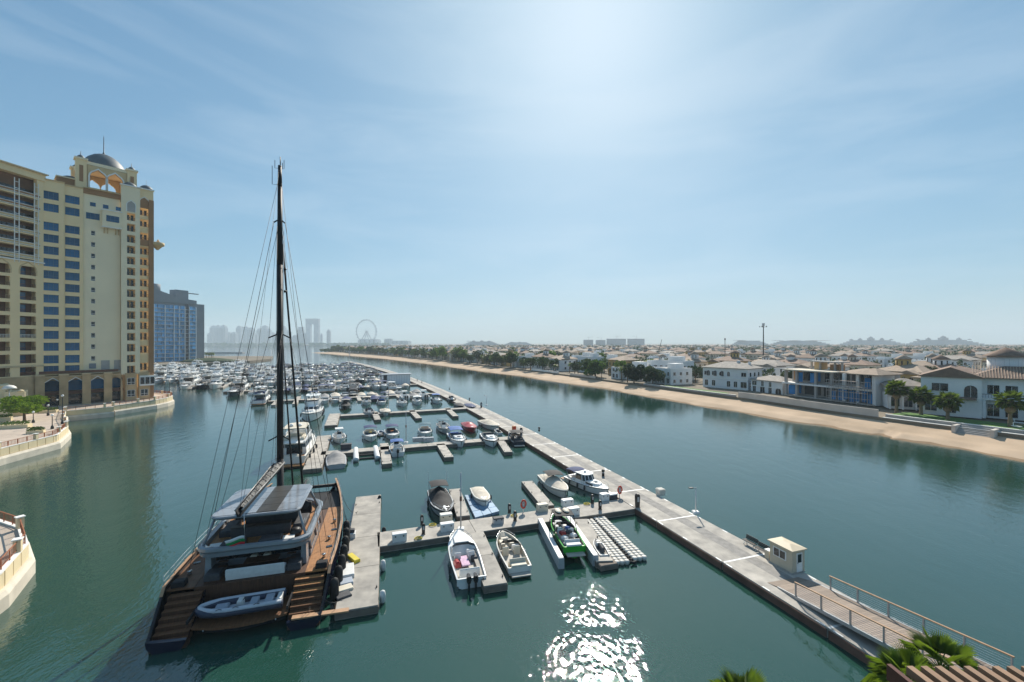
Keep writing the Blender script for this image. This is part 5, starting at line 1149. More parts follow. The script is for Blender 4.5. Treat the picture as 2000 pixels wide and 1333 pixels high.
# two window bays
for (x0, x1, wa, wb, yo, ztop) in ((xA0, xA1, fx(84.4), fx(114.8), 0.0, 71.0), (xA1, xB1, fx(127.2, .5), fx(155.6, .5), .5, 70.6)):
    rows = [(z - 1.22, z + 1.22) for z in ROWZ]
    wall_grid(x0, x1, 12.2, ztop, [(wa, wb)], rows, yo, .4, M['stucco'], tw)
    for z in ROWZ: glass_window((wa + wb)/2, yo + .28, z, wb - wa, 2.44, 3, tw)
    MB().box(((x0 + x1)/2, yo + .1, ztop + .15), (x1 - x0 + .1, .8, .3)).build('cornice', M['stucco_tan'], tw)
# plain bay with small windows and the boxed oriel
rows = [(z - .75, z + .75) for z in ROWZ[1:13]]
ws0, ws1 = fx(177.6, .9), fx(186.4, .9)
wall_grid(xB1, xC1, 12.2, 69.4, [(ws0, ws1)], rows, .9, .4, M['stucco_pale'], tw)
for z in ROWZ[1:13]: glass_window((ws0 + ws1)/2, 1.15, z, ws1 - ws0, 1.5, 1, tw, 'dark_glass')
for px in (181.5, 206.5, 231.5): MB().box((fx(px, .8), .86, 66.3), (1.3, .1, 1.2)).build('small_window', M['blue_glass'], tw)
glass_window(fx(181.5, .8), .82, 62.5, 3.1, 2.0, 3, tw)
orx0, orx1 = fx(200, -.8), fx(237, -.8)
MB().box(((orx0 + orx1)/2, .05, 62.2), (orx1 - orx0, 1.7, 5.2)).build('oriel', M['stucco_pale'], tw); MB().box(((orx0 + orx1)/2, 0, 64.95), (orx1 - orx0 + .4, 2.0, .3)).build('oriel_cornice', M['trim_white'], tw); MB().box(((orx0 + orx1)/2, 0, 59.5), (orx1 - orx0 + .3, 1.9, .25)).build('oriel_sill', M['trim_white'], tw)
glass_window((orx0 + orx1)/2 + .2, -.84, 62.3, 3.1, 2.0, 3, tw)
for x in (orx0 + .6, orx0 + 1.4, orx1 - 1.2, orx1 - .5): MB().tube([(x, .5, 59.4), (x, .8, 57.6)], .12, 5).build('bracket', M['stucco_tan'], tw)
MB().box(((xB1 + xC1)/2, .9, 70.2), (xC1 - xB1, .9, 1.5)).build('roof_band', M['brown_wall'], tw); MB().box(((xB1 + xC1)/2, .7, 71.05), (xC1 - xB1 + .2, 1.5, .2)).build('roof_coping', M['stucco_tan'], tw)
for i, px in enumerate((181, 206, 231)): MB().box((fx(px, .6), .82, 14.6), (2.0 if i else 1.6, .12, 3.4 if i else 1.6)).build('shutter', M['tower_grey' if i == 0 else 'blockwork'], tw)
# balcony stack (white frame) and corner stack
dx0, dx1 = fx(248.2, -.5), fx(264.2, -.5); ex0, ex1 = fx(273.6, .2), fx(290.2, .2)
DR = [13.2 + 3.64*i for i in range(13)] + [60.6, 64.2]; ER = [5.4, 14.0, 19.9] + [24.4 + 3.64*i for i in range(9)] + [58.4, 63.0, 66.8]
for (x0, x1, c0, c1, yo, rw, zt, mat, lo) in ((xC1, xD1, dx0, dx1, -.5, DR, 74.2, 'stucco_pale', 11.4), (xD1, xE1, ex0, ex1, .2, ER, 74.4, 'stucco', 3.0)):
    rows = [(z - 1.35, z + 1.15) for z in rw]
    wall_grid(x0, x1, lo, zt, [(c0, c1)], rows, yo, .5, M[mat], tw)
    for z in rw:
        bk = MB().box(((c0 + c1)/2, yo + 2.3, z), (c1 - c0 + .3, .1, 2.8)).build('balcony_back', M['stucco_tan'], tw)
        MB().box((c0 + (c1 - c0)*.25, yo + 2.22, z - .2), ((c1 - c0)*.30, .06, 2.2)).build('balcony_door', M['dark_glass'], bk); MB().box((c0 + (c1 - c0)*.78, yo + 2.22, z - .2), ((c1 - c0)*.30, .06, 2.2)).build('balcony_door', M['dark_glass'], bk)
        rb = MB(); rb.box(((c0 + c1)/2, yo + .12, z - .40), (c1 - c0, .07, .08)); rb.box(((c0 + c1)/2, yo + .12, z - 1.25), (c1 - c0, .05, .06))
        for i in range(9): rb.box((c0 + (c1 - c0)*(i + .5)/9, yo + .12, z - .85), (.05, .05, .84))
        rb.build('balcony_railing', M['brown_rail' if zt > 74.3 else 'iron'], tw)
    MB().box(((x0 + x1)/2, yo + .2, zt + .18), (x1 - x0 + .5, 1.1, .36)).build('cornice', M['trim_white'], tw)
def pointed_arch(cx_, zb, w_, h, n=8):
    out = [(cx_ - w_/2, zb)]
    for i in range(n + 1):
        a = pi - pi*i/n; out.append((cx_ + w_/2*cos(a), zb + h - w_/2*1.05 + w_/2*1.05*sin(a) + (.12*w_ if i == n//2 else 0)))
    return out + [(cx_ + w_/2, zb)]
def arch_trim(b, cx_, zb, w_, h, y, t=.3, d=.25):
    o = pointed_arch(cx_, zb, w_ + 2*t, h + t); i_ = pointed_arch(cx_, zb, w_, h)
    b.loft([[(p[0], y, p[1]), (p[0], y - d, p[1]), (q[0], y - d, q[1]), (q[0], y, q[1])] for p, q in zip(o, i_)], closed=True, caps=True)
def arch_wall(b, x0, x1, z0, z1, arches, y, th):
    """a wall between x0 and x1 with arched openings: each bay is a strip fan round its arch"""
    cuts = [x0] + [(arches[i][0] + arches[i + 1][0])/2 for i in range(len(arches) - 1)] + [x1]
    for (c, zb, w_, h), l, r in zip(arches, cuts, cuts[1:]):
        a = pointed_arch(c, zb, w_, h); n = len(a); o = []
        for i, p in enumerate(a):
            f = i/(n - 1)
            if i == 0: o.append((l, zb))
            elif i == n - 1: o.append((r, zb))
            else: o.append((l, z1) if f < .25 else (r, z1) if f > .75 else (l + (r - l)*(f - .25)/.5, z1))
        b.loft([[(p[0], y, p[1]), (q[0], y, q[1]), (q[0], y + th, q[1]), (p[0], y + th, p[1])] for p, q in zip(a, o)], closed=True, caps=True)
        if zb > z0 + .01: b.box(((l + r)/2, y + th/2, (z0 + zb)/2), (r - l, th, zb - z0))
# stepped arch hoods on the two stacks
for c0, c1, z, yo in ((dx0, dx1, 67.6, -.5), (ex0, ex1, 69.8, .2)):
    b = MB(); arch_trim(b, (c0 + c1)/2, z - 1.8, c1 - c0, 3.4, yo, .22, .15); b.build('arch_hood', M['trim_white'], tw); MB().prism([(p[0], p[1]) for p in pointed_arch((c0 + c1)/2, 0, c1 - c0, 3.3)], 0, .06).build('arch_panel', M['brown_wall' if yo > 0 else 'blockwork'], tw, ((0, yo - .003, z - 1.8))).rotation_euler = (pi/2, 0, 0)
MB().box((-.65, -.05, 37), (1.3, .9, 68)).build('brown_corner', M['brown_wall'], tw); MB().box((-2.2, .1, 56.2), (4.4, .5, 2.0)).build('brown_band', M['brown_wall'], tw)
b = MB(); b.lathe([(.3, -1.6), (1.3, -.4), (2.0, 0), (2.0, .9), (1.85, .95), (1.85, .1), (.2, .1)], (1.2, .8, 56.0), 14); b.build('corner_balcony', M['stucco_tan'], tw); MB().lathe([(.05, 0), (.5, .1), (.35, .7), (.03, 1.2)], (1.4, .8, 57.0), 8).build('balcony_finial', M['stucco_tan'], tw)
# body behind the fronts
MB().prism([(xA0, 2.8), (xC1, 2.8), (xE1 - .3, 2.8), (xE1 - .3, 24), (xA0 - 4, 24)], 2.5, 69.3).build('tower_body', M['stucco'], tw)
MB().box((-.15, 13, 37), (.4, 20, 66)).build('brown_side', M['brown_wall'], tw)
# arcade base: stone piers, pointed arches, parapet
bx0, bx1 = fx(20, -1.2), fx(236, -1.2)
arcs = [(fx(px, -1.2), 2.7, w_, 8.0) for px, w_ in ((55, 4.8), (103, 4.7), (148, 4.7), (191, 4.7), (226, 3.4))]
b = MB(); arch_wall(b, bx0, bx1, 2.5, 11.6, arcs, -1.2, .9); b.build('arcade', M['stone_tan'], tw)
for c, zb, w_, h in arcs[:4]: tr_ = MB(); arch_trim(tr_, c, zb, w_, h, -1.2, .2, .12); tr_.build('arch_trim', M['trim_white'], tw)
for c, zb, w_, h in arcs:
    MB().box((c, 1.6, 4.3), (w_ + .6, .1, 3.2)).build('arcade_glass', M['dark_glass'], tw); MB().box((c, .9, 6.6), (w_ + .8, 1.2, .9)).build('arcade_floor', M['brown_rail'], tw); MB().box((c, 1.6, 8.8), (w_ + .6, .1, 3.2)).build('arcade_glass', M['blue_glass'], tw)
MB().box(((bx0 + bx1)/2, 2.0, 6.5), (bx1 - bx0, .3, 10)).build('arcade_back', M['stone_tan'], tw)
for px in (78, 124.5, 169, 211):
    x = fx(px, -1.6); p_ = MB().box((x, -1.55, 7.3), (1.9, .8, 9.6)).build('stone_pier', M['stone_tan'], tw); MB().box((x, -1.5, 12.3), (2.2, 1.2, .4)).build('pier_cap', M['stone_trim'], p_)
MB().box(((bx0 + bx1)/2, -.9, 11.75), (bx1 - bx0, 1.1, .3)).build('string_course', M['stone_trim'], tw); MB().box(((bx0 + bx1)/2, -.5, 13.0), (bx1 - bx0 - 1, .2, .8)).build('terrace_rail', M['brown_rail'], tw)
for px in (256, 282):
    MB().box((fx(px, -.9), -.6, 7.2), (fx(px + 11, -.9) - fx(px - 11, -.9), .9, 9.4)).build('stone_pier', M['stone_tan'], tw)
    for z in (5.2, 9.2): glass_window(fx(px, -1.1), -1.12, z, 2.0, 2.2, 2, tw, 'dark_glass')
bw = MB().box((-1.9, -.9, 9.2), (4.0, 1.4, 3.4)).build('bay_window', M['trim_white'], tw)
for x in (-3.2, -1.9, -.6): MB().box((x, -1.63, 9.2), (1.05, .06, 2.3)).build('pane', M['dark_glass'], bw)
MB().box((.13, -.9, 9.2), (.06, 1.1, 2.3)).build('pane', M['dark_glass'], bw)
# roof pavilion with two arches, corner piers, big dome
pp_ = 3.0; pxl, pxr = fx(148, pp_), fx(266, pp_); pb0, pb1 = 71.0, 80.4
b = MB(); arch_wall(b, pxl + 2.6, pxr - 2.4, 71, 79.3, [(fx(192, pp_), 72.2, 3.9, 5.6), (fx(225, pp_), 72.2, 3.9, 5.6)], pp_, 1.0); b.build('pavilion_front', M['stucco_tan'], tw)
b = MB(); arch_wall(b, pxl + 2.6, pxr - 2.4, 71, 79.3, [(fx(192, pp_), 72.2, 3.9, 5.6), (fx(225, pp_), 72.2, 3.9, 5.6)], pp_ + 12.4, 1.0); b.build('pavilion_back', M['stucco_tan'], tw)
for px in (192, 225): tr_ = MB(); arch_trim(tr_, fx(px, pp_), 72.2, 3.9, 5.6, pp_, .4, .15); tr_.build('arch_trim', M['trim_white'], tw)
for x in (pxl + 1.2, pxr - 1.1):
    for y in (pp_ + .9, pp_ + 12.6):
        c_ = MB().box((x, y, 75.7), (2.5, 2.4, 9.6)).build('corner_pier', M['stucco'], tw); MB().box((x, y - 1.22, 76), (.9, .06, 5.2)).build('slot', M['brown_wall'], c_); MB().box((x, y, 80.7), (3.1, 3.0, .6)).build('pier_cornice', M['stucco_pale'], c_)
        MB().lathe([(1.0, 0), (.9, .5), (.55, .95), (.12, 1.2), (.05, 2.4)], (x, y, 81.0), 12).build('small_dome', M['slate_dome'], c_)
MB().box(((pxl + pxr)/2, pp_ + 6.8, 79.9), (pxr - pxl - 1, 13.6, 1.0)).build('pavilion_cornice', M['stucco_pale'], tw)
MB().box(((pxl + pxr)/2, pp_ + 6.8, 70.6), (pxr - pxl + 1.5, 15, .9)).build('pavilion_base', M['brown_wall'], tw)
MB().lathe([(5.9, 0), (5.9, .5), (5.6, 1.0), (5.0, 2.3), (4.0, 3.6), (2.7, 4.7), (1.2, 5.4), (.3, 5.6), (.3, 6.1), (.14, 6.3), (.10, 11.0), (.02, 12.2)], ((pxl + pxr)/2, pp_ + 6.8, 80.4), 28).build('dome', M['slate_dome'], tw)
bxl, bxr = fx(111, 5), fx(150, 5); MB().box(((bxl + bxr)/2, 8, 71.5), (bxr - bxl, 6, 5.2)).build('roof_house', M['brown_wall'], tw); MB().box(((bxl + bxr)/2, 8, 74.25), (bxr - bxl + .5, 6.5, .35)).build('roof_house_cornice', M['stucco_pale'], tw); MB().lathe([(2.4, 0), (2.0, .7), (1.0, 1.2), (.1, 1.4)], ((bxl + bxr)/2 + 1, 8, 74.4), 14).build('small_dome', M['slate_dome'], tw)
for x, z in ((fx(256), 74.6), (-1.6, 74.8)): MB().lathe([(2.0, 0), (1.8, .6), (1.1, 1.3), (.3, 1.65), (.05, 1.7), (.03, 3.4)], (x, 2.0, z), 14).build('small_dome', M['slate_dome'], tw)
# ------------------------------------------------------------------ curved wing with loggias (local +X to its far end)
wg = thing('apartment_wing', 'cream wing with stacked loggias and a white lattice frame beside the tower', 'apartment building', (-140.2, 127.2, 0), atan2(.987, .16))
def wx(px):
    k = (px - 1000)/FOC; return (127.2*k + 140.2)/(.16 - .987*k)
c1, c2 = (wx(38.9), wx(70.6)), (wx(-14), wx(20)); wl = wx(-30)
LZ = [43.0, 39.5, 35.8, 32.2, 28.5, 24.8, 21.1, 17.4, 13.8]
wall_grid(wl, 0, 12.2, 45.6, [c2, c1], [(z - 1.35, z + 1.25) for z in LZ], 0, .5, M['stucco'], wg)
wall_grid(wl, 0, 2.5, 12.2, [c2], [(3, 10)], -.3, .8, M['stone_tan'], wg); MB().box((wl/2, -.1, 15.2), (-wl, .25, .5)).build('string_course', M['stone_trim'], wg)
for ci, c in enumerate((c1, c2)):
    for i, z in enumerate(LZ):
        w_ = c[1] - c[0]; m = (c[0] + c[1])/2
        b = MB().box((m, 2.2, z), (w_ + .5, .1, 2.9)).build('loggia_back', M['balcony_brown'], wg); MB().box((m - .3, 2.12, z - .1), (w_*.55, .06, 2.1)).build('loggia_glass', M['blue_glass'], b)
        MB().box((m, 1.2, z - 1.42), (w_ + .4, 2.0, .12)).build('loggia_floor', M['stucco_tan'], wg)
        rb = MB(); rb.box((m, .1, z - .42), (w_, .07, .08))
        for q in range(12): rb.box((c[0] + w_*(q + .5)/12, .1, z - .86), (.05, .05, .84))
        rb.build('loggia_railing', M['trim_white' if i == 5 else 'brown_rail'], wg)
    tr_ = MB(); arch_trim(tr_, (c[0] + c[1])/2, 41.8, c[1] - c[0] - .1, 3.1, .0, .3, .08); tr_.build('arch_trim', M['stucco_tan'], wg)
# upper lattice storeys
UZ = [48.2 + 3.62*i for i in range(6)]
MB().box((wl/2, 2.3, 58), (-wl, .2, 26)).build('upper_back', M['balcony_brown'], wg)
for z in UZ:
    MB().box((wl/2 - .3, .9, z - 1.7), (-wl - .8, 2.0, .35)).build('upper_slab', M['stucco'], wg)
    MB().box((wl/2, 2.17, z), (-wl - 1, .06, 1.6)).build('upper_glass', M['blue_glass' if z > 62 and z < 65 else 'dark_glass'], wg)
    for dz in (-1.35, -.62): MB().box((wl/2 - .4, -.12, z + dz), (-wl - .8, .10, .14)).build('lattice_bar', M['trim_white'], wg)
    MB().box((wl/2 - .4, -.02, z - 1.05), (-wl - .9, .05, .7)).build('upper_parapet', M['brown_wall' if z > 60 else 'stucco_tan'], wg)
for a, b_ in ((wx(27.5), wx(36.5)), (wx(66.5), wx(74.5))):
    for x in (a, b_): MB().box((x, -.15, 57), (.16, .16, 24)).build('lattice_post', M['trim_white'], wg)
    for i in range(13): MB().box(((a + b_)/2, -.15, 46.2 + 1.81*i), (b_ - a, .12, .14)).build('lattice_rung', M['trim_white'], wg)
MB().box((wl/2, 0, 45.75), (-wl + .2, .8, .35)).build('sill_course', M['trim_white'], wg); MB().box((-.8, .6, 58), (1.6, 1.2, 25)).build('end_pier', M['stucco'], wg)
MB().box((wl/2, .8, 71.2), (-wl + .6, 2.2, 1.9)).build('parapet', M['stucco'], wg); MB().box((wl/2, .6, 72.3), (-wl + 1.4, 3.0, .35)).build('cornice', M['stone_trim'], wg)
MB().box((wl/2, 9.5, 36.5), (-wl, 14, 68)).build('wing_body', M['stucco'], wg)
# ------------------------------------------------------------------ blue glass block beyond
bl = thing('glass_block', 'blue glass apartment block with white floor slabs and grey end wall beyond the tower', 'apartment building', (-363, 430, 0), atan2(40, 14))
FL = hypot(14, 40); nf = 14
ptop = lambda x: 77.5 - 9*sin(min(1, x/FL)*pi*.5)
MB().prism([(-14, .8), (FL, .8), (FL, 30), (-14, 30)], 1.5, 64).build('block_body', M['tower_grey'], bl)
b = MB(); b.loft([[(x, -.4, 64), (x, -.4, ptop(x)), (x, 30, ptop(x) + 2), (x, 30, 64)] for x in (-14, 0, 8, 16, 24, 32, FL)], closed=True, caps=True); b.build('sloped_roof', M['tower_grey'], bl)
pm_ = MB().box((0, 0, 0), (3.5, .2, 3.5)).mesh('glass_panel', M['sky_glass'])
for i in range(nf):
    z = 4.5 + 4.25*i; MB().box((FL/2 - 7, -.5, z - 2.05), (FL + 12, 1.8, .28)).build('floor_slab', M['slab_white'], bl)
    for j in range(11):
        if j == 8: continue
        inst(pm_, 'glass_panel', bl, (1.9 + 3.82*j, .62 - (.8 if (i*5 + j*3) % 4 == 0 else 0), z + .05))
    if i % 2 == 0:
        for j in (1, 3, 6, 9): MB().box((2 + 3.8*j, -1.35, z - 1.2), (3.2, .08, 1.1)).build('balcony_glass', M['sky_glass'], bl)
for j in (0, 2.7, 5.0, 6.4, 7.9, 9.1, 11): MB().box((.2 + 3.75*j, -.9, 32), (.5, .8, 58)).build('white_fin', M['slab_white'], bl)
MB().box((1.9 + 3.82*8, .4, 34), (3.0, .3, 62)).build('dark_slot', M['navy_hull'], bl)
MB().lathe([(5.6, 0), (5.6, 7.5), (5.3, 7.6)], (5, 8, 75), 20).build('roof_drum', M['tower_grey'], bl)
MB().box((FL - 9, 14, 73), (13, 10, 13)).build('roof_box', M['tower_grey'], bl); MB().box((FL + 4, 14, 77.3), (14, 3, .8)).build('roof_fin', M['tower_grey'], bl)
MB().box((FL + 5, 14, 33), (10, 24, 64)).build('end_wall', M['tower_grey'], bl)
for i in range(7): MB().box((FL + 10.05, 4 + 3.3*i, 33), (.15, .25, 63.5)).build('wall_joint', M['far_tower'], bl)
# ------------------------------------------------------------------ terrace features: lamps, parasol, rock cascade
def globe_lamp(px, top, lab):
    p = at(*px, TER); h = EYE - (top - HOR)/FOC*p.y - TER; t = thing('terrace_lamp', lab, 'lamp post', (p.x, p.y, TER))
    MB().lathe([(.3, 0), (.26, .5), (.12, .7), (.08, 1.0), (.07, h - .6), (.14, h - .5)], n=8).build('post', M['iron'], t); MB().lathe([(.05, -.25), (.22, -.12), (.27, .05), (.2, .22), (.04, .3)], (0, 0, h - .2), 10).build('globe', M['lamp_globe'], t)
for px, top, lab in (((65, 826), 804, 'dark lamp post with a pale globe under the round tree'), ((94, 812), 791, 'dark lamp post with a pale globe on the terrace behind the tree'), ((112, 800), 780, 'dark lamp post with a pale globe against the second arch'), ((122, 828), 772, 'tall dark lamp post with a pale globe on the terrace corner pillar'), ((102, 838), 810, 'short dark lamp post by the red railing of the terrace'), ((215, 783), 762, 'yellowish lamp post in front of the plain bay of the arcade'), ((322, 768), 745, 'lamp post on the rounded quay end'), ((331, 767), 744, 'last lamp post at the tip of the rounded quay')): globe_lamp(px, top, lab)
p = Vector((-124.2, 105.0, 0)); t = thing('parasol', 'pale domed parasol beside the cream feature wall', 'parasol', (p.x, p.y, TER))
MB().tube([(0, 0, 0), (0, 0, 8.4)], .09, 6).build('pole', M['chrome'], t); MB().lathe([(1.3, 7.7), (1.2, 8.1), (.75, 8.5), (.1, 8.7)], n=12).build('canopy', M['offwhite'], t)
rw_ = thing('rock_cascade', 'cream stepped wall topped with rough boulders behind the round tree', 'feature wall', (-135.5, 111, TER - .5), .75); q = random.Random(9)
rw_.scale = (1.1, 1.1, .8)
for i, (x, y, w_, d_, h) in enumerate(((3.6, 0, 3.4, 5, 8.4), (.6, .5, 2.8, 5, 10.2), (-3.0, 1, 5, 6, 12.4), (3.2, -3.2, 4.4, 2, 5.2), (-1.5, -3.4, 5, 2.4, 6.6), (6.0, 1, 1.6, 3, 6.0), (-7, 0, 4, 7, 12.8))): MB().box((x, y, h/2), (w_, d_, h), .05*i, .95, .95).build('wall_block', M['quay_cream'], rw_)
for i, (bx_, by_, bz_) in enumerate([(q.uniform(-4, 5.4), q.uniform(-2.6, 1.6), 0) for _ in range(34)]):
    top = 12.4 if bx_ < -.8 else 10.2 if bx_ < 2 else 8.4 if bx_ < 5.2 else 6.0
    if by_ < -2.2: top = 6.6 if bx_ < 1 else 5.2
    r = q.uniform(.35, .7); b = MB(); b.lathe([(r*.6, -r*.6), (r, -.1), (r*q.uniform(.7, .95), r*.45), (r*.3, r*.7)], n=6, sx=q.uniform(.8, 1.5)); b.build('boulder', M['quay_cream'], rw_, (bx_, by_, top + r*.4), q.uniform(0, 6))
for x, y, h in ((1.2, -2.6, 3.4), (-1.8, -4.7, 4.2), (4.4, -4.3, 2.2)): MB().box((x, y, h/2), (1.6, .5, h)).build('recess', M['stucco_tan'], rw_)

for i, (px, sx, sy, hh, lab) in enumerate((((30, 836), 5.0, 1.6, .8, 'long cream planter with clipped green shrubs on the near terrace'), ((96, 806), 3.4, 1.4, .7, 'cream planter with green shrubs behind the round tree'), ((70, 846), 2.6, 1.2, .6, 'small cream planter by the terrace railing'), ((8, 822), 2.6, 1.8, .9, 'cream planter with green shrubs at the frame edge'))):
    p = at(*px, TER); t = thing('planter', lab, 'planter', (p.x, p.y, TER - .05), .35 + .1*i); MB().box((0, 0, hh/2), (sx, sy, hh)).build('box', M['quay_cream'], t); q = random.Random(i); b = MB(); vs = []
    for j in range(240):
        c = Vector((q.uniform(-sx*.47, sx*.47), q.uniform(-sy*.45, sy*.45), hh + q.uniform(0, .7))); u = Vector((q.gauss(0, 1), q.gauss(0, 1), q.gauss(0, 1))).normalized()*.16; v = u.orthogonal().normalized()*.12
        b.add([tuple(c - u), tuple(c + v), tuple(c + u), tuple(c - v)], [(0, 1, 2, 3)])
    b.build('shrub', M['leaf'], t)
# ------------------------------------------------------------------ villas (local frame: front towards -Y, base at z = 0)
def roof_hip(k, x0, x1, y0, y1, z, rh, mat, ov=.6, name='roof', ridge='x', gable=False):
    b = k.mb(name, mat); a0, a1, b0, b1 = x0 - ov, x1 + ov, y0 - ov, y1 + ov
    if ridge == 'x': h = (b1 - b0)/2; g = 0 if gable else min(h, (a1 - a0)*.45); R = [(a0 + g, (b0 + b1)/2), (a1 - g, (b0 + b1)/2)]
    else: h = (a1 - a0)/2; g = 0 if gable else min(h, (b1 - b0)*.45); R = [((a0 + a1)/2, b0 + g), ((a0 + a1)/2, b1 - g)]
    vs = [(a0, b0, z), (a1, b0, z), (a1, b1, z), (a0, b1, z)] + [(a0, b0, z + .22), (a1, b0, z + .22), (a1, b1, z + .22), (a0, b1, z + .22)] + [(r[0], r[1], z + rh) for r in R]
    fs = [(3, 2, 1, 0)] + [(i, (i + 1) % 4, 4 + (i + 1) % 4, 4 + i) for i in range(4)]
    fs += [(4, 5, 9, 8), (6, 7, 8, 9), (5, 6, 9), (7, 4, 8)] if ridge == 'x' else [(5, 6, 9, 8), (7, 4, 8, 9), (4, 5, 8), (6, 7, 9)]
    b.add(vs, fs); return b
def vwin(k, x, z, w_, h, y, arched=False, mat='dark_glass', axis=0, frame=True):
    """a window in a front wall at depth y (axis 0) or in a side wall at x (axis 1)"""
    b = k.mb('window', M[mat])
    if arched: pts = [(-w_/2, -h/2)] + [(w_/2*cos(pi - pi*i/6), h/2 - w_/2 + w_/2*sin(pi*i/6)) for i in range(7)] + [(w_/2, -h/2)]
    else: pts = [(-w_/2, -h/2), (-w_/2, h/2), (w_/2, h/2), (w_/2, -h/2)]
    f = (lambda p, e: (x + p[0], y - e, z + p[1])) if axis == 0 else (lambda p, e: (y + e, x + p[0], z + p[1]))
    b.loft([[f(p, .05) for p in pts], [f(p, -.15) for p in pts]], closed=True, caps=True)
    if frame:
        fr = k.mb('frame', M['trim_white'], len(k.p) - 1)
        if axis == 0: fr.box((x, y - .07, z - h/2 - .06), (w_ + .3, .18, .12)); fr.box((x, y - .07, z - .05), (.07, .06, h*.9))
        else: fr.box((y + .07*(1 if True else -1), x, z - h/2 - .06), (.18, w_ + .3, .12))
def villa(W=18, D=13, H=8.2, wall='villa_white', tile='tile_tan', seed=0, turret=True, wing=True, flat=False, rich=True):
    q = random.Random(seed); k = Kit()
    k.mb('wall', M[wall]).box((0, D/2, H/2), (W, D, H))
    if flat:
        k.mb('roof', M['flat_roof']).box((0, D/2, H + .1), (W - .5, D - .5, .2)); pb = k.mb('parapet', M[wall])
        for c, s_ in (((0, .12, H + .35), (W, .25, .7)), ((0, D - .12, H + .35), (W, .25, .7)), ((-W/2 + .12, D/2, H + .35), (.25, D - .5, .7)), ((W/2 - .12, D/2, H + .35), (.25, D - .5, .7))): pb.box(c, s_)
        k.mb('roof_room', M[wall]).box((W*.15, D*.6, H + 1.6), (W*.35, D*.4, 2.8))
    else: roof_hip(k, -W/2, W/2, 0, D, H, D*.21, M[tile])
    n = int(W/3.1)
    for i in range(n):
        x = -W/2 + W*(i + .5)/n + q.uniform(-.2, .2); ar = q.random() < .5 and not flat
        if q.random() < .9: vwin(k, x, H*.73, q.choice((1.0, 1.3, 1.9)), q.choice((1.6, 1.9)), 0, ar)
        if q.random() < .9: vwin(k, x, H*.24, q.choice((1.3, 1.9, 2.3)), 2.3, 0, ar and q.random() < .5)
    for i in range(3):
        for zz in (.73, .24): vwin(k, D*(i + .6)/3.4, H*zz, 1.2, 1.6, W/2, False, axis=1); vwin(k, D*(i + .6)/3.4, H*zz, 1.2, 1.6, -W/2 - .0, False, axis=1, frame=False)
    k.mb('string_course', M['trim_white']).box((0, -.06, H*.49), (W + .1, .14, .3))
    if wing:
        s_ = q.choice((-1, 1)); x0, x1 = (s_*W*.5 - W*.38, s_*W*.5) if s_ > 0 else (s_*W*.5, s_*W*.5 + W*.38); y0 = -2.6
        k.mb('wing', M[wall]).box(((x0 + x1)/2, y0/2 - .01, H*.47), (x1 - x0, -y0, H*.94))
        if not flat:
            roof_hip(k, x0, x1, y0, D*.4, H*.94, (x1 - x0)*.22, M[tile], .4, 'wing_roof', 'y', True)
            g = k.mb('gable', M[wall]); m = (x0 + x1)/2; g.add([(x0, y0, H*.94), (x1, y0, H*.94), (m, y0, H*.94 + (x1 - x0)*.20), (x0, y0 + .3, H*.94), (x1, y0 + .3, H*.94), (m, y0 + .3, H*.94 + (x1 - x0)*.20)], [(0, 1, 2), (5, 4, 3), (0, 2, 5, 3), (2, 1, 4, 5)])
        for f in (.3, .7): vwin(k, x0 + (x1 - x0)*f, H*.72, 1.2, 1.8, y0, True); vwin(k, x0 + (x1 - x0)*f, H*.24, 1.4, 2.3, y0)
        # balcony beside the wing
        bx_ = -s_*W*.12; k.mb('balcony', M[wall]).box((bx_, -.75, H*.47), (W*.5, 1.5, .3)); rb = k.mb('railing', M['iron']); rb.box((bx_, -1.45, H*.47 + 1.0), (W*.5, .06, .08))
        for i in range(12): rb.box((bx_ - W*.25 + W*.5*(i + .5)/12, -1.45, H*.47 + .55), (.05, .05, .85))
        for x in (-.24, 0, .24): k.mb('column', M[wall]).box((bx_ + W*x, -1.3, H*.235), (.4, .4, H*.46))
    if turret and not flat:
        tx_, ty_ = q.uniform(-W*.2, W*.2), D*.55; zt = H + D*.10
        k.mb('turret', M[wall]).lathe([(2.3, 0), (2.3, 3.0)], (tx_, ty_, zt), 8); k.mb('turret_roof', M[tile]).lathe([(2.8, 0), (2.8, .15), (.1, 1.7)], (tx_, ty_, zt + 3.0), 8)
        for i in range(4):
            a = -pi/2 + (i - 1.5)*pi/4*1.0; tw_ = k.mb('turret_window', M['dark_glass']); tw_.box((tx_ + 2.14*cos(a), ty_ + 2.14*sin(a), zt + 1.7), (.5, .1, 1.5), a + pi/2)
    if q.random() < .6: k.mb('chimney', M[wall]).box((q.uniform(-W*.35, W*.35), D*.7, H + D*.14), (.9, .9, 1.8))
    if rich:
        for _ in range(2): k.mb('roof_unit', M['white_plastic']).box((q.uniform(-W*.4, W*.4), D*q.uniform(.75, .95), H + 1.2), (1.2, .9, 1.0))
    return k
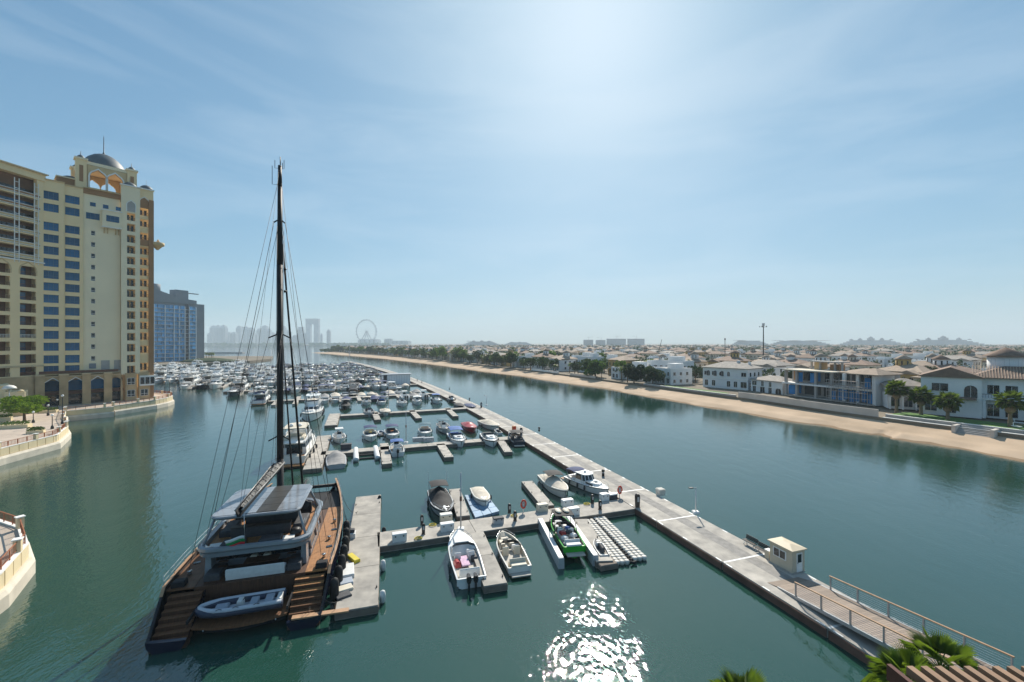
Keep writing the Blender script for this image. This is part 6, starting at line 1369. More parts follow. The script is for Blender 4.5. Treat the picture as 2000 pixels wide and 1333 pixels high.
# ------------------------------------------------------------------ trees
def crown_mb(b, R, Hc, n, s, seed, flat=1.0, lobes=9, core=.35):
    q = random.Random(seed); L_ = [(q.uniform(-.62, .62)*R, q.uniform(-.62, .62)*R, q.uniform(-.35, .42)*Hc, q.uniform(.32, .58)) for _ in range(lobes)] + [(0, 0, 0, .6)]
    vs, fs = [], []
    for i in range(n):
        cx_, cy_, cz_, r = q.choice(L_); a, e = q.uniform(0, 2*pi), math.asin(q.uniform(-.8, 1)); rr_ = r*q.uniform(.55, 1.05)**.5
        p = Vector((cx_ + R*rr_*cos(a)*cos(e), cy_ + R*rr_*sin(a)*cos(e), cz_ + Hc*.62*rr_*sin(e)*flat))
        u = Vector((q.gauss(0, 1), q.gauss(0, 1), q.gauss(0, 1))).normalized(); v = u.orthogonal().normalized(); w_ = s*q.uniform(.5, 1.3); h = w_*q.uniform(.5, 1.0)
        o = len(vs); vs += [p - u*w_ - v*h*.3, p + v*h, p + u*w_ + v*h*.2, p - v*h]; fs.append((o, o + 1, o + 2, o + 3))
    b.add([(p.x, p.y, p.z) for p in vs], fs); return b
def tree_kit(R, Hc, ht, n, s, seed, leaf='leaf_dark', flat=1.0, lobes=9):
    k = Kit(); q = random.Random(seed); t = k.mb('trunk', M['trunk']); top = Vector((q.uniform(-.3, .3), q.uniform(-.3, .3), ht - Hc*.25)); t.tube([(0, 0, -.3), (top.x*.4, top.y*.4, top.z*.5), top], R*.07, 7, R*.04)
    for i in range(5):
        a = q.uniform(0, 2*pi); t.tube([tuple(top*.75), (top.x + R*.35*cos(a), top.y + R*.35*sin(a), ht - Hc*.05), (top.x + R*.62*cos(a), top.y + R*.62*sin(a), ht + Hc*.15)], R*.035, 5, R*.012)
    c = MB(); crown_mb(c, R, Hc, n, s, seed, flat, lobes); c.v = [(x, y, z + ht) for x, y, z in c.v]; k.p.append(('crown', M[leaf], c, None)); return k
def frond_mesh(L, wd, droop, mat, fan=False, seed=0):
    """one palm leaf in the XZ plane: a rib with leaflets, or a fan of blades"""
    b = MB(); q = random.Random(seed)
    if fan:
        st = L*.45; b.tube([(0, 0, 0), (st*.6, 0, st*.10), (st, 0, st*.05 - droop*.1)], .025, 4, .012)
        for i in range(27):
            a = (i - 13)/13*1.25; l = (L - st)*(1 - .30*abs(a)/1.35)*q.uniform(.9, 1.05); d = Vector((cos(a), sin(a), .10)); n = Vector((-sin(a), cos(a), 0))
            o = Vector((st, 0, st*.05 - droop*.1)); m = o + d*l*.55; e = o + d*l - Vector((0, 0, droop*(.45 + .2*q.random())))
            w_ = wd*.45; b.add([tuple(o), tuple(m + n*w_ + Vector((0, 0, .02))), tuple(e), tuple(m - n*w_ + Vector((0, 0, -.01)))], [(0, 1, 2), (0, 2, 3)])
    else:
        pts = [Vector((L*f, 0, L*.30*f - droop*f*f)) for f in [i/8 for i in range(9)]]; b.tube(pts, .035, 4, .01)
        for i in range(30):
            f = .12 + .86*i/29; p = Vector((L*f, 0, L*.30*f - droop*f*f)); l = wd*(sin(min(1, f*1.15 + .12)*pi))**.6 + .1
            for s_ in (-1, 1):
                e = p + Vector((l*.55, s_*l*.8, -l*.25*q.uniform(.6, 1.4))); b.add([tuple(p), tuple((p + e)/2 + Vector((.06, 0, .02))), tuple(e), tuple((p + e)/2 - Vector((.06, 0, 0)))], [(0, 1, 2, 3)])
    return b.mesh('frond', mat)
def palm(loc, ht, L, label, n=34, fan=True, seed=0, group=None, leaf='palm_leaf', skirt=True, name='palm_tree', trunk_r=.26):
    t = thing(name, label, 'palm tree', loc, 0, group); q = random.Random(seed)
    MB().lathe([(trunk_r*1.5, -.3), (trunk_r*1.1, .6), (trunk_r*.85, ht*.5), (trunk_r*.8, ht - .3), (trunk_r*1.2, ht)], n=9).build('trunk', M['palm_trunk'], t)
    if skirt: MB().lathe([(trunk_r*1.0, ht - L*.95), (L*.30, ht - L*.75), (L*.26, ht - L*.2), (trunk_r, ht)], n=10).build('dead_leaf_skirt', M['palm_trunk'], t)
    ms = [frond_mesh(L, L*.035 if fan else L*.32, L*d, M[leaf], fan, seed + i) for i, d in enumerate((.10, .35, .6))]
    for i in range(n):
        e = 1.25 - 1.75*(i/n)**.9; o = inst(ms[min(2, int(3*i/n))], 'frond', t, (0, 0, ht)); o.rotation_mode = 'XYZ'
        o.rotation_euler = (q.uniform(-.25, .25), -e + q.uniform(-.12, .12), i*2.39996 + q.uniform(-.2, .2)); sc = q.uniform(.85, 1.1); o.scale = (sc,)*3
    return t
def to_front(p, q): return atan2(q[1] - p[1], q[0] - p[0])
def house_at(k, name, label, cat, A, B, z=LAND_Z, group=None, merged=False):
    """A = front corner farther from the camera, B = nearer front corner: the local X axis runs A to B"""
    c = ((A[0] + B[0])/2, (A[1] + B[1])/2, z); return place(k, name, label, cat, c, to_front(A, B), group)
# white gabled villa at the frame edge
k = Kit(); WV = 'villa_white'
k.mb('gable_wing', M[WV]).box((0, 4, 5.0), (11, 8, 10)); g = k.mb('gable', M[WV]); g.add([(-5.5, 0, 10), (5.5, 0, 10), (0, 0, 12.2), (-5.5, .4, 10), (5.5, .4, 10), (0, .4, 12.2)], [(0, 1, 2), (5, 4, 3), (0, 2, 5, 3), (2, 1, 4, 5)])
roof_hip(k, -5.5, 5.5, 0, 12, 10.0, 2.7, M['tile_brown'], .5, 'gable_roof', 'y', True)
k.mb('main_block', M[WV]).box((15, 8.5, 5.0), (20, 10, 10)); roof_hip(k, 4, 27, 3, 14, 10.0, 3.0, M['tile_brown'], .7, 'main_roof', 'x')
rb = k.mb('tile_ridge', M['tile_tan'])
for i in range(46): x = 4.0 + .5*i; rb.tube([(x, 2.3, 10.25), (x, 8.3, 13.0)], .07, 4)
k.mb('balcony', M[WV]).box((12.5, 2.5, 4.9), (14, 2.2, .5)); rr_ = k.mb('balcony_rail', M['iron']); rr_.box((12.5, 1.5, 6.1), (14, .08, .1))
for i in range(30): rr_.box((5.7 + 13.6*i/29, 1.5, 5.6), (.05, .05, .95))
for x in (5.9, 10.2, 14.6, 19): k.mb('column', M[WV]).box((x, 1.7, 2.4), (.6, .6, 4.7))
vwin(k, -1.9, 7.4, 3.0, 2.0, 0); vwin(k, -3.6, 2.5, 2.2, 2.8, 0); vwin(k, .2, 2.3, 1.6, 2.8, 0); vwin(k, 3.6, 6.6, 2.3, 3.2, 0, True)
for x in (7.5, 10.5, 14.5): vwin(k, x, 7.2, 2.0, 2.2, 3.5); vwin(k, x, 2.0, 2.0, 3.0, 3.5)
k.mb('lean_roof', M['tile_brown']).loft([[(-5.6, 0, 5.2), (-5.6, -1.1, 4.7), (-5.6, -1.1, 4.55), (-5.6, 0, 5.0)], [(4.6, 0, 5.2), (4.6, -1.1, 4.7), (4.6, -1.1, 4.55), (4.6, 0, 5.0)]], closed=True, caps=True)
k.mb('turret', M[WV]).lathe([(3.4, 0), (3.4, 4.4)], (10, 13, 11), 8); k.mb('turret_roof', M['tile_brown']).lathe([(4.3, 0), (4.3, .2), (.1, 2.4)], (10, 13, 15.4), 8)
for i in range(5):
    a = -pi/2 + (i - 2)*pi/4; k.mb('turret_window', M['dark_glass']).box((10 + 3.16*cos(a), 13 + 3.16*sin(a), 13.6), (.9, .12, 2.4), a + pi/2)
A, B = (109.9, 114.2), (117.4, 106.2); house_at(k, 'white_villa', 'white gabled villa with a brown tiled roof and octagonal turret by the lawn', 'villa', A, B, 3.0)
# small white pavilion wing with pale hip roof between it and the building site
k = Kit(); k.mb('wall', M[WV]).box((0, 4, 2.2), (9, 8, 4.4)); roof_hip(k, -4.5, 4.5, 0, 8, 6.6, 2.0, M['tile_grey']); k.mb('upper_wall', M[WV]).box((0, 5, 5.5), (8.4, 6, 2.2))
for x in (-2.8, 0, 2.8): vwin(k, x, 2.0, 1.9, 2.6, 0); vwin(k, x, 5.6, 1.4, 1.3, 2.0)
for x in (-4.2, -1.4, 1.4, 4.2): k.mb('column', M[WV]).box((x, -1.4, 2.0), (.35, .35, 4.0))
k.mb('canopy', M['tile_grey']).box((0, -.9, 4.15), (9.4, 2.2, .3))
house_at(k, 'garden_house', 'low white house with a pale tiled hip roof behind the two middle palms', 'villa', (av(1742, 806, 123)[0], 123), (av(1806, 812, 119.5)[0], 119.5), 3.0)
# villa under construction
k = Kit(); L = 29.0
k.mb('rear_wall', M['villa_grey']).box((0, 8, 4.6), (L, 8, 9.2)); k.mb('floor_slab', M['villa_white']).box((-1, 2.0, 4.55), (L, 4.4, .55)); k.mb('roof_slab', M['villa_cream']).box((-6, 3.5, 9.4), (17.5, 9, .4)); k.mb('ground_slab', M['concrete']).box((0, 2, .2), (L, 5, .4))
for x in (-14.3, -10.2, -3.5, 1.6, 5.5, 9.5, 13.9): k.mb('column', M['villa_white' if x > 4 else 'villa_grey']).box((x, .6, 4.6), (.8, .8, 9.2))
for i, (x, z, w_, h, mm) in enumerate(((-12.3, 2.2, 2.6, 3.4, 'blue_sheet'), (-7, 2.2, 5.5, 3.6, 'dark_opening'), (-1, 2.2, 4.2, 3.6, 'dark_opening'), (3.4, 2.2, 3.0, 3.4, 'blue_sheet'), (7.4, 2.2, 3.2, 3.4, 'blue_sheet'), (11.8, 2.2, 3.6, 3.4, 'blue_sheet'), (-12.3, 7, 3.0, 3.6, 'brown_wall'), (-8, 7, 4.4, 3.4, 'dark_glass'), (-5, 7, 1.6, 3.4, 'blue_sheet'), (-.6, 7, 4.2, 3.4, 'dark_glass'), (3.5, 7, 3.0, 3.0, 'dark_opening'), (7.4, 7, 3.2, 3.0, 'dark_opening'), (11.8, 7, 3.4, 3.2, 'dark_glass'))): k.mb('opening' if mm != 'blue_sheet' else 'blue_sheeting', M[mm]).box((x, 3.85, z + .4), (w_, .12, h))
q = random.Random(3)
for i in range(7): k.mb('blue_sheeting', M['blue_sheet']).box((2.6 + 1.75*i, .1 + .3*(i % 2), 2.1 + .2*(i % 3)), (1.35, .10, 3.0 + .5*(i % 2)), q.uniform(-.25, .25))
for x, z, w_ in ((-12.3, 2.3, 2.4), (-9.2, 7.0, 1.6), (-5, 7.0, 1.4), (12, 6.6, 1.6)): k.mb('blue_sheeting', M['blue_sheet']).box((x, .9, z), (w_, .1, 3.3), .06)
k.mb('side_wall', M['villa_white']).box((14.2, 4.5, 4.6), (.8, 9, 9.2)); roof_hip(k, 8.5, 15.5, -1, 9, 9.3, 1.9, M['tile_tan'], .8); roof_hip(k, 2, 14, 3, 13, 9.25, 1.6, M['tile_tan'], .6)
rb = k.mb('roof_room', M['blockwork'])
for x in (-9.5, -6.5, -1.5, .8): rb.box((x, 7, 11.0), (.5, .5, 2.8))
rb.box((-4.4, 8, 12.5), (11, 5, .35)); k.mb('roof_room_wall', M['stucco_tan']).box((-7.6, 9, 10.9), (2.6, 3, 2.6)); k.mb('roof_room_wall', M['brown_wall']).box((-2, 9, 10.6), (3, 3, 2.0))
sc_ = k.mb('scaffold', M['alu'])
for i in range(9):
    x = 1.5 + 1.5*i
    for y in (-.4, .8): sc_.box((x, y - 1.4, 3.6), (.07, .07, 7.2))
for z in (1.8, 3.6, 5.4, 7.0): sc_.box((7.5, -1.8, z), (12.2, .07, .07)); sc_.box((7.5, -.6, z), (12.2, .07, .07)); k.mb('scaffold_board', M['plank']).box((7.5, -1.2, z + .06), (12, 1.0, .05)) if z > 3 else None
house_at(k, 'unfinished_villa', 'unfinished two storey villa with blue plastic sheets and scaffolding behind a long wall', 'villa', (99.4, 155.5), (109.4, 127.6), 2.9)
# big white villa with arched windows, its tiled wing
k = villa(19, 13, 8.6, WV, 'tile_grey', 5, False, False)
for i in range(3): vwin(k, -7 + 3.0*i, 6.3, 1.2, 2.2, -.12, True, 'dark_glass')
k.mb('chimney', M[WV]).box((3, 6, 10.6), (1, 1, 2.4)); house_at(k, 'white_villa', 'white two storey villa with grey tiled roof and paired arched windows', 'villa', (84.5, 188), (96.0, 173))
k = villa(14, 9, 4.6, WV, 'tile_grey', 8, False, False); house_at(k, 'garden_house', 'low white house with grey hip roofs beside the unfinished villa', 'villa', (96.6, 172), (101, 158.5))
k = villa(20, 12, 9.4, WV, 'tile_grey', 12, False, False, True); house_at(k, 'white_villa', 'plain white flat roofed villa of stacked boxes', 'villa', (71, 229), (86.5, 211))
k = villa(14, 12, 9.0, 'villa_ochre', 'tile_tan', 14, False, True); house_at(k, 'ochre_villa', 'ochre yellow villa among dark trees above the beach', 'villa', (58, 262), (66, 246))
k = villa(13, 12, 9.5, WV, 'flat_roof', 15, False, False, True); house_at(k, 'white_villa', 'white modern villa with blue glazing behind the big round tree', 'villa', (44, 290), (51, 276))
k = villa(15, 13, 9, 'villa_white', 'tile_tan', 17, True, True); house_at(k, 'turret_villa', 'white villa with a lantern turret just above the roof room of the unfinished villa', 'villa', (128, 192), (137, 178))
k = villa(15, 13, 9, 'villa_white', 'tile_brown', 18, True, True); house_at(k, 'turret_villa', 'white villa with a lantern turret behind the garden house', 'villa', (150, 160), (158, 146))
k = villa(16, 13, 9.4, 'villa_ochre', 'tile_brown', 19, True, True); house_at(k, 'turret_villa', 'brown villa with a dark lantern turret behind the arched window villa', 'villa', (112, 240), (121, 226))
LMK = ((705, 'before the ferris wheel'), (742, 'below the ferris wheel'), (790, 'just past the ferris wheel'), (835, 'past the long hazy block'), (880, 'well past the ferris wheel'), (930, 'before the bumpy hotel'), (980, 'below the bumpy hotel'), (1060, 'below the long low hotel'), (1135, 'before the grey skyline blocks'), (1200, 'below the first grey blocks'), (1262, 'below the last grey blocks'), (1330, 'by the crane jib'), (1430, 'just before the telecom mast'), (1500, 'below the telecom mast'), (1560, 'just past the telecom mast'), (1640, 'before the palace hotels'), (1705, 'below the first palace hotel'), (1770, 'between the palace hotels'), (1850, 'below the second palace hotel'), (1925, 'past the second palace hotel'), (9999, 'at the frame edge'))
def where(x, y):
    px = 1000 + FOC*x/y
    return next(w_ for p_, w_ in LMK if px <= p_)
RNK = ('first', 'second', 'third', 'fourth', 'fifth', 'sixth', 'seventh', 'eighth', 'ninth', 'tenth', 'eleventh')
# ------------------------------------------------------------------ rows of villas inland, individually placed copies of merged prototypes
VP = []
for i, (wl_, tl_, tr_, wg_, fl_) in enumerate((('villa_white', 'tile_tan', True, True, False), ('villa_cream', 'tile_brown', True, True, False), ('villa_white', 'tile_grey', False, True, False), ('villa_cream', 'tile_tan', False, True, False), ('villa_white', 'flat_roof', False, True, True), ('villa_cream', 'tile_brown', False, True, False), ('villa_ochre', 'tile_tan', True, True, False), ('villa_white', 'tile_brown', True, False, False))):
    VP.append((villa(16 + i % 3*1.5, 12 + i % 2*2, 7.8 + .3*(i % 4), wl_, tl_, 30 + i, tr_, wg_, fl_, False).merged('distant_villa'), ['white villa with tan hip roof and turret', 'cream villa with brown hip roof and turret', 'white villa with grey tiled roof', 'cream villa with tan tiled roof', 'white flat roofed villa', 'cream villa with brown tiled roof', 'ochre villa with tan roof and turret', 'white villa with brown roof and turret'][i]))
EXT = [(160, 20)] + FOOT[1:]
FL_ = [0]
for a, b in zip(EXT, EXT[1:]): FL_.append(FL_[-1] + hypot(b[0] - a[0], b[1] - a[1]))
def along(s):
    i = max(j for j in range(len(FL_) - 1) if FL_[j] <= s + 1e-6); a, b = Vector(EXT[i]), Vector(EXT[i + 1]); f = (s - FL_[i])/(FL_[i + 1] - FL_[i])
    i2 = min(i + 1, len(EXT) - 2); t1 = (b - a).normalized(); t2 = (Vector(EXT[i2 + 1]) - Vector(EXT[i2])).normalized(); t0 = (Vector(EXT[i]) - Vector(EXT[max(0, i - 1)])).normalized() if i else t1
    t = (t0.lerp(t1, min(1, f + .5)) if f < .5 else t1.lerp(t2, f - .5)).normalized(); return a + (b - a)*f, t, Vector((t.y, -t.x))
q = random.Random(21); nv = 0
TAKEN = [(109, 128, 20), (104, 141, 22), (113, 110, 22), (90, 180, 20), (99, 165, 12), (79, 220, 18), (62, 254, 16), (48, 283, 14), (132, 185, 14), (154, 153, 14), (116, 233, 14), (107, 120, 14), (124, 105, 22)]
def free(p, r=0): return all((p.x - a)**2 + (p.y - b)**2 > (c + r)**2 for a, b, c in TAKEN)
spots = []
OFFS = [13, 58, 118, 165, 235, 285, 370, 430, 540, 680, 850]
for off, sp in ((13, 24), (58, 25), (118, 27), (165, 28), (235, 31), (285, 33), (370, 40), (430, 42), (540, 52), (680, 64), (850, 80)):
    s = 60 + q.uniform(0, 10)
    while s < FL_[-1] - 6 - off*.1:
        p, t, n = along(s); c = p + n*(off + q.uniform(-2, 3)); s += sp*q.uniform(.9, 1.12)
        if c.y < 40 or abs(c.x/c.y) > 1.32 or not free(c): continue
        spots.append((c, t, n, off, RNK[OFFS.index(off)]))
for c, t, n, off, rk_ in spots[:292]:
    i = q.choice((0, 1, 2, 2, 3, 4, 4, 5, 4, 7, 0, 6)); me, lb = VP[i]; an = atan2(-t.y, -t.x) + (pi if q.random() < .3 and off > 20 else 0)
    o = inst(me, 'distant_villa', None, (c.x, c.y, LAND_Z), an + q.uniform(-.06, .06), (q.uniform(.85, 1.1), q.uniform(.85, 1.1), q.uniform(.85, 1.08))); tag(o, '%s, %s row inland, %s' % (lb.replace(' tiled', '').replace(' hip', ''), rk_, where(c.x, c.y)), 'villa', 'villas beyond the beach')
# ------------------------------------------------------------------ trees among the villas
TP = [(tree_kit(4.6, 6.5, 6.2, 900, .45, 50 + i, ['leaf_dark', 'leaf', 'leaf_dark', 'leaf'][i], 1.0, 10).merged('garden_tree'), ['dark green garden tree', 'mid green garden tree', 'dark bushy garden tree', 'loose mid green garden tree'][i]) for i in range(4)]
pk = Kit(); pk.mb('trunk', M['palm_trunk']).lathe([(.35, -.2), (.25, 3), (.22, 6.8), (.4, 7.2)], n=7); pc = pk.mb('fronds', M['palm_leaf']); qq = random.Random(3)
for i in range(26):
    a, e = i*2.4, 1.2 - 1.7*i/26; L = 2.6
    pts = [Vector((L*f*cos(a)*cos(e*(1 - f*.5)), L*f*sin(a)*cos(e*(1 - f*.5)), 7.2 + L*f*sin(e) - 1.1*f*f)) for f in (0, .35, .7, 1)]; s_ = Vector((-sin(a), cos(a), 0))*.32
    pc.loft([[tuple(p + s_*w_ - Vector((0, 0, .12*w_))), tuple(p), tuple(p - s_*w_ - Vector((0, 0, .12*w_)))] for p, w_ in zip(pts, (.2, 1, .9, .05))])
TP.append((pk.merged('garden_palm'), 'garden palm')); nt_ = 0
for off, sp in ((4.5, 12), (9, 26), (28, 14), (42, 18), (88, 20), (140, 26), (200, 30), (260, 40), (330, 48)):
    s = 75
    while s < FL_[-1] - 4:
        p, t, n = along(s); c = p + n*(off + q.uniform(-2.5, 4)); s += sp*q.uniform(.4, 1.5)
        if c.y < 60 or abs(c.x/c.y) > 1.3 or not free(c, -7 if off < 20 else -4) or (off < 20 and c.y < 205): continue
        if nt_ >= 285: break
        far = c.y > 330; i = q.choice((0, 1, 2, 3, 0, 2, 4)); me, lb = TP[i]; sc = q.uniform(.65, 1.25)*(1.15 if far and off < 12 else 1)
        o = inst(me, 'garden_palm' if i == 4 else 'garden_tree', None, (c.x, c.y, LAND_Z - .1), q.uniform(0, 6.28), (sc, sc, sc*q.uniform(.8, 1.1))); nt_ += 1
        tag(o, '%s%s %s, %s' % ('tall ' if sc > 1.05 else 'small ' if sc < .82 else '', lb.replace(' garden', ''), 'at the beach edge' if off < 8 else 'in the first gardens' if off < 35 else 'along the first street' if off < 60 else 'deep among the roofs', where(c.x, c.y)), 'palm tree' if i == 4 else 'tree', 'trees between the villas')
def hero_tree(px, R, Hc, ht, lab, leaf, z=LAND_Z, n=3200, s=.34, seed=1, flat=1.0):
    p = at(*px, z); t = thing('broad_tree', lab, 'tree', (p.x, p.y, z)); tree_kit(R, Hc, ht, n, s, seed, leaf, flat, 13).parts(t)
hero_tree((1163, 737), 7.0, 8.5, 5.5, 'big round bright green tree standing alone above the beach', 'leaf', seed=61, s=.55)
hero_tree((1238, 748), 5.0, 7, 4.6, 'dark tree at the top of the beach beside the ochre villa', 'leaf_dark', seed=62, s=.5); hero_tree((1275, 752), 4.5, 6, 4.2, 'dark shaggy tree in front of the flat roofed villa', 'leaf_dark', seed=63, s=.45)
hero_tree((1800, 775), 5.0, 6.5, 7.0, 'dark green tree behind the garden house roof', 'leaf_dark', seed=64, s=.42)
hero_tree((48, 822), 4.7, 4.0, 3.7, 'flat topped bright green tree on the promenade terrace', 'leaf_bright', TER, 6000, .22, 65, .9)
for i, (px, top, lab) in enumerate((((1751, 807), 744, 'fan palm nearest the unfinished villa, first of the row'), ((1799, 812), 757, 'fan palm in front of the low garden house'), ((1851, 821), 768, 'fan palm on the lawn in front of the white gable'), ((1973, 836), 768, 'fan palm by the stone steps in front of the balcony'))):
    p = at(*px, 3.0); ht = (HOR + 0, EYE - (top + 16 - HOR)/FOC*p.y - 3.0)[1]; palm((p.x, p.y, 3.0), ht, 2.9, lab, 40, True, 70 + i, 'fan palms along the beach wall', trunk_r=.36)
# palms right below the camera and the slatted pergola
for (px, py, d, ht, L, lab, sd) in ((1836, 1308, 17.5, 9.5, 1.6, 'bright green fan palm poking up behind the pergola', 81), (1452, 1386, 16.0, 8.0, 1.5, 'fan palm top at the lower frame edge over the sun glitter', 82), (1775, 1340, 16.5, 8.2, 1.5, 'lower fan palm beside the pergola corner', 83)):
    p = av(px, py, d); palm((p.x, p.y, p.z - ht), ht, L, lab, 26, True, sd, None, 'palm_near', True, 'fan_palm', .16)
p = av(1768, 1301, 9.2); PZ = p.z
pg = thing('pergola', 'brown slatted timber pergola in the lower corner by the gangway', 'pergola', (p.x, p.y, PZ))
sm = MB().box((0, -2.6, -.09), (.145, 5.2, .18)).mesh('slat', M['pergola'])
for i in range(15): inst(sm, 'slat', pg, (.09 + .31*i, 0, 0), .06)
for y in (-.7, -3.6): MB().box((2.2, y, -.31), (4.9, .14, .24)).build('beam', M['pergola_dark'], pg)
MB().box((-.16, -2.6, -.16), (.10, 5.3, .34), .06).build('edge_board', M['pergola_dark'], pg)
for x in (.3, 4.3):
    for y in (-.7, -3.6): MB().box((x, y, -1.75), (.16, .16, 2.6)).build('post', M['pergola_dark'], pg)
tr_ = MB(); tr_.box((p.x + 2.2, p.y - 2.6, PZ - 3.2), (5.6, 5.4, .3)); tag(tr_.build('terrace_slab', M['concrete']), 'concrete terrace slab under the timber pergola', 'terrace')
# ------------------------------------------------------------------ garden walls, lawn, steps
def foot_wall(s0, s1, off, h, wd, lab, mat, z=1.6, name='garden_wall', cap=None):
    pts = []
    for i in range(13):
        p, t, n = along(s0 + (s1 - s0)*i/12); c = p + n*off; pts.append((c.x, c.y, n))
    t = thing(name, lab, 'wall')
    for i in range(12):
        a, b = pts[i], pts[i + 1]; MB().loft([[(a[0], a[1], z), (a[0], a[1], z + h), (a[0] + a[2].x*wd, a[1] + a[2].y*wd, z + h), (a[0] + a[2].x*wd, a[1] + a[2].y*wd, z)], [(b[0]*.996 + a[0]*.004, b[1]*.996 + a[1]*.004, z), (b[0]*.996 + a[0]*.004, b[1]*.996 + a[1]*.004, z + h), (b[0] + b[2].x*wd, b[1] + b[2].y*wd, z + h), (b[0] + b[2].x*wd, b[1] + b[2].y*wd, z)]], closed=True, caps=True).build('wall_panel', M[mat], t)
    if cap: MB().loft([[(a[0] - a[2].x*.08, a[1] - a[2].y*.08, z + h + .003), (a[0] - a[2].x*.08, a[1] - a[2].y*.08, z + h + .12), (a[0] + a[2].x*(wd + .08), a[1] + a[2].y*(wd + .08), z + h + .12), (a[0] + a[2].x*(wd + .08), a[1] + a[2].y*(wd + .08), z + h + .003)] for a in pts], closed=True, caps=True).build('coping', M[cap], t)
def s_at(y):
    best = min(range(0, int(FL_[-1])), key=lambda s: abs(along(s)[0].y - y)); return best
sa, sb_, sc_, sd_ = s_at(66), s_at(110), s_at(111), s_at(151)
foot_wall(sc_, sd_, .2, 2.9, .4, 'long plain beige wall in front of the unfinished villa', 'boundary', 1.6, 'boundary_wall')
foot_wall(sa, sb_, .2, 1.0, .5, 'low white lower garden wall at the top of the beach', 'blockwork', 1.6, cap='trim_white'); foot_wall(sa, sb_, 1.6, 1.75, .4, 'white upper garden wall edging the lawn', 'blockwork', 1.6, cap='trim_white')
foot_wall(sd_ + 1, s_at(196), .3, 1.5, .35, 'grey garden wall in front of the arched window villa', 'villa_grey', 1.7, cap='trim_white'); foot_wall(s_at(232), s_at(256), .5, 2.2, .4, 'stone garden wall below the ochre villa', 'boundary', 1.6); foot_wall(s_at(268), s_at(300), .5, 2.2, .4, 'pale garden wall below the white modern villa', 'trim_white', 1.6)
b = MB(); rows2 = [[], []]
for i in range(9):
    p, t, n = along(sa + (sb_ - sa)*i/8); rows2[0].append((p.x + n.x*1.9, p.y + n.y*1.9, 3.2)); rows2[1].append((p.x + n.x*12, p.y + n.y*12, 3.2))
tag(b.loft(rows2).build('lawn', M['lawn']), kind='structure')
b = MB(); rows2 = [[], []]
for i in range(5):
    p, t, n = along(s_at(158) + (s_at(190) - s_at(158))*i/4); rows2[0].append((p.x + n.x*.8, p.y + n.y*.8, 2.9)); rows2[1].append((p.x + n.x*7, p.y + n.y*7, 2.9))
tag(b.loft(rows2).build('side_lawn', M['lawn']), kind='structure')
p, t, n = along(s_at(95)); st = thing('garden_steps', 'broad pale stone steps from the lawn to the beach', 'steps', (p.x + n.x*-1.6, p.y + n.y*-1.6, 1.2), atan2(t.y, t.x))
for i in range(7): MB().box((0, -.55*i*1.0, .15 + .14*i + .14), (5.2, .7, .3 + .28*i)).build('step', M['blockwork'], st)
for x in (-3.0, 3.0): MB().box((x, -1.8, 1.0), (.7, 4.6, 2.0), tx=.9).build('step_wall', M['boundary'], st)
for i, (px, lab) in enumerate((((1985, 836), 'white garden lounger on the lawn at the frame edge'), ((1992, 829), 'second white garden lounger behind the first'))):
    p = at(*px, 3.2); t = thing('lounger', lab, 'lounger', (p.x, p.y, 3.2), .6*i); MB().box((0, 0, .35), (.8, 1.6, .15)).build('bed', M['white_plastic'], t); MB().box((0, .85, .65), (.8, .1, .75)).build('backrest', M['white_plastic'], t)
# ------------------------------------------------------------------ telecom mast, cranes
p = Vector(((1491 - 1000)/FOC*330, 330, LAND_Z)); t = thing('telecom_mast', 'tall dark telecom mast with antennas rising above the villa roofs', 'mast', tuple(p))
top = EYE + 38/FOC*330 - LAND_Z; MB().tube([(0, 0, 0), (0, 0, top)], .55, 8, .32).build('pole', M['iron'], t)
for i in range(6): a = i*pi/3; MB().box((.8*cos(a), .8*sin(a), top - .9), (.35, .25, 2.2), a).build('antenna_panel', M['tower_grey'], t)
for i in range(5): a = i*1.26; MB().tube([(0, 0, top - 3), (2.6*cos(a), 2.6*sin(a), top - 2.6)], .09, 4).build('arm', M['iron'], t); MB().box((2.6*cos(a), 2.6*sin(a), top - 2.5), (.3, .3, .9)).build('antenna', M['iron'], t)
p = Vector(((1416 - 1000)/FOC*420, 420, LAND_Z)); t = thing('telecom_mast', 'short thin mast on the skyline nearer the crane', 'mast', tuple(p)); MB().tube([(0, 0, 0), (0, 0, EYE + 9/FOC*420 - LAND_Z)], .3, 6).build('pole', M['iron'], t); MB().box((0, 0, EYE + 7/FOC*420 - LAND_Z), (.9, .9, 1.8)).build('antenna_panel', M['iron'], t)
p = Vector(((1284 - 1000)/FOC*520, 520, LAND_Z)); t = thing('mobile_crane', 'thin slanted crane jib above the middle roofs', 'crane', tuple(p)); MB().box((0, 0, 1.5), (6, 2.6, 2.6)).build('carrier', M['yellow'], t); MB().tube([(0, 0, 3), (5.5, 0, EYE + 7/FOC*520 - LAND_Z)], .5, 5, .25).build('jib', M['iron'], t)
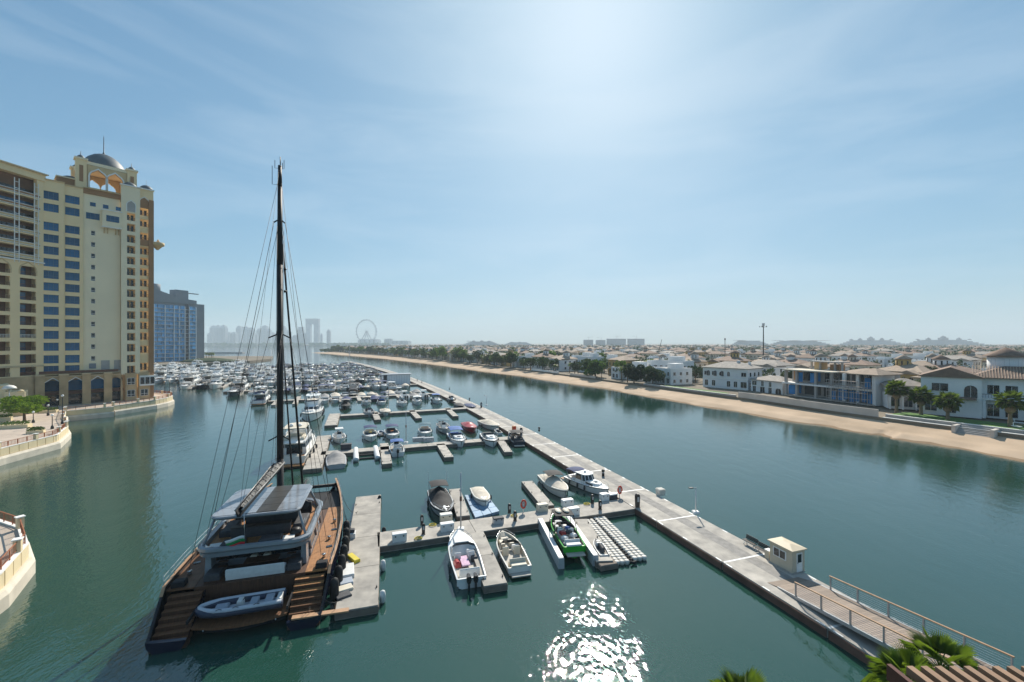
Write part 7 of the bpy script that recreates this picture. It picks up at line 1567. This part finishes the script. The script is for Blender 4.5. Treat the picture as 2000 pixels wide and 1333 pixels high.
# ------------------------------------------------------------------ skyline
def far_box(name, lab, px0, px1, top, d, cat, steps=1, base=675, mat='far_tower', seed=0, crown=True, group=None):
    q = random.Random(seed); x0, x1 = (px0 - 1000)/FOC*d, (px1 - 1000)/FOC*d; zt = EYE + (HOR - top)/FOC*d; t = thing(name, lab, cat, ((x0 + x1)/2, d, 2.5), 0, group); w_ = x1 - x0; h = zt - 2.5
    MB().box((0, 0, h*.43), (w_, w_*.8, h*.86)).build('shaft', M[mat], t)
    if crown: MB().box((0, 0, h*.90), (w_*.78, w_*.62, h*.083), tx=.9, ty=.9).build('setback', M[mat], t); MB().lathe([(w_*.26, h*.942), (w_*.2, h*.97), (w_*.04, h*.985), (w_*.02, h)], n=8).build('crown', M[mat], t)
    else: MB().box((0, 0, h*.93), (w_*.9, w_*.7, h*.139)).build('top_storeys', M[mat], t)
    b = MB()
    for i in range(4): b.box((-w_*.36 + w_*.24*i, -w_*.405, h*.43), (w_*.07, w_*.02, h*.8))
    b.build('window_strip', M['dark_glass'], t); return t
ORDW = ('first second third fourth fifth sixth seventh eighth ninth tenth eleventh twelfth thirteenth fourteenth fifteenth sixteenth seventeenth eighteenth nineteenth twentieth twenty-first twenty-second twenty-third twenty-fourth twenty-fifth twenty-sixth twenty-seventh twenty-eighth').split(); ti = 0
q = random.Random(31); x = 406
while x < 594:
    w_ = q.uniform(6, 12); top = 672 - (q.uniform(20, 37) if x < 560 else q.uniform(12, 30)); 
    if 408 < x < 436: top = q.uniform(634, 638); w_ = 11
    far_box('skyline_tower', 'hazy skyline tower, %s in the row from the blue glass block' % ORDW[ti], x, x + w_, top, 4500 + q.uniform(-250, 250), 'tower', seed=int(x), group='hazy towers of the distant skyline'); x += w_*q.uniform(.75, 1.15); ti += 1
D0 = 4600; X = lambda px: (px - 1000)/FOC*D0; Zp = lambda py: EYE + (HOR - py)/FOC*D0
t = thing('gateway_tower', 'pair of hazy towers joined by a thick bridge at their tops', 'tower', (X(611), D0, 2.5)); hw_ = X(623.5) - X(611)
for s_ in (-1, 1): MB().box((s_*hw_*.64, 0, (Zp(634) - 2.5)/2), (hw_*.72, 40, Zp(634) - 2.5)).build('leg_tower', M['far_tower'], t)
MB().box((0, 0, (Zp(634) + Zp(623))/2 - 2.2), (hw_*2, 40.5, Zp(623) - Zp(634))).build('bridge_block', M['far_tower'], t); MB().box((0, 0, 12), (hw_*2.2, 44, 24)).build('podium', M['far_tower'], t)
far_box('skyline_tower', 'slim hazy tower standing apart between the gateway tower and the wheel', 639, 645.5, 643, D0, 'tower', seed=3); far_box('skyline_tower', 'thin hazy tower close beside the gateway tower', 626, 630, 651, D0, 'tower', seed=4); far_box('skyline_tower', 'hazy tower just before the gateway tower', 583, 593, 639, D0, 'tower', seed=5, crown=False)
t = thing('ferris_wheel', 'giant hazy ferris wheel on its four legs far across the water', 'ferris wheel', (X(716), D0, Zp(648)), .96); R_ = Zp(625) - Zp(648)
rim = MB(); rim.tube([(R_*cos(2*pi*i/48), -3, R_*sin(2*pi*i/48)) for i in range(49)], 3.4, 6); rim.tube([(R_*.94*cos(2*pi*i/48), 3, R_*.94*sin(2*pi*i/48)) for i in range(49)], 2.2, 5); rim.build('rim', M['tower_grey'], t)
for i in range(24): a = 2*pi*i/24; MB().tube([(0, 0, 0), (R_*cos(a), 0, R_*sin(a))], .5, 4).build('spoke', M['tower_grey'], t); MB().box((R_*1.05*cos(a), 0, R_*1.05*sin(a)), (6, 5, 5)).build('cabin', M['dark_glass'], t)
for sx in (-1, 1):
    for sy in (-1, 1): MB().tube([(0, sy*8, 0), (sx*R_*.55, sy*34, -Zp(648) + 6)], 5, 6, 4).build('leg', M['tower_grey'], t)
MB().tube([(0, -12, 0), (0, 12, 0)], 8, 10).build('hub', M['tower_grey'], t)
for i, (a, b, top, lab) in enumerate(((704, 740, 663, 'low hazy building at the foot of the ferris wheel'), (752, 766, 662, 'hazy block beyond the ferris wheel, taller end'), (766, 800, 666, 'long low hazy block beyond the ferris wheel'))): far_box('waterfront_block', lab, a, b, top, 4400, 'building', seed=i, crown=False)
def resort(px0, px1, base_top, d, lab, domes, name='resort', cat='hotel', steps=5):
    x0, x1 = (px0 - 1000)/FOC*d, (px1 - 1000)/FOC*d; Z = lambda py: EYE + (HOR - py)/FOC*d - 2.5; t = thing(name, lab, cat, ((x0 + x1)/2, d, 2.5)); w_ = x1 - x0
    for i in range(steps): f = 1 - .42*i/max(1, steps - 1)*(1 if domes else .6); MB().box((0, 6*i, Z(base_top)*(i + .5)/steps), (w_*f, 70 - 8*i, Z(base_top)/steps + .5*(i == 0))).build('storey', M['far_resort'], t)
    for px, py, r in domes:
        x_ = (px - 1000)/FOC*d - (x0 + x1)/2; zz = Z(base_top); hh = max(4, Z(py) - zz); rr_ = r/FOC*d; MB().box((x_, 10, zz + hh*.25), (rr_*2.2, rr_*2, hh*.5)).build('pavilion', M['far_resort'], t); MB().lathe([(rr_*.95, hh*.5), (rr_*.9, hh*.68), (rr_*.6, hh*.86), (rr_*.12, hh*.95), (rr_*.03, hh*1.05)], (x_, 10, zz), 12).build('dome', M['far_resort'], t)
    return t
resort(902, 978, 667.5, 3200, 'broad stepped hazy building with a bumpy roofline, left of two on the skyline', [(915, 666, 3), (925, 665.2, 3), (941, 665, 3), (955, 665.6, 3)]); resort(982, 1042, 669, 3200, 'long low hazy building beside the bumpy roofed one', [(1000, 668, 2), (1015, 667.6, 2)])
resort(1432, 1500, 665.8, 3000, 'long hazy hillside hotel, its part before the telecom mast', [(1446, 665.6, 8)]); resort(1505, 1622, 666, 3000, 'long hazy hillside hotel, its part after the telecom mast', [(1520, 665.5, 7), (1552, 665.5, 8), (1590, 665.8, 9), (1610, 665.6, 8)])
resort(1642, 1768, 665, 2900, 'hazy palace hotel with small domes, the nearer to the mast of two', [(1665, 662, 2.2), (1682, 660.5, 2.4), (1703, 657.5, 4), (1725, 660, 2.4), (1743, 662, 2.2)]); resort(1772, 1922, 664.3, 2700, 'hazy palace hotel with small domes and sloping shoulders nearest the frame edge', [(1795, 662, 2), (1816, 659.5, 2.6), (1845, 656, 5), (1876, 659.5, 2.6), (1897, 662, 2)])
for i, (a, b, top) in enumerate(((1140, 1158, 664), (1164, 1182, 664.5), (1185, 1222, 662), (1226, 1258, 662))):
    d = 3000; t = thing('unfinished_block', ['narrow grey block with a crane, first of the four on the skyline', 'narrow grey block, second of the four on the skyline', 'widest grey unfinished block of the four on the skyline', 'grey unfinished block, last of the four on the skyline'][i], 'building', (((a + b)/2 - 1000)/FOC*d, d, 2.5)); w_ = (b - a)/FOC*d; h = EYE + (HOR - top)/FOC*d - 2.5
    for j in range(9): MB().box((0, 0, h*(j + .5)/9), (w_, 30, h/9*.55)).build('floor_slab', M['far_tower'], t)
    MB().box((0, 0, h*.5), (w_*.96, 27, h*.98)).build('core', M['tower_grey'], t)
    cr = thing('tower_crane', ['thin crane over the first skyline block', 'thin crane over the second skyline block', 'thin crane over the widest skyline block', 'thin crane over the last skyline block'][i], 'crane', (((a + b)/2 - 1000)/FOC*d, d - 20, 2.5)); MB().tube([(0, 0, 0), (0, 0, h + 20)], 1.0, 4).build('mast', M['far_tower'], cr); MB().tube([(-12, 0, h + 17), (30*(-1)**i, 0, h + 19)], .8, 4).build('jib', M['far_tower'], cr)
# far mass of roofs and trees towards the horizon
q = random.Random(41); kr, kt, kw = MB(), MB(), MB()
for i in range(2600):
    d = 330 + 1900*q.random()**1.4; px = q.uniform(640, 2080); x = (px - 1000)/FOC*d; h = q.uniform(5, 9.5)
    # inland of the villa rows only
    s_ok = x > -560 + max(0, 1150 - d)*.0 and (d > 1000 or x > 260 + (1000 - d)*.45) and x/d > -.40
    if not s_ok: continue
    if q.random() < .72: crown_mb(kt, q.uniform(4, 8), q.uniform(6, 10), 26, 1.9, i, 1, 3); n_ = 26*4; kt.v[-n_:] = [(a + x, b + d, c + LAND_Z + 6.0) for a, b, c in kt.v[-n_:]]
    else:
        w_, dp, a = q.uniform(10, 20), q.uniform(9, 14), q.uniform(0, 3); kw.box((x, d, LAND_Z + h/2), (w_, dp, h), a); kr.box((x, d, LAND_Z + h + 1.0), (w_ + 1, dp + 1, 2.0), a, .35, .2)
for off in (38, 90, 143, 205, 262, 330, 400, 470, 600, 760):      # greenery along the back streets
    s = 70
    while s < FL_[-1] - 5:
        p, t, n = along(s); c = p + n*(off + q.uniform(-9, 9)); s += q.uniform(3, 12)*(1 + off/500)
        if c.y < 90 or abs(c.x/c.y) > 1.3 or not free(c, -5): continue
        n0 = len(kt.v); crown_mb(kt, q.uniform(2.6, 5.0), q.uniform(4, 7.5), 46, 1.0, int(s*10 + off), 1, 4); kt.v[n0:] = [(u + c.x, v + c.y, w_ + LAND_Z + 5.4) for u, v, w_ in kt.v[n0:]]
tag(kw.build('far_house_walls', M['villa_cream']), kind='stuff'); tag(kr.build('far_roofs', M['tile_brown']), kind='stuff'); tag(kt.build('far_woods', M['leaf_dark']), kind='stuff')
# low tree belts: tip of the beach spit, far coast, headland mound
b = MB()
for i in range(420):
    d = q.uniform(3250, 3500) if i < 200 else q.uniform(940, 1090); x = (q.uniform(395, 760) - 1000)/FOC*d if i < 200 else q.uniform(-425, -340) + (d - 992)*.2; n0 = len(b.v); sc = 3.2 if i < 200 else 1.0
    crown_mb(b, 5*sc, 6*sc, 34, 1.6*sc, 900 + i, 1, 3); b.v[n0:] = [(u + x, v + d, w_ + 3 + 2*sc) for u, v, w_ in b.v[n0:]]
tag(b.build('coast_woods', M['leaf_dark']), kind='stuff')
m = MB(); m.lathe([(30, 0), (24, 2.0), (12, 3.6), (2, 4.2)], (-322, 452, 1.9), 20, 1.0, .7); tag(m.build('mound', M['leaf_dark']), kind='structure')
for i, px in enumerate((403, 408, 413, 416)): 
    d = 470; o = inst(TP[4][0], 'garden_palm', None, ((px - 1000)/FOC*d, d, 2.0), i, 1.1); tag(o, 'small palm in the group at the far corner of the blue glass block', 'palm tree', 'palms by the blue glass block')
t = thing('breakwater', 'dark low rock breakwater far beyond the blue glass block', 'breakwater', ((432 - 1000)/FOC*900, 900, 0)); 
for i in range(16): MB().box((-45 + 6*i, 0, .8), (7, 9, 3.0), .2*i, .7, .7).build('rock', M['villa_grey'], t)

# ------------------------------------------------------------------ haze
hz = MB(); hz.box((1000, 3950, 160), (19000, 8500, 324))
hm = bpy.data.materials.new('haze'); hm.use_nodes = True; hn = hm.node_tree.nodes; hn.remove(hn['Principled BSDF'])
pv = hn.new('ShaderNodeVolumePrincipled'); pv.inputs['Density'].default_value = 0.00017; pv.inputs['Color'].default_value = (0.78, 0.90, 0.98, 1); pv.inputs['Anisotropy'].default_value = 0.0
hm.node_tree.links.new(pv.outputs['Volume'], hn['Material Output'].inputs['Volume'])
tag(hz.build('haze', hm), kind='stuff')
